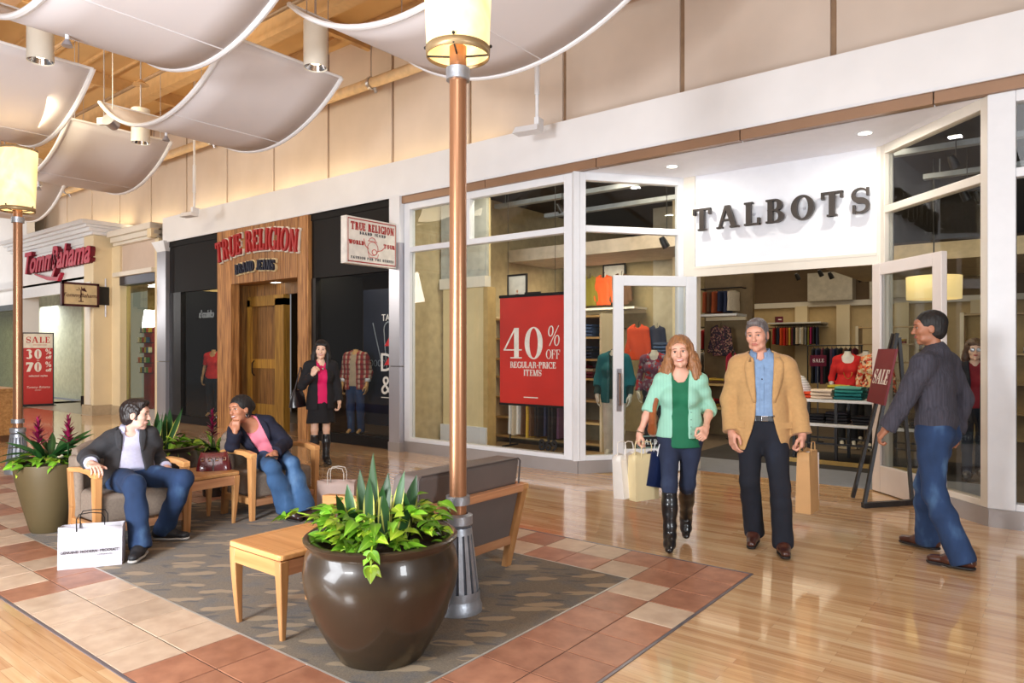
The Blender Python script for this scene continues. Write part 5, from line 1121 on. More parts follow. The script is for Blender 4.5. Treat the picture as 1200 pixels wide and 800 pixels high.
        quads = np.concatenate(quads); me = bpy.data.meshes.new(name); me.vertices.add(len(pos)); me.vertices.foreach_set('co', pos.astype(np.float32).ravel())
        me.loops.add(quads.size); me.loops.foreach_set('vertex_index', quads.astype(np.int32).ravel()); me.polygons.add(len(quads))
        me.polygons.foreach_set('loop_start', np.arange(0, quads.size, 4, dtype=np.int32)); me.polygons.foreach_set('use_smooth', np.ones(len(quads), bool))
        me.update(calc_edges=True); me.validate()
        if mat: me.materials.append(mat)
        return me
    def build(s, name, mat, parent): return ob(name, s.mesh(name, mat), parent)
def frame(up, fwd):
    """rows: right, forward, up"""
    u = unit(up); f = np.asarray(fwd, float); f = unit(f-u*np.dot(f, u)); return np.array([np.cross(f, u), f, u])
def yawframe(yaw, pitch=0, roll=0):
    """figure looks along +Y; yaw to its left positive, pitch down positive, roll to its right positive"""
    y, p, r = R(yaw), R(pitch), R(roll)
    m = Matrix.Rotation(y, 3, 'Z') @ Matrix.Rotation(-p, 3, 'X') @ Matrix.Rotation(r, 3, 'Y')
    return np.array([m @ Vector((1, 0, 0)), m @ Vector((0, 1, 0)), m @ Vector((0, 0, 1))])
def skin(name, rgb):
    if name in MATS: return MATS[name]
    m = M(name, rgb, .48, var=.07, scale=14); b = m.node_tree.nodes['Principled BSDF']
    b.inputs['Subsurface Weight'].default_value = .08; b.inputs['Subsurface Radius'].default_value = (.012, .005, .003); return m
def do_head(F, c, fr, s=1.0, fem=False, ears=True):
    T = lambda x, y, z: c+s*(fr[0]*x+fr[1]*y+fr[2]*z)
    E = lambda p, r, k=.02, op='u': F.ell(T(*p), [s*q for q in r], fr, k*s, op)
    jw = .041 if fem else .049
    E((0, -.012, .035), (.074, .096, .088)); E((0, .018, .0), (.064, .076, .085), .03); E((0, .028, -.055), (jw, .056, .055), .025)
    E((0, .066, -.094), (.022 if not fem else .017, .02, .020), .022); E((0, .078, .047), (.05, .016, .022), .03)
    for x in (-1, 1):
        E((x*.040, .060, -.016), (.022, .024, .022), .025); E((x*.031, .100, .012), (.017, .016, .011), .012, 's')
        if ears: E((x*.076, -.004, -.004), (.010, .02, .032), .008); E((x*.083, .004, -.002), (.006, .009, .016), .006, 's')
        E((x*(.033 if fem else .040), .036, -.076), (.016, .034, .018), .02)
    F.cone(T(0, .088, .022), T(0, .108, -.020), .0085*s, .0125*s, .012*s); E((0, .108, -.024), (.013, .013, .010), .008)
    for x in (-1, 1): E((x*.011, .098, -.026), (.008, .010, .007), .006)
    E((0, .084, -.055), (.027, .014, .012), .012)
def hit(F, p, d, maxd=.5):
    """first solid point met from p along d"""
    p = np.asarray(p, float); d = unit(d)
    def val(q):
        u = (q-F.lo)/F.h; i = np.floor(u).astype(int)
        if np.any(i < 0) or np.any(i >= F.n-1): return 1.0
        f = u-i; B = F.D[i[0]:i[0]+2, i[1]:i[1]+2, i[2]:i[2]+2]; B = B[0]*(1-f[0])+B[1]*f[0]; B = B[0]*(1-f[1])+B[1]*f[1]; return B[0]*(1-f[2])+B[1]*f[2]
    pv = 1.0
    for k in range(int(maxd/.003)):
        v = val(p+d*k*.003)
        if v < 0: return p+d*.003*(k-1+(pv/(pv-v) if pv > 0 else 0))
        pv = v
    return p+d*maxd
def do_face(parent, c, fr, s, iris, brow, lip, smile=True, look=(0, 0), lid=0, fem=True):
    F = parent_field[parent.name]; S = lambda x, z, y=0: tuple(hit(F, c+s*(fr[0]*x+fr[2]*z)+fr[1]*.2, -fr[1], .3)+fr[1]*y)
    T = lambda x, y, z: tuple(c+s*(fr[0]*x+fr[1]*y+fr[2]*z)); rt = Matrix([fr[0], fr[1], fr[2]]).transposed().to_4x4()
    W_ = M('eye_white', (222, 214, 208), .3, var=.02)
    for x in (-1, 1):
        e = MB().ball((0, 0, 0), (.0135*s, .010*s, (.0085-.003*lid)*s), 14, 9).xf(rt).build('eye', W_, parent, S(x*.031, .0115-.002*lid, -.0058*s), smooth=True)
        MB().ball((0, 0, 0), (.0072*s, .004*s, (.0078-.003*lid)*s), 12, 7).xf(rt).build('iris', iris, e, tuple(np.array(fr[1])*.0078*s+np.array(fr[0])*look[0]*.004*s), smooth=True)
        MB().tube([S(x*(.031+d), .019-.22*abs(d)-.003*lid, .0015) for d in (-.016, -.008, 0, .008, .016)], [.0008*s, .0015*s, .0018*s, .0016*s, .0007*s], 6).build('eyelash', M('lash', (40, 26, 22), .6), parent, smooth=True)
        MB().tube([S(x*(.030+d), .033+.004*math.cos(d*70)-.12*max(0, d), .0005) for d in (-.019, -.01, 0, .01, .021)], [.002*s, .0042*s, .0046*s, .004*s, .0015*s], 6, sq=.6).build('eyebrow', brow, parent, smooth=True)
    up = .006 if smile else .004
    lipm = lip
    mw = 1.12 if smile else .95; P = lambda d, z, y=0: S(d*mw, -.054+z+up*(abs(d)/.026)**2, y)
    ds = (-.026, -.017, -.008, 0, .008, .017, .026)
    MB().tube([P(d, .0045) for d in ds], [.0012*s, .003*s, .0042*s, .0038*s, .0042*s, .003*s, .0012*s], 6).build('upper_lip', lipm, parent, smooth=True)
    MB().tube([P(d, -.0075 if smile else -.0045) for d in ds], [.0012*s, .004*s, .0052*s, .0056*s, .0052*s, .004*s, .0012*s], 6).build('lower_lip', lipm, parent, smooth=True)
    if smile: MB().tube([P(d*.84, -.001, .0006) for d in ds], [.001*s, .0034*s, .0042*s, .0044*s, .0042*s, .0034*s, .001*s], 6).build('teeth', M('teeth', (244, 240, 234), .25, var=.01), parent, smooth=True)
def do_hand(F, wr, d, pn, side, curl=35, s=1.0, thumb=.6, spread=5, curls=None):
    """wr wrist point, d direction of the hand, pn palm normal, side +1: thumb lies towards cross(d,pn)"""
    d = unit(d); pn = np.asarray(pn, float); pn = unit(pn-d*np.dot(pn, d)); th = np.cross(d, pn)*side; wr = np.asarray(wr, float)
    fr = np.array([th, d, pn])
    F.box(wr+d*.050*s, (.041*s, .046*s, .0145*s), .013*s, fr, .014*s); F.cone(wr-d*.03*s, wr+d*.02*s, .026*s, .027*s, .02*s)
    L = ((.031, .042, .026, .021), (.0105, .047, .029, .022), (-.0105, .043, .027, .021), (-.031, .033, .021, .018))
    for i, (x, l1, l2, l3) in enumerate(L):
        cu = curls[i] if curls else curl+4*i; p = wr+s*(th*x+d*.088+pn*.002); an = R(cu*.8); r_ = (.0098, .0098, .0094, .0082)[i]*s; sp_ = R(spread*(1.5-i))
        for j, (ln, k_) in enumerate(((l1, 1), (l2, 1.25), (l3, .9))):
            dv = d*math.cos(an)+pn*math.sin(an); dv = unit(dv+th*math.tan(sp_)*math.cos(min(an, 1.4))*.5); q = p+dv*ln*s
            F.cone(p, q, r_, r_*.92, .0035*s); p = q; r_ *= .92; an += R(cu*k_)
    p = wr+s*(th*.030+d*.022+pn*.006); d1 = unit(d*.62+th*.75+pn*(.25+.3*thumb)); q = p+d1*.042*s; F.cone(p, q, .0155*s, .0125*s, .012*s)
    d2 = unit(d*.9+th*(.42-.7*thumb)+pn*.45*thumb); q2 = q+d2*.034*s; F.cone(q, q2, .0118*s, .0105*s, .004*s); F.cone(q2, q2+unit(d*.95+th*(.15-.9*thumb)+pn*.35*thumb)*.026*s, .0105*s, .0085*s, .004*s)
def limb(F, pts, rs, g=0, k=.03):
    for i in range(len(pts)-1): F.cone(pts[i], pts[i+1], rs[i]+g, rs[i+1]+g, k)
def mid(a, b, t): return np.asarray(a)*(1-t)+np.asarray(b)*t
def arm_pts(sh, el, wr): return [sh, mid(sh, el, .35), el, mid(el, wr, .3), wr]
def leg_pts(hp, kn, an): return [hp, mid(hp, kn, .35), kn, mid(kn, an, .32), an]
ARM_M = (.056, .052, .043, .042, .028); ARM_F = (.044, .040, .034, .034, .023); LEG_M = (.088, .083, .060, .060, .040); LEG_F = (.080, .074, .052, .051, .034)
def do_torso(F, J, g=0, fem=False, k=.05, low=True):
    fr = frame(np.asarray(J['chest'])-np.asarray(J['pel']), J['fwd']); frp = frame((0, 0, 1), J.get('pfwd', J['fwd'])); pel, ch = np.asarray(J['pel']), np.asarray(J['chest'])
    q = (.142, .132, .106, .138) if fem else (.152, .148, .140, .172)
    a, b = mid(pel, ch, .0), ch
    if low: F.cone(pel+V3(0, 0, -.02), mid(pel, ch, .25), q[0]+g, q[1]+g, k, fr=frp, fs=(1.0, .70, 1.0))
    F.cone(mid(pel, ch, .2), mid(pel, ch, .5), q[1]+g, q[2]+g, k, fr=fr, fs=(1.0, .72, 1)); F.cone(mid(pel, ch, .5), ch, q[2]+g, q[3]+g, k, fr=fr, fs=(1.0, .66 if not fem else .62, .8))
    nk = np.asarray(J['neck']); top = mid(ch, nk, .55)
    sr = .046 if fem else .056; F.cone(mid(J['shR'], J['shL'], .06), mid(J['shR'], J['shL'], .94), sr+g, sr+g, k)
    F.cone(ch, top, q[3]*.9+g, .085+g, k, fr=fr, fs=(1, .66, .8))
    F.cone(mid(J['shR'], nk, .15), nk, .045+g, .05+g, k); F.cone(mid(J['shL'], nk, .15), nk, .045+g, .05+g, k)
    if fem:
        for x in (-1, 1): F.ell(ch+fr[0]*x*.068+fr[1]*.066-fr[2]*.025, (.054+g, .05+g, .056+g), fr, .045)
def bbox(J, pad=.22): 
    p = np.array([np.asarray(v) for k_, v in J.items() if k_ not in ('fwd', 'pfwd', 'hd', 'palmR', 'palmL', 'hdirR', 'hdirL', 'toeR', 'toeL')]); return p.min(0)-pad, p.max(0)+pad
def do_body(J, mat, parent, fem=False, h=.006, curlR=40, curlL=40, thumbR=.5, thumbL=.5, hs=1.0, arms=None, legs=None, hands=True, head=True):
    lo, hi = bbox(J); F = Field(lo, hi, h); ar = ARM_F if fem else ARM_M; lg = LEG_F if fem else LEG_M
    do_torso(F, J, -.012, fem)
    nb, hc = np.asarray(J['neck']), np.asarray(J['head']); hf = J['hd']
    if head: F.cone(nb, hc-hf[2]*.07-hf[1]*.012, .052 if not fem else .041, .050 if not fem else .040, .03)
    for S_, sg in (('R', 1), ('L', -1)):
        limb(F, arm_pts(J['sh'+S_], J['el'+S_], J['wr'+S_]), ar, -.004 if fem else -.006); limb(F, leg_pts(J['hp'+S_], J['kn'+S_], J['an'+S_]), lg, -.008)
        F.cone(J['an'+S_], np.asarray(J['an'+S_])+unit(J['toe'+S_])*.10+V3(0, 0, -.058), .032, .018, .02)
        if hands: do_hand(F, J['wr'+S_], J['hdir'+S_], J['palm'+S_], sg*J.get('hsg', 1), curlR if S_ == 'R' else curlL, hs*(.92 if fem else 1.0), thumbR if S_ == 'R' else thumbL)
    if head: do_head(F, hc, hf, hs, fem)
    parent_field[parent.name] = F; return F.build('body', mat, parent)
parent_field = {}
def do_trousers(J, mat, parent, name='trousers', fem=False, g=.008, flare=0, waist=.3, h=.008, fold=.0022, hem=None, topz=None, hemup=.03):
    lo, hi = bbox({k: v for k, v in J.items() if k[:2] in ('pe', 'ch', 'hp', 'kn', 'an')}, .24); F = Field(lo, hi, h); lg = LEG_F if fem else LEG_M
    do_torso_low(F, J, g, fem)
    for S_ in 'RL':
        p = leg_pts(J['hp'+S_], J['kn'+S_], J['an'+S_]); an = np.asarray(J['an'+S_]); kn = np.asarray(J['kn'+S_]); dn = unit(an-kn)
        rs = [lg[0]+g, lg[1]+g, lg[2]+g+.006, lg[3]+g+flare*.4, lg[4]+g+.014+flare]
        p[4] = an+dn*hemup; G = F.twin(); limb(G, p, rs, 0, .03)
        G.box(p[4]+dn*(.03+.10), (.15, .15, .10), .004, frame(dn, (0.3, 1, .1)), .004, 's'); F.join(G, .03)
    F.fold(fold, 9, 9, 26, 3)
    return F.build(name, mat, parent)
def do_torso_low(F, J, g, fem, up=.24):
    pel, ch = np.asarray(J['pel']), np.asarray(J['chest']); frp = frame((0, 0, 1), J.get('pfwd', J['fwd'])); q = (.145, .132) if fem else (.152, .148)
    F.cone(pel+V3(0, 0, -.03), mid(pel, ch, up), q[0]+g, q[1]+g, .04, fr=frp, fs=(1.0, .72, 1.0))
    for S_ in 'RL':
        hp = np.asarray(J['hp'+S_]); F.cone(mid(pel, hp, .4), hp, .082+g, .086+g, .05)
        F.ell(mid(pel, hp, .75)-frp[1]*.055+V3(0, 0, -.02), (.078+g, .068+g, .08+g), frp, .05)
def do_shoe(an, toe, mat, sole, parent, L=.27, name='shoe', tall=0, heel=0, w=.043, tip=0):
    an = np.asarray(an, float); t = unit(V3(toe[0], toe[1], toe[2])); up0 = V3(0, 0, 1); fr = frame(np.cross(np.cross(t, up0), t), t); b = an-fr[2]*(.078+heel)-fr[1]*.0
    A = lambda y, z: b+fr[1]*y+fr[2]*z
    F = Field(np.minimum(b, A(L, .12))-.16, np.maximum(b, A(L, .12+tall))+.16, .006)
    F.cone(A(-.05, .05+heel), A(.06, .046+heel*.5), .043, .044, .02, fr=fr, fs=(.95, 1, 1)); F.cone(A(.06, .042+heel*.4), A(L-.105, .034), w, w*.80, .03, fr=fr, fs=(1, 1, .78))
    F.cone(A(-.02, .088+heel), A(.08, .05+heel*.5), .043, .038, .02)
    F.cone(A(-.03, .07+heel), A(-.02, .11+tall+heel), .044, .046+.012*(tall > .1), .02); F.box(b-fr[2]*.1, (.3, .4, .1), .003, fr, .004, 's')
    if heel: F.cone(A(-.055, .06), A(-.055, .015), .026, .018, .01)
    s_ = F.build(name, mat, parent)
    if sole:
        G = Field(np.minimum(b, A(L, 0))-.12, np.maximum(b, A(L, 0))+.12, .006); G.cone(A(-.045, .012), A(.06, .012), .045, .046, .02); G.cone(A(.06, .012), A(L-.105, .012), .047, .037, .02)
        G.box(A(.1, .06), (.3, .4, .042), .003, fr, .003, 's'); G.box(A(.1, -.055), (.3, .4, .055), .003, fr, .003, 's'); G.build('sole', sole, s_)
    return s_
def do_top(J, mat, parent, name='top', fem=False, g=.008, sleeve=1.0, drop=.05, flare=0, neckr=.062, neckf=.01, openw=None, h=.0075, fold=.002, off=0, hemcut=None, cuff=.012, low=True, neckdz=.0, w0=0.0):
    K = ('pel', 'chest', 'neck', 'shR', 'shL', 'elR', 'elL', 'wrR', 'wrL'); lo, hi = bbox({k: J[k] for k in K}, .2); lo = lo-V3(0, 0, max(0, drop-.1))
    F = Field(lo, hi, h); do_torso(F, J, g, fem); pel, ch, nk = (np.asarray(J[k]) for k in ('pel', 'chest', 'neck')); frp = frame((0, 0, 1), J.get('pfwd', J['fwd'])); fr = frame(ch-pel, J['fwd'])
    dn = np.asarray(J.get('down', (0, 0, -1)), float)
    if drop > 0: F.cone(pel-dn*.05, pel+dn*drop, (.150 if fem else .165)+g, (.158 if fem else .178)+g+flare, .04, fr=frp, fs=(1, .74, 1))
    F.box(pel+dn*(drop+.2), (.5, .5, .2), .004, frame(-dn, frp[1]), .006, 's')
    ar = ARM_F if fem else ARM_M
    for S_ in 'RL':
        p = arm_pts(J['sh'+S_], J['el'+S_], J['wr'+S_]); t = sleeve if not isinstance(sleeve, dict) else sleeve[S_]
        if t <= 0: continue
        if t < .5: e = mid(J['sh'+S_], J['el'+S_], t*2); q = [p[0], mid(J['sh'+S_], e, .5), e]; r = [ar[0]+g, ar[1]+g*.5, ar[1]+g*.5+.002]
        else:
            e = mid(J['el'+S_], J['wr'+S_], (t-.5)*2); q = [p[0], p[1], p[2], mid(J['el'+S_], e, .4), e]; ga = g*.9 if g > .012 else g*.4; r = [ar[0]+ga, ar[1]+ga+.003, ar[2]+ga+.006, ar[3]+ga, ar[4]+g+cuff*(1 if t > .8 else .6)+(.006 if t < .8 else 0)]
        G = F.twin(); limb(G, q, r, 0, .025); dv = unit(np.asarray(q[-1])-np.asarray(q[-2])); G.box(np.asarray(q[-1])+dv*.09, (.085, .085, .09), .002, frame(dv, (.3, .5, .21)), .003, 's'); F.join(G, .035)
    F.fold(fold, 10, 10, 22, len(name)+int(100*g))
    if neckr: F.cone(nk-fr[2]*(.035-neckdz)+fr[1]*neckf, nk+fr[2]*.12+fr[1]*(neckf+.03), neckr, neckr*1.15, .004, 's')
    if openw:
        def fn(x, y, z):
            X, Y, Z = x-ch[0], y-ch[1], z-ch[2]; l = X*fr[0][0]+Y*fr[0][1]+Z*fr[0][2]-off; w_ = X*fr[1][0]+Y*fr[1][1]+Z*fr[1][2]; t = X*fr[2][0]+Y*fr[2][1]+Z*fr[2][2]
            return np.maximum(np.abs(l)-np.interp(t, openw[0], openw[1]), -(w_-w0))
        F.clip(fn)
    o = F.build(name, mat, parent); return o, F
def lapels(J, F, mat, parent, openw, off=0, width=.07, t0=-.12, t1=.17, th=.004):
    pel, ch = np.asarray(J['pel']), np.asarray(J['chest']); fr = frame(ch-pel, J['fwd'])
    for s_ in (-1, 1):
        rows = []; n = 9
        for k in range(n+1):
            t = t0+(t1-t0)*k/n; f = k/n; wd = width*math.sin(math.pi*min(1, .08+f*.62))*(1 if f < .93 else .7); r = []
            for j in range(4):
                l = off+s_*(float(np.interp(t, openw[0], openw[1]))+.004+wd*j/3); p = hit(F, ch+fr[0]*l+fr[2]*t+fr[1]*.34, -fr[1], .6); r.append(p+fr[1]*.007)
            rows.append(r)
        v = [tuple(p) for r in rows for p in r]; MB().add(v, [(i*4+j, i*4+j+1, i*4+j+5, i*4+j+4) for i in range(n) for j in range(3)]).build('lapel', mat, parent, smooth=True, solid=th)
def buttons(J, F, mat, parent, ts, off=0, r=.006, name='button'):
    pel, ch = np.asarray(J['pel']), np.asarray(J['chest']); fr = frame(ch-pel, J['fwd'])
    for t in ts: p = hit(F, ch+fr[0]*off+fr[2]*t+fr[1]*.34, -fr[1], .6); MB().ball((0, 0, 0), (r, r*.6, r), 8, 5).build(name, mat, parent, tuple(p+fr[1]*.001), smooth=True)
def placket(J, F, mat, parent, t0, t1, off=0, w_=.014):
    pel, ch = np.asarray(J['pel']), np.asarray(J['chest']); fr = frame(ch-pel, J['fwd']); v = []; n = 10
    for k in range(n+1):
        t = t0+(t1-t0)*k/n
        for s_ in (-1, 1): v.append(tuple(hit(F, ch+fr[0]*(off+s_*w_)+fr[2]*t+fr[1]*.34, -fr[1], .6)+fr[1]*.003))
    MB().add(v, [(2*i, 2*i+1, 2*i+3, 2*i+2) for i in range(n)]).build('placket', mat, parent, solid=.003)
def collar(J, mat, parent, r=.064, hgt=.04, gap=40, z=.0, point=.055):
    nk = np.asarray(J['neck']); pel, ch = np.asarray(J['pel']), np.asarray(J['chest']); fr = frame(ch-pel, J['fwd']); v = []; n = 20
    for k in range(n+1):
        a = R(90+gap/2+(360-gap)*k/n); e = abs(2*k/n-1)**5; b = nk+fr[0]*math.cos(a)*r+fr[1]*math.sin(a)*r*1.05
        v.append(tuple(b+fr[2]*(z+hgt*.55-.035*max(0, math.sin(a))))); v.append(tuple(b*1.0+(fr[0]*math.cos(a)+fr[1]*math.sin(a))*.022+fr[2]*(z-.02-.035*max(0, math.sin(a))-point*e*.7)))
    MB().add(v, [(2*i, 2*i+1, 2*i+3, 2*i+2) for i in range(n)]).build('collar', mat, parent, smooth=True, solid=.005)
def do_hair(c, fr, mat, parent, style='short', s=1.0, fold=.0025, h=.005):
    T = lambda x, y, z: c+s*(fr[0]*x+fr[1]*y+fr[2]*z); rr = .36 if style.startswith('long') else .17; F = Field(c-rr, c+.2, h)
    F.hi = None; E = lambda p, r, k=.02, op='u': F.ell(T(*p), [s*q for q in r], fr, k*s, op)
    E((0, -.018, .044), (.084, .106, .098)); E((0, -.045, -.025), (.071, .064, .062), .03)
    if style == 'short':
        for x in (-1, 1): F.cone(T(x*.074, .028, .03), T(x*.072, .024, -.03), .010*s, .007*s, .01*s)
        E((0, .05, .108), (.055, .045, .026), .03)
        E((0, .106, .004), (.070, .068, .086), .01, 's'); E((0, .06, -.09), (.1, .09, .07), .01, 's')
        for x in (-1, 1): E((x*.08, .0, -.018), (.016, .024, .036), .006, 's')
    elif style == 'crop':
        E((0, .1, -.02), (.078, .062, .082), .008, 's'); E((0, .06, -.095), (.1, .10, .07), .01, 's')
        for x in (-1, 1): E((x*.08, .004, -.02), (.016, .026, .036), .006, 's')
    elif style == 'bun':
        E((0, -.03, .06), (.088, .104, .090), .03); E((0, -.115, .035), (.058, .055, .056), .02); E((0, .104, -.014), (.072, .062, .088), .012, 's'); E((0, .06, -.09), (.1, .09, .07), .01, 's')
        for x in (-1, 1): E((x*.08, .0, -.018), (.018, .026, .036), .006, 's')
    else:
        L = -.20 if style == 'long' else -.30
        E((.0, -.02, .055), (.093, .106, .096), .03)
        for x in (-1, 1):
            F.cone(T(x*.078, .01, .05), T(x*.094, -.005, -.08), .026*s, .032*s, .03*s); F.cone(T(x*.094, -.005, -.08), T(x*(.108 if style == 'long' else .085), .018 if style == 'long' else -.0, L), .034*s, .026*s, .03*s)
            F.cone(T(x*.08, -.045, -.02), T(x*.09, -.045, L+.01), .04*s, .034*s, .03*s)
        F.cone(T(0, -.06, 0), T(0, -.075, L), .068*s, .05*s, .03*s)
        E((0, .100, -.010 if style == 'long' else -.022), (.061, .066, .098 if style == 'long' else .088), .012, 's'); E((0, .085, -.13), (.054, .07, .12), .02, 's')
        if style == 'long':
            F.cone(T(.015, .045, .125), T(-.062, .06, .055), .020*s, .014*s, .02*s); F.cone(T(.015, .045, .125), T(.066, .055, .05), .018*s, .014*s, .02*s)
            for x in (-1, 1): F.cone(T(x*.10, .0, -.10), T(x*(.165 if x > 0 else .14), .0, L+.03), .036*s, .012*s, .03*s); F.cone(T(x*.098, -.03, -.03), T(x*(.17 if x > 0 else .145), -.02, -.12), .032*s, .010*s, .03*s)
        else: F.cone(T(.06, .07, .085), T(-.06, .075, .08), .016*s, .018*s, .02*s)
    g = np.meshgrid(*F.ax, indexing='ij', sparse=True); u = [(g[0]-c[0])*fr[i][0]+(g[1]-c[1])*fr[i][1]+(g[2]-c[2])*fr[i][2] for i in range(3)]
    F.D += (fold*.55*(np.sin(u[0]*330+2*np.sin(u[2]*40+u[1]*30))+.8*np.sin(u[0]*140+u[1]*160+2*np.sin(u[2]*45)))).astype(np.float32)
    return F.build('hair', mat, parent)
def hairmat(name, rgb, rough=.45):
    m = M(name, rgb, rough, var=.35, scale=60, stretch=(1, 1, .12), bump=.5, bscale=90); return m
BROWN_I = M('iris_brown', (52, 34, 26), .2); BLUE_I = M('iris_blue', (64, 78, 84), .2)
SK1 = skin('skin_fair', (226, 172, 148)); SK2 = skin('skin_ruddy', (214, 156, 132)); SK3 = skin('skin_tan', (164, 108, 80)); SK4 = skin('skin_pale', (228, 182, 162)); SK5 = skin('skin_brown', (184, 124, 94)); SK6 = skin('skin_light', (232, 190, 164))
LIP1 = M('lip_rose', (190, 92, 88), .35); LIP2 = M('lip_natural', (176, 104, 92), .45); LIP3 = M('lip_deep', (146, 62, 62), .35)
BLKL = M('black_leather', (24, 23, 26), .3, var=.1, coat=.4, bump=.15, bscale=30); BRNL = M('brown_leather', (70, 36, 28), .32, coat=.4, var=.2, scale=20)
def person(label, loc, rz): return thing('person', label, 'person', loc, rz)
hv = lambda *a: V3(*a)

# ---- walking woman in mint cardigan
pw = person('smiling woman walking in mint cardigan, green top and dark boots carrying shopping bags', (-2.41, 5.23, 0), R(204.7))
J = dict(pel=hv(0, 0, .885), chest=hv(0, .005, 1.20), neck=hv(0, -.005, 1.375), head=hv(.0, .028, 1.525), fwd=(0, 1, 0), shR=hv(.15, -.0, 1.305), shL=hv(-.15, .01, 1.305), elR=hv(.245, -.02, 1.075), elL=hv(-.225, -.06, 1.075),
         wrR=hv(.315, .045, .885), wrL=hv(-.19, .13, .945), hdirR=(.22, .1, -1), palmR=(-.9, -.3, -.1), hdirL=(.25, .75, -.55), palmL=(.7, -.5, -.4), hpR=hv(.085, .01, .85), hpL=hv(-.085, -.01, .85), knR=hv(.082, .15, .50), knL=hv(-.055, .0, .49),
         anR=hv(.078, .20, .12), anL=hv(-.045, -.24, .16), toeR=(.02, 1, -.05), toeL=(0, 1, -.42), hd=yawframe(-6, -2, 5))
do_body(J, SK1, pw, True, curlR=70, curlL=70, thumbR=.9, thumbL=.9)
do_face(pw, J['head'], J['hd'], 1.0, BROWN_I, M('brow_brown', (96, 62, 40), .7), LIP1)
do_hair(J['head'], J['hd'], hairmat('hair_auburn', (152, 104, 66)), pw, 'long', 1.0, .003)
for x in (-1, 1): p = J['head']+J['hd'][0]*x*.077+J['hd'][1]*.008-J['hd'][2]*.048; MB().ball((0, 0, 0), .0095, 10, 7).build('earring', M('pearl', (236, 226, 214), .25), pw, tuple(p), smooth=True)
GRN = M('knit_green', (20, 106, 72), .8, var=.08, bump=.2, bscale=150)
t_, F_ = do_top(J, GRN, pw, 'knit_top', True, .004, 0.12, .10, .004, .068, .024, fold=.0016)
MINT = rib('cardigan_mint', (152, 206, 184), 34, 'X', .85, .25, .84); OW_ = ([-.5, -.3, -.1, .1, .2], [.075, .06, .058, .062, .07])
t_, F_ = do_top(J, MINT, pw, 'cardigan', True, .014, .56, .02, .018, .066, .02, openw=OW_, fold=.0035, w0=.02)
ch_ = J['chest']
for k in range(5): p = hit(F_, ch_+hv(-.082, .3, -.08-.055*k), (0, -1, 0)); MB().ball((0, 0, 0), (.006, .004, .006), 8, 5).build('button', M('button_mint', (120, 160, 144), .4), pw, tuple(p), smooth=True)
JN = denim('denim_dark', (38, 48, 74), (58, 72, 102)); do_trousers(J, JN, pw, 'jeans', True, .002, -.004, h=.0075, fold=.0014, hemup=0)
for S_ in 'RL':
    kn, an = J['kn'+S_], J['an'+S_]; F = Field(np.minimum(kn, an)-.13, np.maximum(kn, an)+.13, .0075); limb(F, [mid(kn, an, .16), mid(kn, an, .42), mid(kn, an, .8), an, an+unit(J['toe'+S_])*.05+hv(0, 0, -.03)], (.060, .061, .049, .048, .046), 0, .02); dv = unit(kn-an)
    F.box(mid(kn, an, .14)+dv*.06, (.1, .1, .06), .002, frame(dv, (.1, 1, .1)), .003, 's'); F.fold(.002, 12, 12, 40, 5); b_ = F.build('boot_shaft', BLKL, pw); s_ = do_shoe(an, J['toe'+S_], BLKL, None, pw, .245, 'boot_foot', .02, .02, .040)
MB().lathe([(.032, -.006), (.036, 0), (.032, .006)], 16).build('bracelet', CHROME, pw, tuple(mid(J['elR'], J['wrR'], .93)), (0, R(-18), 0), smooth=True)
for s_, zz in ((1, -.03), (-1, -.03)): MB().box(-.012, .012, -.01, .01, -.01, .01)
BAGB = M('bag_cognac', (146, 78, 40), .4, var=.15, scale=12, coat=.3)
wb = thing('shoulder_bag', 'cognac brown leather bag on the shoulder of the woman in the mint cardigan', 'handbag', tuple(Vector((-2.41, 5.23, 0))+Matrix.Rotation(R(204.7), 3, 'Z') @ Vector((.215, -.10, .965))), R(204.7))
MB().tube([(-.0, -.12, .0), (0, -.1, -.05), (0, 0, -.075), (0, .12, -.05), (0, .16, 0), (0, .1, .10), (0, -.06, .10)], [.03, .042, .046, .044, .03, .03, .026], 12).ball((0, .02, 0), (.045, .14, .085), 16, 10).build('bag_body', BAGB, wb, smooth=True)
MB().tube([(.0, .12, .06), (-.03, .14, .2), (-.055, .13, .31), (-.068, .10, .41), (-.062, .02, .432), (-.045, -.06, .36), (-.01, -.09, .08)], .010, 8, sq=2.0).build('strap', BAGB, wb, smooth=True)
def held(root_loc, rz, p): return tuple(Vector(root_loc)+Matrix.Rotation(rz, 3, 'Z') @ Vector(p))
CB1 = M('bag_ivory', (238, 232, 224), .6, var=.04, bump=.15, bscale=7); CB2 = M('bag_cream', (224, 206, 160), .55, var=.04, bump=.15, bscale=7); NB_ = M('bag_navy', (26, 38, 74), .3, var=.1, coat=.3)
tote('shopping_bag', 'ivory shopping bag, outermost of three in the walking woman\'s hand', held((-2.41, 5.23, 0), R(204.7), (.40, .09, .385)), R(262), .25, .34, .10, CB1, hh=.10, sag=.02).rotation_euler.x = R(5)
tote('shopping_bag', 'cream yellow shopping bag, middle of three in the walking woman\'s hand', held((-2.41, 5.23, 0), R(204.7), (.285, .10, .375)), R(250), .24, .36, .10, CB2, hh=.10, sag=.015)
nb_ = tote('shopping_bag', 'small navy shopping bag, innermost of three in the walking woman\'s hand', held((-2.41, 5.23, 0), R(204.7), (.20, .06, .47)), R(240), .20, .27, .08, NB_, hmat=WHITE, hh=.09, sag=.01); nb_.rotation_euler = (0, R(-12), R(240))

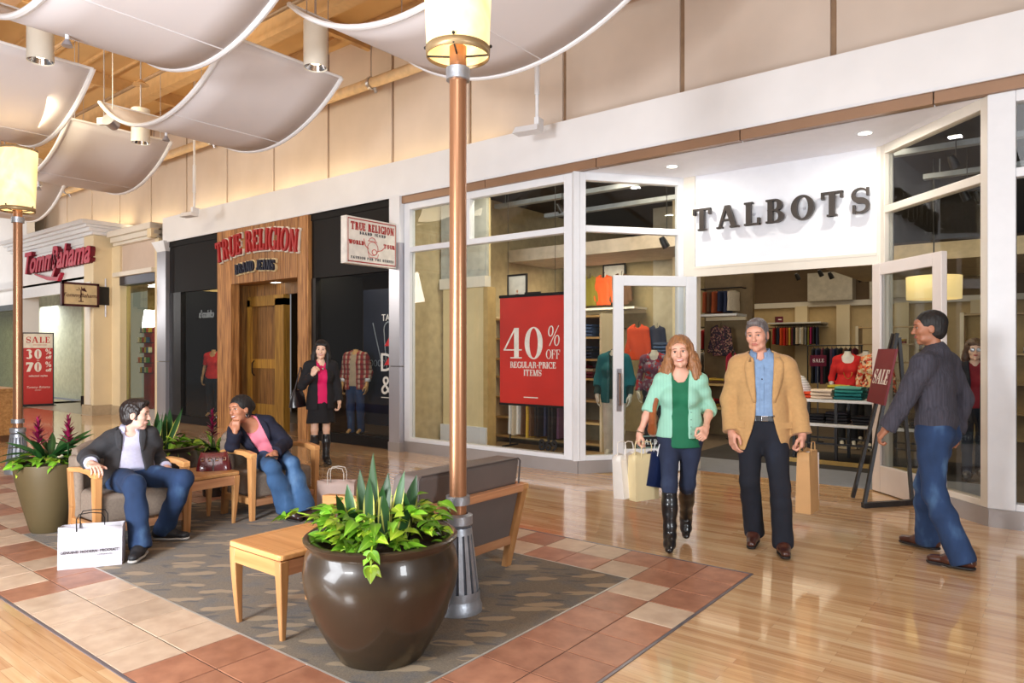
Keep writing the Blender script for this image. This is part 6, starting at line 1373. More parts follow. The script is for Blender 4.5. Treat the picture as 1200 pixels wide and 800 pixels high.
# ---- walking man in tan blazer
pm_ = person('grey haired man walking in tan blazer, blue shirt and dark jeans', (-1.864, 5.53, 0), R(198.6))
J = dict(pel=hv(0, 0, .965), chest=hv(0, .0, 1.31), neck=hv(.012, -.005, 1.50), head=hv(.035, .035, 1.665), fwd=(0, 1, 0), shR=hv(.178, .0, 1.43), shL=hv(-.178, .0, 1.43), elR=hv(.248, -.05, 1.15), elL=hv(-.255, -.04, 1.15),
         wrR=hv(.225, .05, .905), wrL=hv(-.29, .03, .905), hdirR=(-.12, .35, -1), palmR=(-.75, -.5, 0), hdirL=(0, .1, -1), palmL=(.9, -.2, 0), hpR=hv(.088, 0, .93), hpL=hv(-.088, 0, .93), knR=hv(.09, .04, .51), knL=hv(-.13, .11, .51),
         anR=hv(.06, -.12, .12), anL=hv(-.15, .08, .09), toeR=(.12, 1, -.2), toeL=(-.08, 1, 0), hd=yawframe(-14, 8, 3))
do_body(J, SK2, pm_, curlR=24, curlL=62, thumbR=.3, thumbL=.8, hs=1.02)
do_face(pm_, J['head'], J['hd'], 1.02, BLUE_I, M('brow_grey', (96, 84, 76), .7), LIP2, False, lid=.9); do_hair(J['head'], J['hd'], hairmat('hair_grey', (104, 98, 98)), pm_, 'short', .99, .0016)
BSH = M('chambray_blue', (126, 154, 190), .8, var=.1, scale=30, bump=.15, bscale=160); t_, F_ = do_top(J, BSH, pm_, 'shirt', False, .010, .1, -.06, 0, .054, .02, fold=.0018)
collar(J, BSH, pm_, .066, .055, 46, .035, .075); placket(J, F_, BSH, pm_, -.34, .13); buttons(J, F_, M('button_dark', (40, 44, 56), .4), pm_, (-.30, -.22, -.14, -.06, .02, .09))
TAN = M('blazer_tan', (190, 148, 96), .85, var=.06, scale=40, bump=.25, bscale=240, sheen=.2); OB = ([-.62, -.5, -.38, -.28, -.15, 0, .15, .22], [.17, .13, .09, .066, .056, .062, .07, .07])
t_, F_ = do_top(J, TAN, pm_, 'blazer', False, .020, .985, .18, .012, .082, .01, openw=OB, fold=.003, off=-.015, cuff=.024)
lapels(J, F_, TAN, pm_, OB, -.015, .07, -.16, .19)
for x, z in ((.165, -.31), (-.175, -.31)):
    p = hit(F_, J['chest']+hv(x, .34, z), (0, -1, 0)); MB().box(-.05, .05, -.008, .006, -.05, .0).build('pocket_flap', TAN, pm_, tuple(p), (R(4), 0, R(-34 if x > 0 else 34)), bev=.004)
for z in (-.26, -.36): p = hit(F_, J['chest']+hv(-.085, .34, z), (0, -1, 0)); MB().ball((0, 0, 0), (.008, .005, .008), 8, 5).build('button', M('button_brown', (90, 60, 34), .4), pm_, tuple(p), smooth=True)
JD = denim('denim_black', (24, 28, 40), (36, 46, 66)); do_trousers(J, JD, pm_, 'jeans', False, .007, .018, hemup=.015)
pl_ = J['pel']; bl_ = MB(); n = 24; vs = []
for k in range(n):
    a = 2*math.pi*k/n
    for r_, z in ((.172, .045), (.170, .085)): vs.append((r_*math.cos(a), r_*.75*math.sin(a), pl_[2]+z))
bl_.add(vs, [(2*k, 2*((k+1) % n), 2*((k+1) % n)+1, 2*k+1) for k in range(n)]).build('belt', BLKL, pm_, solid=.006); bx('buckle', CHROME, pm_, -.045, .005, .126, .137, pl_[2]+.045, pl_[2]+.085, .003)
for S_ in 'RL': do_shoe(J['an'+S_], J['toe'+S_], BRNL, M('sole_dark', (30, 24, 22), .6), pm_, .275)
KR = M('bag_kraft', (190, 146, 96), .7, var=.05, bump=.2, bscale=8)
kb = tote('shopping_bag', 'brown kraft paper bag with white front in the tan blazer man\'s hand', held((-1.864, 5.53, 0), R(198.6), (-.325, .05, .33)), R(268), .20, .46, .11, KR, hh=.07, sag=.02)
bx('white_front', M('bag_label', (226, 218, 214), .5), kb, -.102, -.098, -.055, .055, .02, .44)

# ---- man in charcoal sweater seen from behind
ps = person('man in charcoal ribbed sweater and blue jeans seen from behind, looking at the shop', (-.75, 6.03, 0), R(78.2))
J = dict(pel=hv(0, 0, .985), chest=hv(0, .01, 1.335), neck=hv(0, .0, 1.54), head=hv(-.02, .04, 1.71), fwd=(0, 1, 0), shR=hv(.20, -.01, 1.455), shL=hv(-.20, .02, 1.455), elR=hv(.275, -.09, 1.18), elL=hv(-.25, .12, 1.19), wrR=hv(.20, -.06, .935), wrL=hv(-.285, .235, .975),
         hdirR=(-.2, .1, -1), palmR=(-.9, .2, 0), hdirL=(-.05, .6, -.8), palmL=(.5, -.6, -.5), hpR=hv(.095, 0, .94), hpL=hv(-.095, 0, .94), knR=hv(.17, .13, .52), knL=hv(-.10, -.02, .51), anR=hv(.265, .15, .09), anL=hv(-.115, -.20, .09), toeR=(.1, 1, 0), toeL=(-.1, 1, 0), hd=yawframe(28, 3, 0))
do_body(J, SK3, ps, curlR=40, curlL=45); do_face(ps, J['head'], J['hd'], 1.0, BROWN_I, M('brow_black', (30, 24, 22), .7), LIP3, False); do_hair(J['head'], J['hd'], hairmat('hair_black', (26, 22, 22), .6), ps, 'crop', 1.0, .0015)
CHS = M('sweater_charcoal', (62, 60, 70), .95, var=.3, scale=70, stretch=(1, 1, .06), bump=.7, bscale=80); CH2 = M('sweater_plain', (58, 56, 66), .95, var=.1, scale=60, bump=.3, bscale=200)
t_, F_ = do_top(J, CHS, ps, 'sweater', False, .022, 1.0, .0, .0, .058, .01, fold=.004, cuff=.014, neckdz=.03)
G = Field(J['pel']-.3, J['pel']+.3, .0075); G.cone(J['pel']+hv(0, 0, -.045), J['pel']+hv(0, 0, .03), .166, .172, .02, fr=np.eye(3), fs=(1, .76, 1)); G.box(J['pel']+hv(0, 0, -.27), (.4, .4, .2), .002, None, .003, 's'); G.box(J['pel']+hv(0, 0, .26), (.4, .4, .2), .002, None, .003, 's'); G.build('sweater_hem', CH2, ps)
G = Field(J['neck']-.16, J['neck']+.16, .006); G.cone(J['neck']+hv(0, -.004, -.035), J['neck']+hv(0, .012, .035), .073, .062, .01); G.cone(J['neck']+hv(0, .01, .02), J['neck']+hv(0, .02, .12), .05, .055, .003, 's'); G.box(J['neck']+hv(0, 0, .10), (.1, .1, .05), .002, None, .003, 's'); G.build('sweater_collar', CH2, ps)
JB = denim('denim_blue', (36, 60, 98), (84, 118, 156)); do_trousers(J, JB, ps, 'jeans', False, .012, .024, hemup=.02, fold=.003)
for x in (-1, 1):
    v = []
    for i in range(6):
        for j in range(6):
            p = hv(x*(.045+.022*i), -.34, .925-.026*j-(.012 if abs(i-2.5) < 1 and j == 5 else 0)); v.append(p)
    FJ = None
for S_ in 'RL': do_shoe(J['an'+S_], J['toe'+S_], BRNL, M('sole_dark', (30, 24, 22), .6), ps, .29, tall=.01)

# ---- seated man in charcoal jacket
p1 = person('dark haired young man in charcoal jacket and jeans sitting in the left armchair', (-5.80, 2.61, 0), R(-90))
J = dict(pel=hv(0, -.27, .515), chest=hv(-.055, -.41, .725), neck=hv(-.06, -.41, .875), head=hv(-.085, -.355, 1.0), fwd=unit((.38, 1, .25)), pfwd=(.1, 1, 0), shR=hv(.075, -.44, .80), shL=hv(-.215, -.38, .81), elR=hv(.275, -.385, .695), elL=hv(-.30, -.42, .60), wrR=hv(.345, -.135, .672), wrL=hv(-.27, -.2, .55),
         hdirR=(.05, 1, -.15), palmR=(0, -.1, -1), hdirL=(.4, 1, -.1), palmL=(0, -.2, -1), hpR=hv(.09, -.25, .505), hpL=hv(-.09, -.25, .505), knR=hv(.17, .20, .525), knL=hv(-.22, .19, .51), anR=hv(.195, .36, .095), anL=hv(-.14, .02, .09), toeR=(.65, .8, 0), toeL=(-.62, .79, 0), hd=yawframe(50, 2, -4), down=unit((.05, .55, -.7)))
do_body(J, SK4, p1, curlR=26, curlL=30, thumbR=.1, h=.006); do_face(p1, J['head'], J['hd'], .97, BROWN_I, M('brow_black', (30, 24, 22), .7), LIP2, True); do_hair(J['head'], J['hd'], hairmat('hair_dark', (38, 28, 26)), p1, 'short', 1.02, .004)
SHL = M('shirt_lavender', (200, 200, 228), .75, var=.06, scale=50, bump=.1, bscale=120); t_, F_ = do_top(J, SHL, p1, 'shirt', False, .008, .97, .02, 0, .052, .02, fold=.003, cuff=.014); collar(J, SHL, p1, .064, .055, 56, .03, .06)
CJK = M('jacket_charcoal', (56, 56, 60), .85, var=.1, scale=50, bump=.2, bscale=220); OC = ([-.5, -.3, -.15, 0, .15, .22], [.13, .10, .075, .06, .06, .06])
t_, F_ = do_top(J, CJK, p1, 'jacket', False, .020, .93, .05, .01, .082, .012, openw=OC, fold=.004, off=-.01, cuff=.02, w0=-.02); lapels(J, F_, CJK, p1, OC, -.01, .055, -.10, .12)
do_trousers(J, JB, p1, 'jeans', False, .008, .016, hemup=.0, fold=.004)
for S_ in 'RL': do_shoe(J['an'+S_], J['toe'+S_], M('shoe_black', (34, 34, 38), .6, bump=.2), M('sole_pale', (190, 186, 180), .6), p1, .28)

# ---- seated woman in navy blazer
p2 = person('laughing woman in navy blazer and flared jeans sitting with chin on hand', (-5.77, 3.90, 0), R(-90))
J = dict(pel=hv(-.01, -.28, .515), chest=hv(.10, -.33, .74), neck=hv(.20, -.335, .875), head=hv(.285, -.325, .985), fwd=unit((.55, 1, -.1)), pfwd=(.1, 1, 0), shR=hv(.275, -.43, .785), shL=hv(.03, -.25, .85), elR=hv(.365, -.33, .665), elL=hv(-.07, -.12, .665), wrR=hv(.385, -.24, .815), wrL=hv(.13, .0, .595),
         hdirR=(-.15, -.1, 1), palmR=(-.6, -.6, .1), hdirL=(.55, .6, -.35), palmL=(.2, -.5, -.8), hpR=hv(.08, -.27, .505), hpL=hv(-.10, -.27, .505), knR=hv(.26, .15, .50), knL=hv(.05, .15, .505), anR=hv(.12, .19, .11), anL=hv(-.0, .27, .09), toeR=(-.2, 1, -.1), toeL=(-.1, 1, 0), hd=yawframe(-78, -2, 10), down=unit((-.1, .4, -.8)))
do_body(J, SK5, p2, True, curlR=80, curlL=40, thumbR=.8, h=.006); do_face(p2, J['head'], J['hd'], .98, BROWN_I, M('brow_black', (30, 24, 22), .7), LIP3, True); do_hair(J['head'], J['hd'], MATS['hair_black'], p2, 'bun', 1.0, .0012)
for x in (-1, 1):
    c_ = J['head']+J['hd'][0]*x*.080-J['hd'][2]*.055; MB().tube([tuple(c_+J['hd'][1]*.018*math.cos(R(a))+J['hd'][2]*.018*math.sin(R(a))) for a in range(0, 361, 30)], .0028, 6).build('hoop_earring', CHROME, p2, smooth=True)
t_, F_ = do_top(J, M('top_pink', (232, 128, 148), .7, var=.05, bump=.1), p2, 'top', True, .006, .1, .04, 0, .078, .045, fold=.002)
NVJ = M('blazer_navy', (24, 26, 46), .85, var=.12, scale=40, bump=.2, bscale=200); ON = ([-.5, -.3, -.12, 0, .15], [.09, .07, .06, .07, .075])
t_, F_ = do_top(J, NVJ, p2, 'blazer', True, .022, .97, .06, .01, .07, .025, openw=ON, fold=.004, cuff=.016); lapels(J, F_, NVJ, p2, ON, 0, .05, -.08, .12)
do_trousers(J, denim('denim_mid', (62, 98, 142), (110, 146, 186)), p2, 'jeans', True, .008, .046, hemup=-.02, fold=.004)
for S_ in 'RL': do_shoe(J['an'+S_], J['toe'+S_], M('boot_brown', (46, 26, 24), .35, coat=.3), M('sole_dark', (30, 24, 22), .6), p2, .25, heel=.015)
ph_ = thing('phone', 'dark mobile phone in the seated woman\'s hand on her lap', 'phone', held((-5.77, 3.90, 0), R(-90), (.20, .055, .575)), R(-60)); bx('case', DARK, ph_, -.03, .03, -.055, .055, -.005, .005, .003); bx('screen', BLACK, ph_, -.026, .026, -.05, .05, .005, .006)

# ---- standing woman in black with a magenta top
p3 = person('dark haired woman in black jacket, magenta top, skirt and boots standing by the denim shop', (-7.88, 5.85, 0), R(-116))
J = dict(pel=hv(0, 0, .90), chest=hv(0, .01, 1.215), neck=hv(0, .0, 1.40), head=hv(0, .03, 1.545), fwd=(0, 1, 0), shR=hv(.165, 0, 1.335), shL=hv(-.165, 0, 1.335), elR=hv(.255, .03, 1.08), elL=hv(-.22, -.02, 1.08), wrR=hv(.135, .155, 1.235), wrL=hv(-.235, .06, .86), hdirR=(-.4, .2, .7), palmR=(-.5, -.7, -.2), hdirL=(0, .15, -1), palmL=(.9, 0, 0),
         hpR=hv(.085, 0, .86), hpL=hv(-.085, 0, .86), knR=hv(.085, .02, .49), knL=hv(-.075, -.01, .49), anR=hv(.085, -.02, .10), anL=hv(-.07, .0, .10), toeR=(.15, 1, 0), toeL=(-.15, 1, 0), hd=yawframe(-14, -2, -4))
do_body(J, SK6, p3, True, curlR=60, curlL=40, h=.007); do_face(p3, J['head'], J['hd'], .97, BROWN_I, M('brow_black', (30, 24, 22), .7), LIP1, True); do_hair(J['head'], J['hd'], MATS['hair_black'], p3, 'longer', 1.0, .0015)
t_, F_ = do_top(J, M('top_magenta', (214, 14, 92), .75, var=.05), p3, 'top', True, .006, .1, .06, 0, .062, .015, h=.009)
MB().ball(tuple(J['chest']+hv(0, .13, .09)), .016, 10, 7).build('pendant', CHROME, p3, smooth=True)
BKJ = M('jacket_black', (24, 22, 26), .85, var=.12, bump=.2, bscale=200); OK_ = ([-.6, -.3, 0, .15], [.07, .06, .06, .07]); t_, F_ = do_top(J, BKJ, p3, 'jacket', True, .02, .98, .14, .02, .066, .015, openw=OK_, h=.009, fold=.003)
F = Field(J['pel']-.42, J['pel']+.3, .009); F.cone(J['pel']+hv(0, 0, .06), J['pel']+hv(0, 0, -.1), .135, .16, .02, fr=np.eye(3), fs=(1, .75, 1)); F.cone(J['pel']+hv(0, 0, -.1), J['pel']+hv(0, 0, -.36), .16, .20, .02, fr=np.eye(3), fs=(1, .75, 1)); F.box(J['pel']+hv(0, 0, -.52), (.4, .4, .2), .002, None, .003, 's'); F.fold(.006, 34, 34, 3, 8); F.build('skirt', M('skirt_black', (20, 18, 22), .85, var=.1), p3)
for S_ in 'RL':
    kn, an = J['kn'+S_], J['an'+S_]; F = Field(np.minimum(kn, an)-.13, np.maximum(kn, an)+.13, .008); limb(F, [mid(kn, an, .2), mid(kn, an, .45), mid(kn, an, .8), an, an+unit(J['toe'+S_])*.05+hv(0, 0, -.03)], (.056, .056, .046, .046, .045), 0, .02); dv = unit(kn-an); F.box(mid(kn, an, .17)+dv*.06, (.1, .1, .06), .002, frame(dv, (.1, 1, .1)), .003, 's'); F.build('boot_shaft', BLKL, p3); do_shoe(an, J['toe'+S_], BLKL, None, p3, .24, 'boot_foot', .02, .015, .04)
hb3 = handbag(held((-7.88, 5.85, 0), R(-116), (.30, .0, .80)), 'black leather handbag hanging at the side of the woman in black', M('bag_black', (34, 26, 28), .3, coat=.5), R(-60), .34, .22, .14, strap=False)
MB().tube([(-.11, 0, .2), (-.06, .02, .36), (.02, .06, .52), (.03, .05, .53), (.06, .02, .36), (.11, 0, .2)], .009, 8).build('strap', MATS['bag_black'], hb3, smooth=True)

# ---- woman inside the shop
p6 = person('long haired woman in sunglasses and dark coat inside the shop behind the right window', (-.86, 10.1, 0), R(190))
J = dict(pel=hv(0, 0, .90), chest=hv(0, .01, 1.215), neck=hv(0, .0, 1.40), head=hv(0, .03, 1.545), fwd=(0, 1, 0), shR=hv(.165, 0, 1.335), shL=hv(-.165, 0, 1.335), elR=hv(.235, .0, 1.08), elL=hv(-.22, -.02, 1.08), wrR=hv(.2, .1, .9), wrL=hv(-.19, .12, .92), hdirR=(0, .4, -1), palmR=(-.9, 0, 0), hdirL=(0, .4, -1), palmL=(.9, 0, 0),
         hpR=hv(.085, 0, .86), hpL=hv(-.085, 0, .86), knR=hv(.085, .1, .49), knL=hv(-.075, -.03, .49), anR=hv(.085, .1, .09), anL=hv(-.07, -.2, .10), toeR=(.1, 1, 0), toeL=(-.1, 1, 0), hd=yawframe(0, 0, 0))
do_body(J, SK6, p6, True, h=.008); do_face(p6, J['head'], J['hd'], .97, BROWN_I, M('brow_brown', (96, 62, 40), .7), LIP1, False); do_hair(J['head'], J['hd'], hairmat('hair_brown', (78, 52, 38)), p6, 'longer', 1.03, .003)
for x in (-1, 1): MB().ball((0, 0, 0), (.028, .006, .023), 12, 7).build('sunglass_lens', M('lens_pale', (190, 190, 196), .1, metal=.5), p6, tuple(J['head']+hv(x*.033, .105, .012)), smooth=True)
do_top(J, M('scarf_red', (130, 24, 36), .8), p6, 'top', True, .008, .1, .04, 0, .06, .01, h=.01); do_top(J, M('coat_dark', (40, 40, 46), .9, var=.1), p6, 'coat', True, .024, .98, .2, .02, .066, .01, openw=([-.6, 0, .15], [.03, .05, .06]), h=.01); do_trousers(J, JD, p6, 'trousers', True, .004, 0, h=.01)
for S_ in 'RL': do_shoe(J['an'+S_], J['toe'+S_], BLKL, None, p6, .24)

# ------------------------------------------------------------------ mannequins
PALE = M('mannequin_pale', (226, 220, 204), .4, var=.02); WOODM = M('mannequin_wood', (206, 160, 104), .45, var=.08)
def mannequin(loc, rz, label, mat, top, bottom, fem=True, s=1.0, top_kw={}, over=None, over_kw={}, base=0.04, legs=True, skirt=None, hands_wide=0):
    o = thing('mannequin', label, 'mannequin', loc, rz)
    J = dict(pel=hv(0, 0, .92), chest=hv(0, .005, 1.25), neck=hv(0, 0, 1.43), head=hv(0, .02, 1.58), fwd=(0, 1, 0), shR=hv(.165, 0, 1.365), shL=hv(-.165, 0, 1.365), elR=hv(.23, -.03, 1.09), elL=hv(-.23, -.03, 1.09), wrR=hv(.235+hands_wide, .06, .87), wrL=hv(-.235-hands_wide, .06, .87),
             hdirR=(0, .15, -1), palmR=(-.9, -.2, 0), hdirL=(0, .15, -1), palmL=(.9, -.2, 0), hpR=hv(.085, 0, .88), hpL=hv(-.085, 0, .88), knR=hv(.085, .05, .49), knL=hv(-.085, .0, .49), anR=hv(.085, .02, .10), anL=hv(-.085, -.03, .10), toeR=(.1, 1, 0), toeL=(-.1, 1, 0), hd=yawframe(0))
    lo, hi = bbox(J); F = Field(lo, hi, .011); ar = ARM_F if fem else ARM_M; do_torso(F, J, -.012, fem); F.cone(J['neck'], J['neck']+hv(0, 0, .07), .052, .046, .03); F.box(J['neck']+hv(0, 0, .14), (.1, .1, .06), .002, None, .003, 's')
    for S_ in 'RL':
        sg = 1 if S_ == 'R' else -1; limb(F, arm_pts(J['sh'+S_], J['el'+S_], J['wr'+S_]), ar, -.004); limb(F, leg_pts(J['hp'+S_], J['kn'+S_], J['an'+S_]), LEG_F, -.01); F.cone(J['an'+S_], J['an'+S_]+hv(0, .14, -.05), .034, .026, .03); do_hand(F, J['wr'+S_], J['hdir'+S_], J['palm'+S_], sg, 20, 1, .2)
    F.build('form', mat, o); MB().cyl((0, 0), .045, J['neck'][2]+.078, J['neck'][2]+.09, 16).build('neck_cap', DARK, o); MB().cyl((0, -.02), .17, -base, -base+.03, 24).build('stand_base', CHROME, o, smooth=True); MB().tube([(.0, -.12, -.02), (0, -.12, .5)], .012, 8).build('stand_pole', CHROME, o)
    t, F_ = do_top(J, top, o, 'top', fem, .012, h=.011, **top_kw)
    if over: do_top(J, over, o, 'overlayer', fem, .03, h=.011, **over_kw)
    if bottom: do_trousers(J, bottom, o, 'trousers', fem, .006, .004, h=.011)
    if skirt:
        G = Field(J['pel']-.5, J['pel']+.3, .011); G.cone(J['pel']+hv(0, 0, .05), J['pel']+hv(0, 0, -.42), .15, .19, .02, fr=np.eye(3), fs=(1, .7, 1)); G.box(J['pel']+hv(0, 0, -.6), (.4, .4, .2), .002, None, .003, 's'); G.build('skirt', skirt, o)
    return o, J
PB = dict(sleeve=.97, drop=.1, neckr=.058); OV = dict(sleeve=.72, drop=.16, neckr=.07, openw=([-.6, 0, .2], [.05, .045, .06]), fold=.003)
PLAID = plaid('plaid_red', ((150, 44, 44), (196, 180, 156), (104, 34, 36)), .085)
mq, J_ = mannequin((-9.9, 8.1, .06), R(205), 'headless mannequin in an open red plaid shirt in the right denim window', WOODM, M('knit_stripe', (176, 156, 130), .9), JB, False, over=PLAID, over_kw=dict(sleeve=.74, drop=.12, neckr=.07, openw=([-.6, 0, .2], [.075, .055, .05]), fold=.003), top_kw=dict(sleeve=.3, drop=.06))
for S_, sg in (('R', 1), ('L', -1)): e = mid(J_['el'+S_], J_['wr'+S_], .5); MB().lathe([(.05, -.035), (.05, .035)], 14).build('cuff', WHITE, mq, tuple(e), (R(-15), R(sg*3), 0), smooth=True, solid=.006)
mannequin((-15.0, 8.25, .06), R(215), 'headless mannequin in a bright red tee in the left denim window', WOODM, M('tee_red', (226, 40, 34), .8), denim('denim_ink', (22, 26, 34), (34, 40, 54)), True, top_kw=dict(sleeve=.36, drop=.06, neckr=.075, neckf=.02))
TEAL = rib('cardigan_teal', (14, 104, 112), 30, 'X', .85, .3, .7)
mannequin((-5.02, 8.72, .05), R(200), 'pale mannequin in a teal cardigan beside the left glass door', PALE, M('top_forest', (28, 60, 56), .8), M('trouser_white', (226, 222, 212), .7), True, over=TEAL, over_kw=OV, top_kw=PB)
mannequin((-4.88, 9.68, .05), R(200), 'pale mannequin in a red and plum patterned sweater behind the left glass door', PALE, speck('jacquard_red', (110, 60, 84), ((176, 28, 36), (120, 66, 92), (150, 140, 150), (120, 62, 88)), 26), JD, True, top_kw=dict(sleeve=.95, drop=.12, neckr=.07, neckf=.02))
REDT = M('knit_scarlet', (206, 34, 30), .8, var=.08, bump=.2, bscale=120)
rm, J_ = mannequin((-2.69, 11.95, .03), R(195), 'pale mannequin in a scarlet top with gold necklace behind the display table', PALE, REDT, M('trouser_black', (26, 26, 30), .8), True, top_kw=dict(sleeve=.66, drop=.1, neckr=.09, neckf=.04, fold=.003))
MB().tube([(.06*math.cos(R(a))*1.1, .10+.04*math.sin(R(a)), 1.24-.16*abs(math.sin(R(a/1.0)))) for a in range(0, 181, 15)], .005, 6).build('necklace', M('gold', (196, 150, 70), .3, metal=.9), rm, smooth=True)
mannequin((-2.58, 12.7, .03), R(195), 'pale mannequin in a blush top with an olive scarf at the back of the table', PALE, M('top_blush', (222, 196, 184), .8), None, True, top_kw=PB, over=speck('scarf_olive', (70, 56, 30), ((96, 80, 40), (60, 44, 28)), 14), over_kw=dict(sleeve=0, drop=.0, neckr=.05, openw=([-.6, 0, .2], [.0, .0, .0]), h=.011) if False else None) if False else None
mannequin((-2.58, 12.7, .03), R(195), 'pale mannequin in a blush top at the back, between the scarlet and floral ones', PALE, M('top_blush', (222, 196, 184), .8), MATS['trouser_black'], True, top_kw=PB)
mannequin((-2.27, 11.85, .03), R(190), 'pale mannequin in an orange floral blouse beside the scarlet one', PALE, speck('floral_orange', (222, 190, 150), ((206, 70, 48), (224, 120, 70), (120, 60, 40), (206, 180, 120)), 32), MATS['trouser_black'], True, top_kw=PB)

# ------------------------------------------------------------------ shop fittings
DISPW = M('display_white', (230, 228, 224), .35, var=.02); OAKS = wood('shelf_oak', (214, 180, 120), (176, 138, 84), 0, .6, .45)
tb = thing('display_table', 'white two tier display table on a black frame inside the entrance', 'table', (-2.15, 10.6, 0))
bx('tabletop', DISPW, tb, -.95, .95, -.42, .42, .84, .88, .004); bx('lower_shelf', DISPW, tb, -.95, .95, -.42, .42, .51, .55, .004)
for x in (-.85, -.3, .3, .85):
    for y in (-.36, .36): bx('leg', DARK, tb, x-.02, x+.02, y-.02, y+.02, 0, .84)
for y in (-.36, .36): bx('stretcher', DARK, tb, -.85, .85, y-.012, y+.012, .26, .285)
bx('plinth_board', M('plinth_yellow', (190, 156, 84), .5), tb, -1.0, 1.0, -.5, -.47, 0, .06)
def cloth_mat(c): return M('cloth_%d_%d_%d' % c, c, .85, var=.1, scale=30, bump=.15, bscale=120)
def folded_mesh(w_, d_, t_, seed):
    rg = random.Random(seed); a, b, c_ = rg.random()*6, rg.random()*6, rg.random()*6; mb = MB(); n, m_ = 8, 10; vs = []
    for i in range(n+1):
        for k in range(m_):
            an = 2*math.pi*k/m_; u = 2*i/n-1; e = .45; yy = d_/2*math.copysign(abs(math.cos(an))**e, math.cos(an)); zz = t_/2*math.copysign(abs(math.sin(an))**e, math.sin(an))
            vs.append((u*w_/2*(1+.03*math.sin(an+a)), yy*(1-.06*u*u)+.006*math.sin(4*u+b), t_/2+zz*(1+.16*math.sin(3*u+c_))))
    return mb.add(vs, [(i*m_+k, i*m_+(k+1) % m_, (i+1)*m_+(k+1) % m_, (i+1)*m_+k) for i in range(n) for k in range(m_)]+[tuple(range(m_-1, -1, -1)), tuple(n*m_+k for k in range(m_))]).mesh('folded', None, True, 60)
FM = [folded_mesh(1, 1, 1, i) for i in range(5)]
def stack(x, y, z, cols, what, where, grp, w_=.30, d_=.26, t_=.045, rz=0):
    for i, c in enumerate(cols):
        me = FM[i % 5].copy(); me.materials.append(c if not isinstance(c, tuple) else cloth_mat(c)); o = ob('folded_garment', me, None, (x+random.uniform(-.008, .008), y+random.uniform(-.008, .008), z+t_*i*1.0), (0, 0, rz+random.uniform(-.06, .06))); o.scale = (w_, d_, t_*.98)
        pos = ['bottom', 'second', 'third', 'fourth', 'fifth', 'sixth'][i] if len(cols) > 1 else 'single'
        if len(cols) > 1 and i == len(cols)-1: pos = 'top'
        tag(o, '%s folded garment, %s of its stack, %s' % (what, pos, where), 'folded garment', grp)
TS = .88
stack(-2.92, 10.42, TS+.002, [(206, 66, 28)]*2, 'orange red', 'left end of the display table', 'stacks on the display table', .26, .24)
stack(-2.64, 10.34, TS+.002, [(228, 208, 186)]*3, 'cream', 'front of the display table', 'stacks on the display table', .27, .26)
stack(-2.30, 10.36, TS+.002, [(18, 106, 110), (20, 116, 118), (36, 128, 122), (92, 156, 140)], 'teal', 'middle of the display table', 'stacks on the display table', .34, .28)
stack(-2.52, 10.72, TS+.002, [(150, 140, 40), (176, 160, 48), (140, 132, 36), (176, 160, 48)], 'yellow green', 'behind the cream stack', 'stacks on the display table', .28, .25)
stack(-2.12, 10.78, TS+.002, [(24, 84, 84), (30, 96, 94), (22, 80, 84)], 'dark teal', 'behind the teal stack', 'stacks on the display table', .3, .25)
stack(-2.66, 10.62, TS+.002, [(206, 140, 130), (214, 150, 140)], 'pink scarf like', 'behind the cream stack, left side', 'stacks on the display table', .22, .2)
stack(-1.92, 10.36, TS+.002, [(26, 26, 32)]*4, 'black', 'right of the teal stack', 'stacks on the display table', .28, .26)
stack(-1.5, 10.4, TS+.002, [(60, 60, 72)]*3, 'slate', 'right end of the display table', 'stacks on the display table', .28, .26)
for k, x in enumerate((-2.75, -2.45, -2.12, -1.8, -1.45)): stack(x, 10.36, .552, [(28, 26, 32), (36, 34, 42), (24, 24, 30), (44, 40, 50)][:3+k % 2], 'black', ['first', 'second', 'third', 'fourth', 'fifth'][k]+' from left on the lower shelf', 'stacks on the lower shelf', .27, .26, .04)
mo = MB(); rg = random.Random(4)
md = thing('draped_garment', 'white striped garment heaped at the left corner of the display table', 'garment', (-3.02, 10.62, TS))
MB().lathe([(.17, 0), (.16, .08), (.11, .2), (.05, .29), (.0, .31)], 20).build('cloth', rib('striped_white', (216, 214, 214), 9, 'Z', .8, .2, .7), md, smooth=True)
TAGM = M('tag_maroon', (104, 22, 48), .5)
for x, y, z, w_, hgt, sup, lb in ((-3.3, 12.6, 1.28, .28, .19, 0, 'maroon price tag board left of the scarlet mannequin'), (-5.9, 14.4, 1.66, .32, .22, .3, 'maroon price tag board on the far left rack'), (-6.05, 19.3, 2.30, .18, .16, 0, 'small maroon sign box on the back wall shelf, right bay'), (-7.42, 19.3, 2.3, .14, .15, 0, 'small maroon sign box on the back wall shelf, left bay')):
    t = thing('price_tag', lb, 'sign', (x, y, 0 if z < 2 else z), R(38))
    if z < 2: bx('board', TAGM, t, -w_/2, w_/2, -.008, .008, z, z+hgt, .003); MB().tube([(0, .012, 0), (0, .012, z+.05)], .01, 6).cyl((0, .012), .1, 0, .015, 16).build('stand', DARK, t); mb, _ = didone('SALE', .06, .001, .2, .07); mb.build('print', INK, t, (0, -.01, z+.07), (R(90), 0, 0))
    else: bx('box', TAGM, t, -w_/2, w_/2, -.06, .06, 0, hgt, .004); bx('label', INK, t, -w_*.25, w_*.25, -.063, -.06, hgt*.4, hgt*.6)
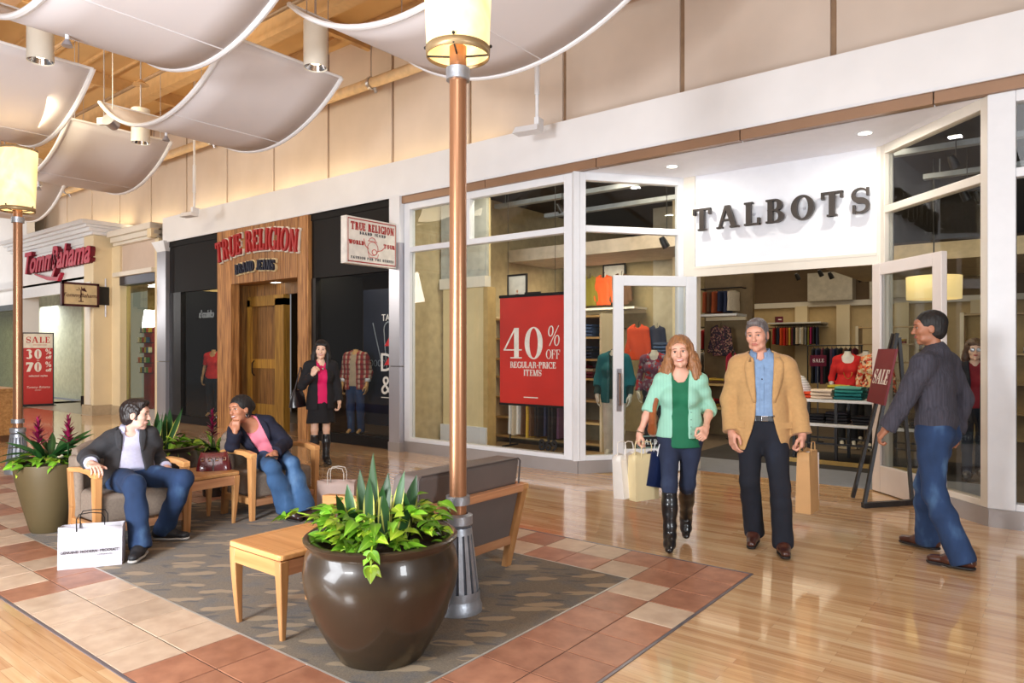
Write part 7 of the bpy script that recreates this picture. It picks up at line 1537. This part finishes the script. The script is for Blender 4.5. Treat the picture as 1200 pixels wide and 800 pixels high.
# hanging garments: edge-on on wall rails, face-out on hooks
def edge_mesh():
    mb = MB(); vs = []; n = 7
    prof = [(0, .012, .03), (.03, .022, .15), (.06, .03, .2), (.16, .033, .2), (.45, .036, .19), (.75, .04, .2), (1, .042, .2)]
    for z, w_, d_ in prof:
        for k in range(8): a = 2*math.pi*k/8+.39; vs.append((w_*math.cos(a)*1.1*(1+.12*math.sin(9*z+k)), d_*math.sin(a), -z))
    fs = [(i*8+k, i*8+(k+1) % 8, (i+1)*8+(k+1) % 8, (i+1)*8+k) for i in range(len(prof)-1) for k in range(8)]
    return mb.add(vs, fs+[tuple(range(8)), tuple(48+k for k in range(7, -1, -1))]).mesh('edge', None, True, 60)
EDG = edge_mesh()
def face_mesh(sl=.5):
    F = Field((-.34, -.12, -.75), (.34, .12, .05), .012); F.cone((-.17, 0, -.08), (.17, 0, -.08), .05, .05, .03, fr=np.eye(3), fs=(1, .6, 1)); F.cone((0, 0, -.12), (0, 0, -.62), .17, .185, .04, fr=np.eye(3), fs=(1, .22, 1))
    for x in (-1, 1): F.cone((x*.17, 0, -.09), (x*.255, .0, -.09-sl), .052, .045, .03, fr=np.eye(3), fs=(1, .55, 1))
    F.box((0, 0, -.72), (.25, .2, .06), .002, None, .003, 's'); F.cone((0, -.06, .03), (0, .06, .0), .07, .06, .004, 's'); F.fold(.004, 34, 10, 4, 2); return F.mesh('face', None)
FAC = face_mesh(.46)
CN = {}
def cname(c):
    T_ = dict(red=(176, 30, 34), scarlet=(206, 40, 30), orange=(214, 84, 30), rust=(160, 74, 36), yellow=(206, 166, 60), olive=(120, 112, 34), green=(30, 96, 60), teal=(18, 104, 112), navy=(34, 42, 70), blue=(70, 96, 140), black=(26, 26, 30), grey=(128, 126, 126), beige=(206, 192, 168), white=(228, 226, 220), magenta=(170, 30, 96), maroon=(96, 26, 44), pink=(214, 150, 140), brown=(96, 66, 44), plum=(80, 50, 74))
    return min(T_, key=lambda k: sum((a-b)**2 for a, b in zip(T_[k], c)))
COLS = dict(red=(176, 30, 34), orange=(214, 84, 30), rust=(160, 74, 36), yellow=(206, 166, 60), olive=(120, 112, 34), navy=(34, 42, 70), black=(26, 26, 30), grey=(128, 126, 126), beige=(206, 192, 168), white=(228, 226, 220), magenta=(170, 30, 96), maroon=(96, 26, 44), blue=(70, 96, 140), brown=(96, 66, 44), teal=(18, 104, 112), scarlet=(206, 40, 30), plum=(80, 50, 74), green=(30, 110, 50))
ORD = ['first', 'second', 'third', 'fourth', 'fifth', 'sixth', 'seventh', 'eighth', 'ninth', 'tenth', 'eleventh', 'twelfth', 'thirteenth', 'fourteenth', 'fifteenth', 'sixteenth', 'seventeenth', 'eighteenth', 'nineteenth']
def rail(x0, x1, y, z, cols, hgt, where, rz=0, wall=True, legs=False):
    r = thing('clothes_rail', 'dark clothes rail '+where, 'rail', (0, 0, 0)); MB().tube([(x0-.1, y, z+.05), (x1+.1, y, z+.05)], .012, 8).build('bar', DARK, r)
    for x in (x0-.08, x1+.08): MB().tube([(x, y, z+.05), (x, y+.4, z+.05)] if not legs else [(x, y, z+.05), (x, y, 0)], .012, 8).build('bracket' if not legs else 'upright', DARK, r)
    if legs:
        for x in (x0-.08, x1+.08): MB().tube([(x, y-.2, .015), (x, y+.2, .015)], .015, 8).build('foot', DARK, r)
    n = len(cols)
    for i, cn in enumerate(cols):
        me = EDG.copy(); me.materials.append(cloth_mat(COLS[cn])); o = ob('hanging_garment', me, None, (x0+(x1-x0)*(i+.5)/n, y, z), (0, 0, rz+random.uniform(-.15, .15))); w_ = (x1-x0)/n/.075; o.scale = (w_, 1, hgt*random.uniform(.94, 1.04))
        MB().tube([(0, 0, 0), (0, 0, .045/1)], .006, 5).build('hanger_hook', DARK, o)
        tag(o, '%s hanging garment, %s from the left on the rail %s' % (cn, ORD[i], where), 'garment', 'garments on the rail '+where)
def face_out(x, y, z, cn, lb, s=1.0, mat=None, rz=0, hgt=1.0):
    me = FAC.copy(); me.materials.append(mat or cloth_mat(COLS[cn])); o = ob('hanging_garment', me, None, (x, y, z), (0, 0, rz)); o.scale = (s, s, s*hgt); MB().tube([(0, .02, -.03), (0, .02, .06), (0, .05, .09)], .006, 5).build('hanger_hook', DARK, o); return tag(o, lb, 'garment')
rail(-6.2, -5.05, 19.35, 2.17, ['red', 'black', 'navy', 'orange', 'scarlet', 'rust', 'yellow', 'maroon', 'black', 'beige', 'white', 'beige', 'grey', 'olive', 'magenta', 'black', 'navy'], .47, 'right of the blazer man')
rail(-7.85, -6.85, 19.35, 2.2, ['navy', 'navy', 'navy', 'magenta', 'navy', 'yellow', 'beige', 'black', 'beige', 'black', 'maroon', 'red', 'scarlet', 'red'], .55, 'left of the blazer man')
rail(-6.62, -6.32, 19.3, 2.1, ['rust', 'orange', 'yellow', 'black', 'olive'], .5, 'just beside the blazer man')
rail(-6.2, -5.85, 14.4, 2.0, ['beige', 'white', 'red', 'navy', 'navy', 'black'], .42, 'inside the left door jamb', legs=True)
rail(-5.85, -5.15, 13.6, 1.52, ['beige', 'grey', 'white', 'beige', 'grey', 'beige', 'grey', 'beige', 'grey'], .5, 'at mid height by the fern', legs=True)
face_out(-5.18, 13.1, 1.50, 'orange', 'bright orange sweater facing out above the fern left of the blazer man', .8, rz=R(20)); face_out(-4.55, 12.0, 1.48, 'maroon', 'long crimson robe hanging directly beside the tan blazer man', .62, cloth_mat((150, 20, 44)), R(60), 1.6)
for x, y, z, L in ((-5.18, 13.1, 1.57, 0), (-4.55, 12.0, 1.55, 0)):
    st = thing('garment_stand', 'slim dark stand holding the %s' % ('orange sweater' if x < -5 else 'crimson robe'), 'stand', (x, y+.06, 0)); MB().tube([(0, 0, 0), (0, 0, z+.02), (0, -.02, z+.02)], .012, 8).cyl((0, 0), .14, 0, .02, 18).build('post', DARK, st)
rail(-4.05, -3.2, 15.0, 1.6, ['black', 'navy', 'maroon', 'black', 'plum', 'navy', 'black', 'brown', 'black', 'maroon'], .7, 'deep behind the scarlet mannequin', legs=True)
rail(-6.9, -6.15, 16.4, 1.62, ['navy', 'plum', 'red', 'rust', 'black', 'navy', 'maroon', 'olive'], .7, 'deep left through the doorway', legs=True)
ct = thing('low_table', 'low wooden table with folded clothes left of the tan blazer man', 'table', (-5.0, 12.4, 0)); bx('tabletop', OAKS, ct, -.5, .5, -.3, .3, .92, .96); bx('shelf', OAKS, ct, -.5, .5, -.3, .3, .5, .54)
for x in (-.46, .46):
    for y in (-.26, .26): bx('leg', DARK, ct, x-.02, x+.02, y-.02, y+.02, 0, .92)
stack(-5.3, 12.3, .962, [COLS['red'], COLS['navy'], COLS['red']], 'dark red', 'left on the low wooden table', 'stacks on the low wooden table', .28, .24); stack(-4.9, 12.25, .962, [COLS['brown'], COLS['yellow']], 'brown', 'right on the low wooden table', 'stacks on the low wooden table', .28, .24); stack(-5.1, 12.3, .542, [COLS['yellow'], COLS['maroon'], COLS['red']], 'mustard', 'under the low wooden table', 'stacks on the low wooden table', .3, .24)
fr_ = thing('potted_fern', 'small green fern in front of the beige garments by the left jamb', 'plant', (-5.35, 12.75, .96)); MB().lathe([(0, 0), (.06, 0), (.08, .1), (.07, .1)], 16).build('pot', DARK, fr_, smooth=True)
foliage(fr_, leaf_set([DKL], .14, .04, .05, .2, False, 3, 5), 26, 0, .05, .1, .16, tilt=(0, 60)); fst = thing('plant_stand', 'thin dark stand under the small fern', 'stand', (-5.35, 12.75, 0)); MB().cyl((0, 0), .1, .93, .96, 16).tube([(0, 0, 0), (0, 0, .95)], .02, 8).cyl((0, 0), .12, 0, .02, 16).build('stand_post', DARK, fst)
# back wall shelves, framed pictures, shelving at the right
for x0, x1, lb in ((-6.3, -4.95, 'pale shelf above the back wall rail, right bay'), (-7.95, -6.75, 'pale shelf above the back wall rail, left bay')): s_ = thing('wall_shelf', lb, 'shelf', ((x0+x1)/2, 19.5, 2.26)); bx('board', DISPW, s_, -(x1-x0)/2, (x1-x0)/2, -.35, .4, 0, .035); bx('cleat', CREAM, s_, -(x1-x0)/2, (x1-x0)/2, .36, .42, -.08, 0)
def picture(loc, w_, h_, lb, rz=0, fig=True, dark=DARK):
    o = thing('framed_picture', lb, 'picture', loc, rz); t = .03
    for b_ in ((-w_/2, w_/2, -.015, .015, 0, t), (-w_/2, w_/2, -.015, .015, h_-t, h_), (-w_/2, -w_/2+t, -.015, .015, t, h_-t), (w_/2-t, w_/2, -.015, .015, t, h_-t)): bx('frame', dark, o, *b_)
    bx('print', M('photo_paper', (222, 220, 214), .5), o, -w_/2+t, w_/2-t, -.004, .008, t, h_-t)
    if fig:
        q = MB(); q.extr([(-.035, -.006, h_*.55), (.03, -.006, h_*.55), (.045, -.006, h_*.35), (.03, -.006, h_*.2), (-.03, -.006, h_*.2), (-.05, -.006, h_*.36)], (0, .002, 0)); q.build('print_figure', M('print_red', (176, 60, 54), .6), o); MB().extr([(.02*math.cos(R(a)), -.006, h_*.61+.025*math.sin(R(a))) for a in range(360, 0, -30)], (0, .002, 0)).build('print_head', M('print_skin', (190, 140, 110), .6), o)
    return o
picture((-7.22, 19.55, 1.62), .5, .85, 'dark framed picture on the back wall at the far left bay', 0, True, M('frame_brown', (60, 44, 30), .5))
su = thing('shelving_unit', 'open wooden shelving with folded stacks behind the bay window', 'shelf', (-6.6, 9.45, 0))
bx('side', CREAM, su, -1.06, -1.02, -.2, .22, 0, 2.12); bx('side', CREAM, su, 1.02, 1.06, -.2, .22, 0, 2.12); bx('back', M('unit_back', (110, 96, 70), .7), su, -1.02, 1.02, .19, .22, 0, 2.12)
for z in (.12, .44, .78, 1.12, 1.42, 1.76, 2.09): bx('shelf', OAKS, su, -1.02, 1.02, -.22, .19, z-.03, z)
SC = ['blue', 'navy', 'red', 'maroon', 'beige', 'olive', 'navy', 'black', 'brown', 'blue']
for i, z in enumerate((1.12, 1.42, 1.76)):
    for k, x in enumerate((-7.4, -6.95, -6.4, -5.9)):
        a, b_ = SC[(i*3+k) % 10], SC[(i*3+k+1) % 10]; stack(x, 9.40, z+.001, [COLS[a], COLS[a], COLS[b_], COLS[a]], a, '%s from left, %s bay shelf' % (ORD[k], ['lower', 'middle', 'upper'][i]), 'stacks on the bay shelving', .32, .26, .05)
picture((-7.25, 9.36, 2.093), .42, .74, 'larger framed picture of a figure standing on the bay shelving'); picture((-6.9, 9.32, 2.093), .32, .42, 'smaller framed picture leaning in front of the larger one')
rail(-7.0, -6.0, 8.95, .82, ['white', 'beige', 'white', 'brown', 'yellow', 'brown', 'black', 'black', 'navy', 'black', 'black', 'plum'], .62, 'low under the red poster', legs=True)
# tall shelving seen through the left angled window and door
for x0, x1, y, z, lb in ((-8.0, -6.2, 11.75, 2.36, 'high pale shelf seen through the left angled window'), (-8.0, -6.9, 11.75, 2.02, 'lower pale shelf seen through the left angled window'), (-5.25, -4.5, 12.3, 2.2, 'pale shelf seen through the glass door')):
    s_ = thing('wall_shelf', lb, 'shelf', ((x0+x1)/2, y, z)); bx('board', DISPW, s_, -(x1-x0)/2, (x1-x0)/2, -.25, .27, -.04, 0); bx('cleat', CREAM, s_, -(x1-x0)/2, (x1-x0)/2, .2, .25, -.1, -.04)
struct(MB().box(-5.3, -4.4, 12.55, 12.65, 0, 3.1).build('wall_shelving_right', M('shelving_back2', (120, 100, 70), .7)))
for x, cn, lb in ((-7.52, 'black', 'black top face-out above the high shelf, leftmost'), (-7.3, 'olive', 'olive top face-out above the high shelf, second'), (-6.98, 'orange', 'vivid orange top face-out above the high shelf'), (-6.6, 'brown', 'brown top face-out above the high shelf, rightmost')): face_out(x, 11.72, 2.98, cn, lb, .85)
picture((-6.85, 11.9, 2.62), .5, .6, 'framed picture behind the orange top on the high shelf', 0, False)
for x, c, lb in ((-7.4, (30, 110, 110), 'teal felt hat on the lower shelf behind the left angled window'), (-7.15, (224, 220, 214), 'white felt hat on the lower shelf behind the left angled window')): h_ = thing('hat', lb, 'hat', (x, 11.66, 2.02)); MB().lathe([(.0, .17), (.08, .165), (.105, .1), (.115, .02), (.115, 0)], 22).build('crown', cloth_mat(c), h_, smooth=True); MB().lathe([(.11, .012), (.17, .0), (.17, -.0), (.11, 0)], 22).build('brim', cloth_mat(c), h_, smooth=True)
rail(-7.75, -6.7, 11.55, 1.92, ['orange', 'scarlet', 'black', 'black', 'olive', 'olive', 'brown', 'rust', 'beige', 'navy', 'black', 'navy'], .55, 'behind the left angled window')
face_out(-6.15, 11.55, 2.0, 'orange', 'burnt orange tunic face-out seen through the glass door', .95, cloth_mat((204, 70, 28))); face_out(-5.8, 11.6, 1.98, 'navy', 'navy top face-out beside the burnt orange tunic', .7)
stack(-5.55, 11.5, 1.45, [COLS['blue'], (60, 84, 120), COLS['blue'], (52, 70, 104)], 'blue denim', 'beside the navy face-out top', 'denim stack by the fin wall', .4, .3, .06); s_ = thing('wall_shelf', 'pale shelf under the blue denim stack', 'shelf', (-5.55, 11.65, 1.45)); bx('board', DISPW, s_, -.3, .3, -.3, .3, -.04, 0)
rail(-5.2, -4.6, 12.3, 2.62, ['rust', 'brown', 'rust', 'navy', 'navy', 'beige'], .38, 'by the fin wall'); face_out(-4.85, 12.2, 1.98, 'plum', 'dark floral print top facing out below the shelf by the fin wall', .8, speck('floral_dark', (44, 28, 40), ((150, 110, 90), (40, 30, 44), (96, 50, 60), (30, 24, 34)), 40))
rb = thing('shelving_unit', 'cream shelving unit at the back right of the shop entrance', 'shelf', (-3.1, 17.5, 0))
for x in (-.6, .6): bx('side', CREAM, rb, x-.03, x+.03, -.2, .2, 0, 2.1)
for z in (.5, .9, 1.3, 1.7, 2.08): bx('shelf', OAKS, rb, -.57, .57, -.2, .2, z-.03, z)
stack(-3.3, 17.45, 1.301, [COLS['white'], COLS['navy'], COLS['white']], 'white', 'on the back right unit, lower', 'stacks on the back right unit', .36, .3, .06); stack(-2.9, 17.45, 1.701, [COLS['red'], COLS['yellow']], 'red', 'on the back right unit, upper', 'stacks on the back right unit', .3, .3, .05); stack(-3.35, 17.45, .901, [COLS['green'], COLS['olive'], COLS['green']], 'green', 'on the back right unit, lowest', 'stacks on the back right unit', .36, .3, .06)
# dark fittings behind the right glass
rs = thing('shelving_unit', 'dim shelving unit deep behind the right angled window', 'shelf', (-.6, 14.5, 0))
for x in (-.8, .8): bx('side', CREAM, rs, x-.03, x+.03, -.2, .2, 0, 2.2)
for z in (.5, 1.0, 1.5, 2.18): bx('shelf', OAKS, rs, -.77, .77, -.2, .2, z-.03, z)
bx('back', M('unit_back2', (176, 148, 96), .7), rs, -.77, .77, .17, .2, 0, 2.2)
stack(-.9, 14.45, 1.501, [COLS['red'], COLS['scarlet']], 'red', 'dim unit behind right window', 'stacks on the dim unit', .3, .3, .05); stack(-.4, 14.45, 1.501, [COLS['grey'], COLS['white']], 'grey', 'dim unit behind right window', 'stacks on the dim unit, right', .3, .3, .05)
rail(-.1, .9, 9.6, 1.7, ['red', 'red', 'blue', 'grey', 'navy', 'white', 'maroon', 'teal', 'black', 'beige'], .75, 'behind the far right bay', legs=True)
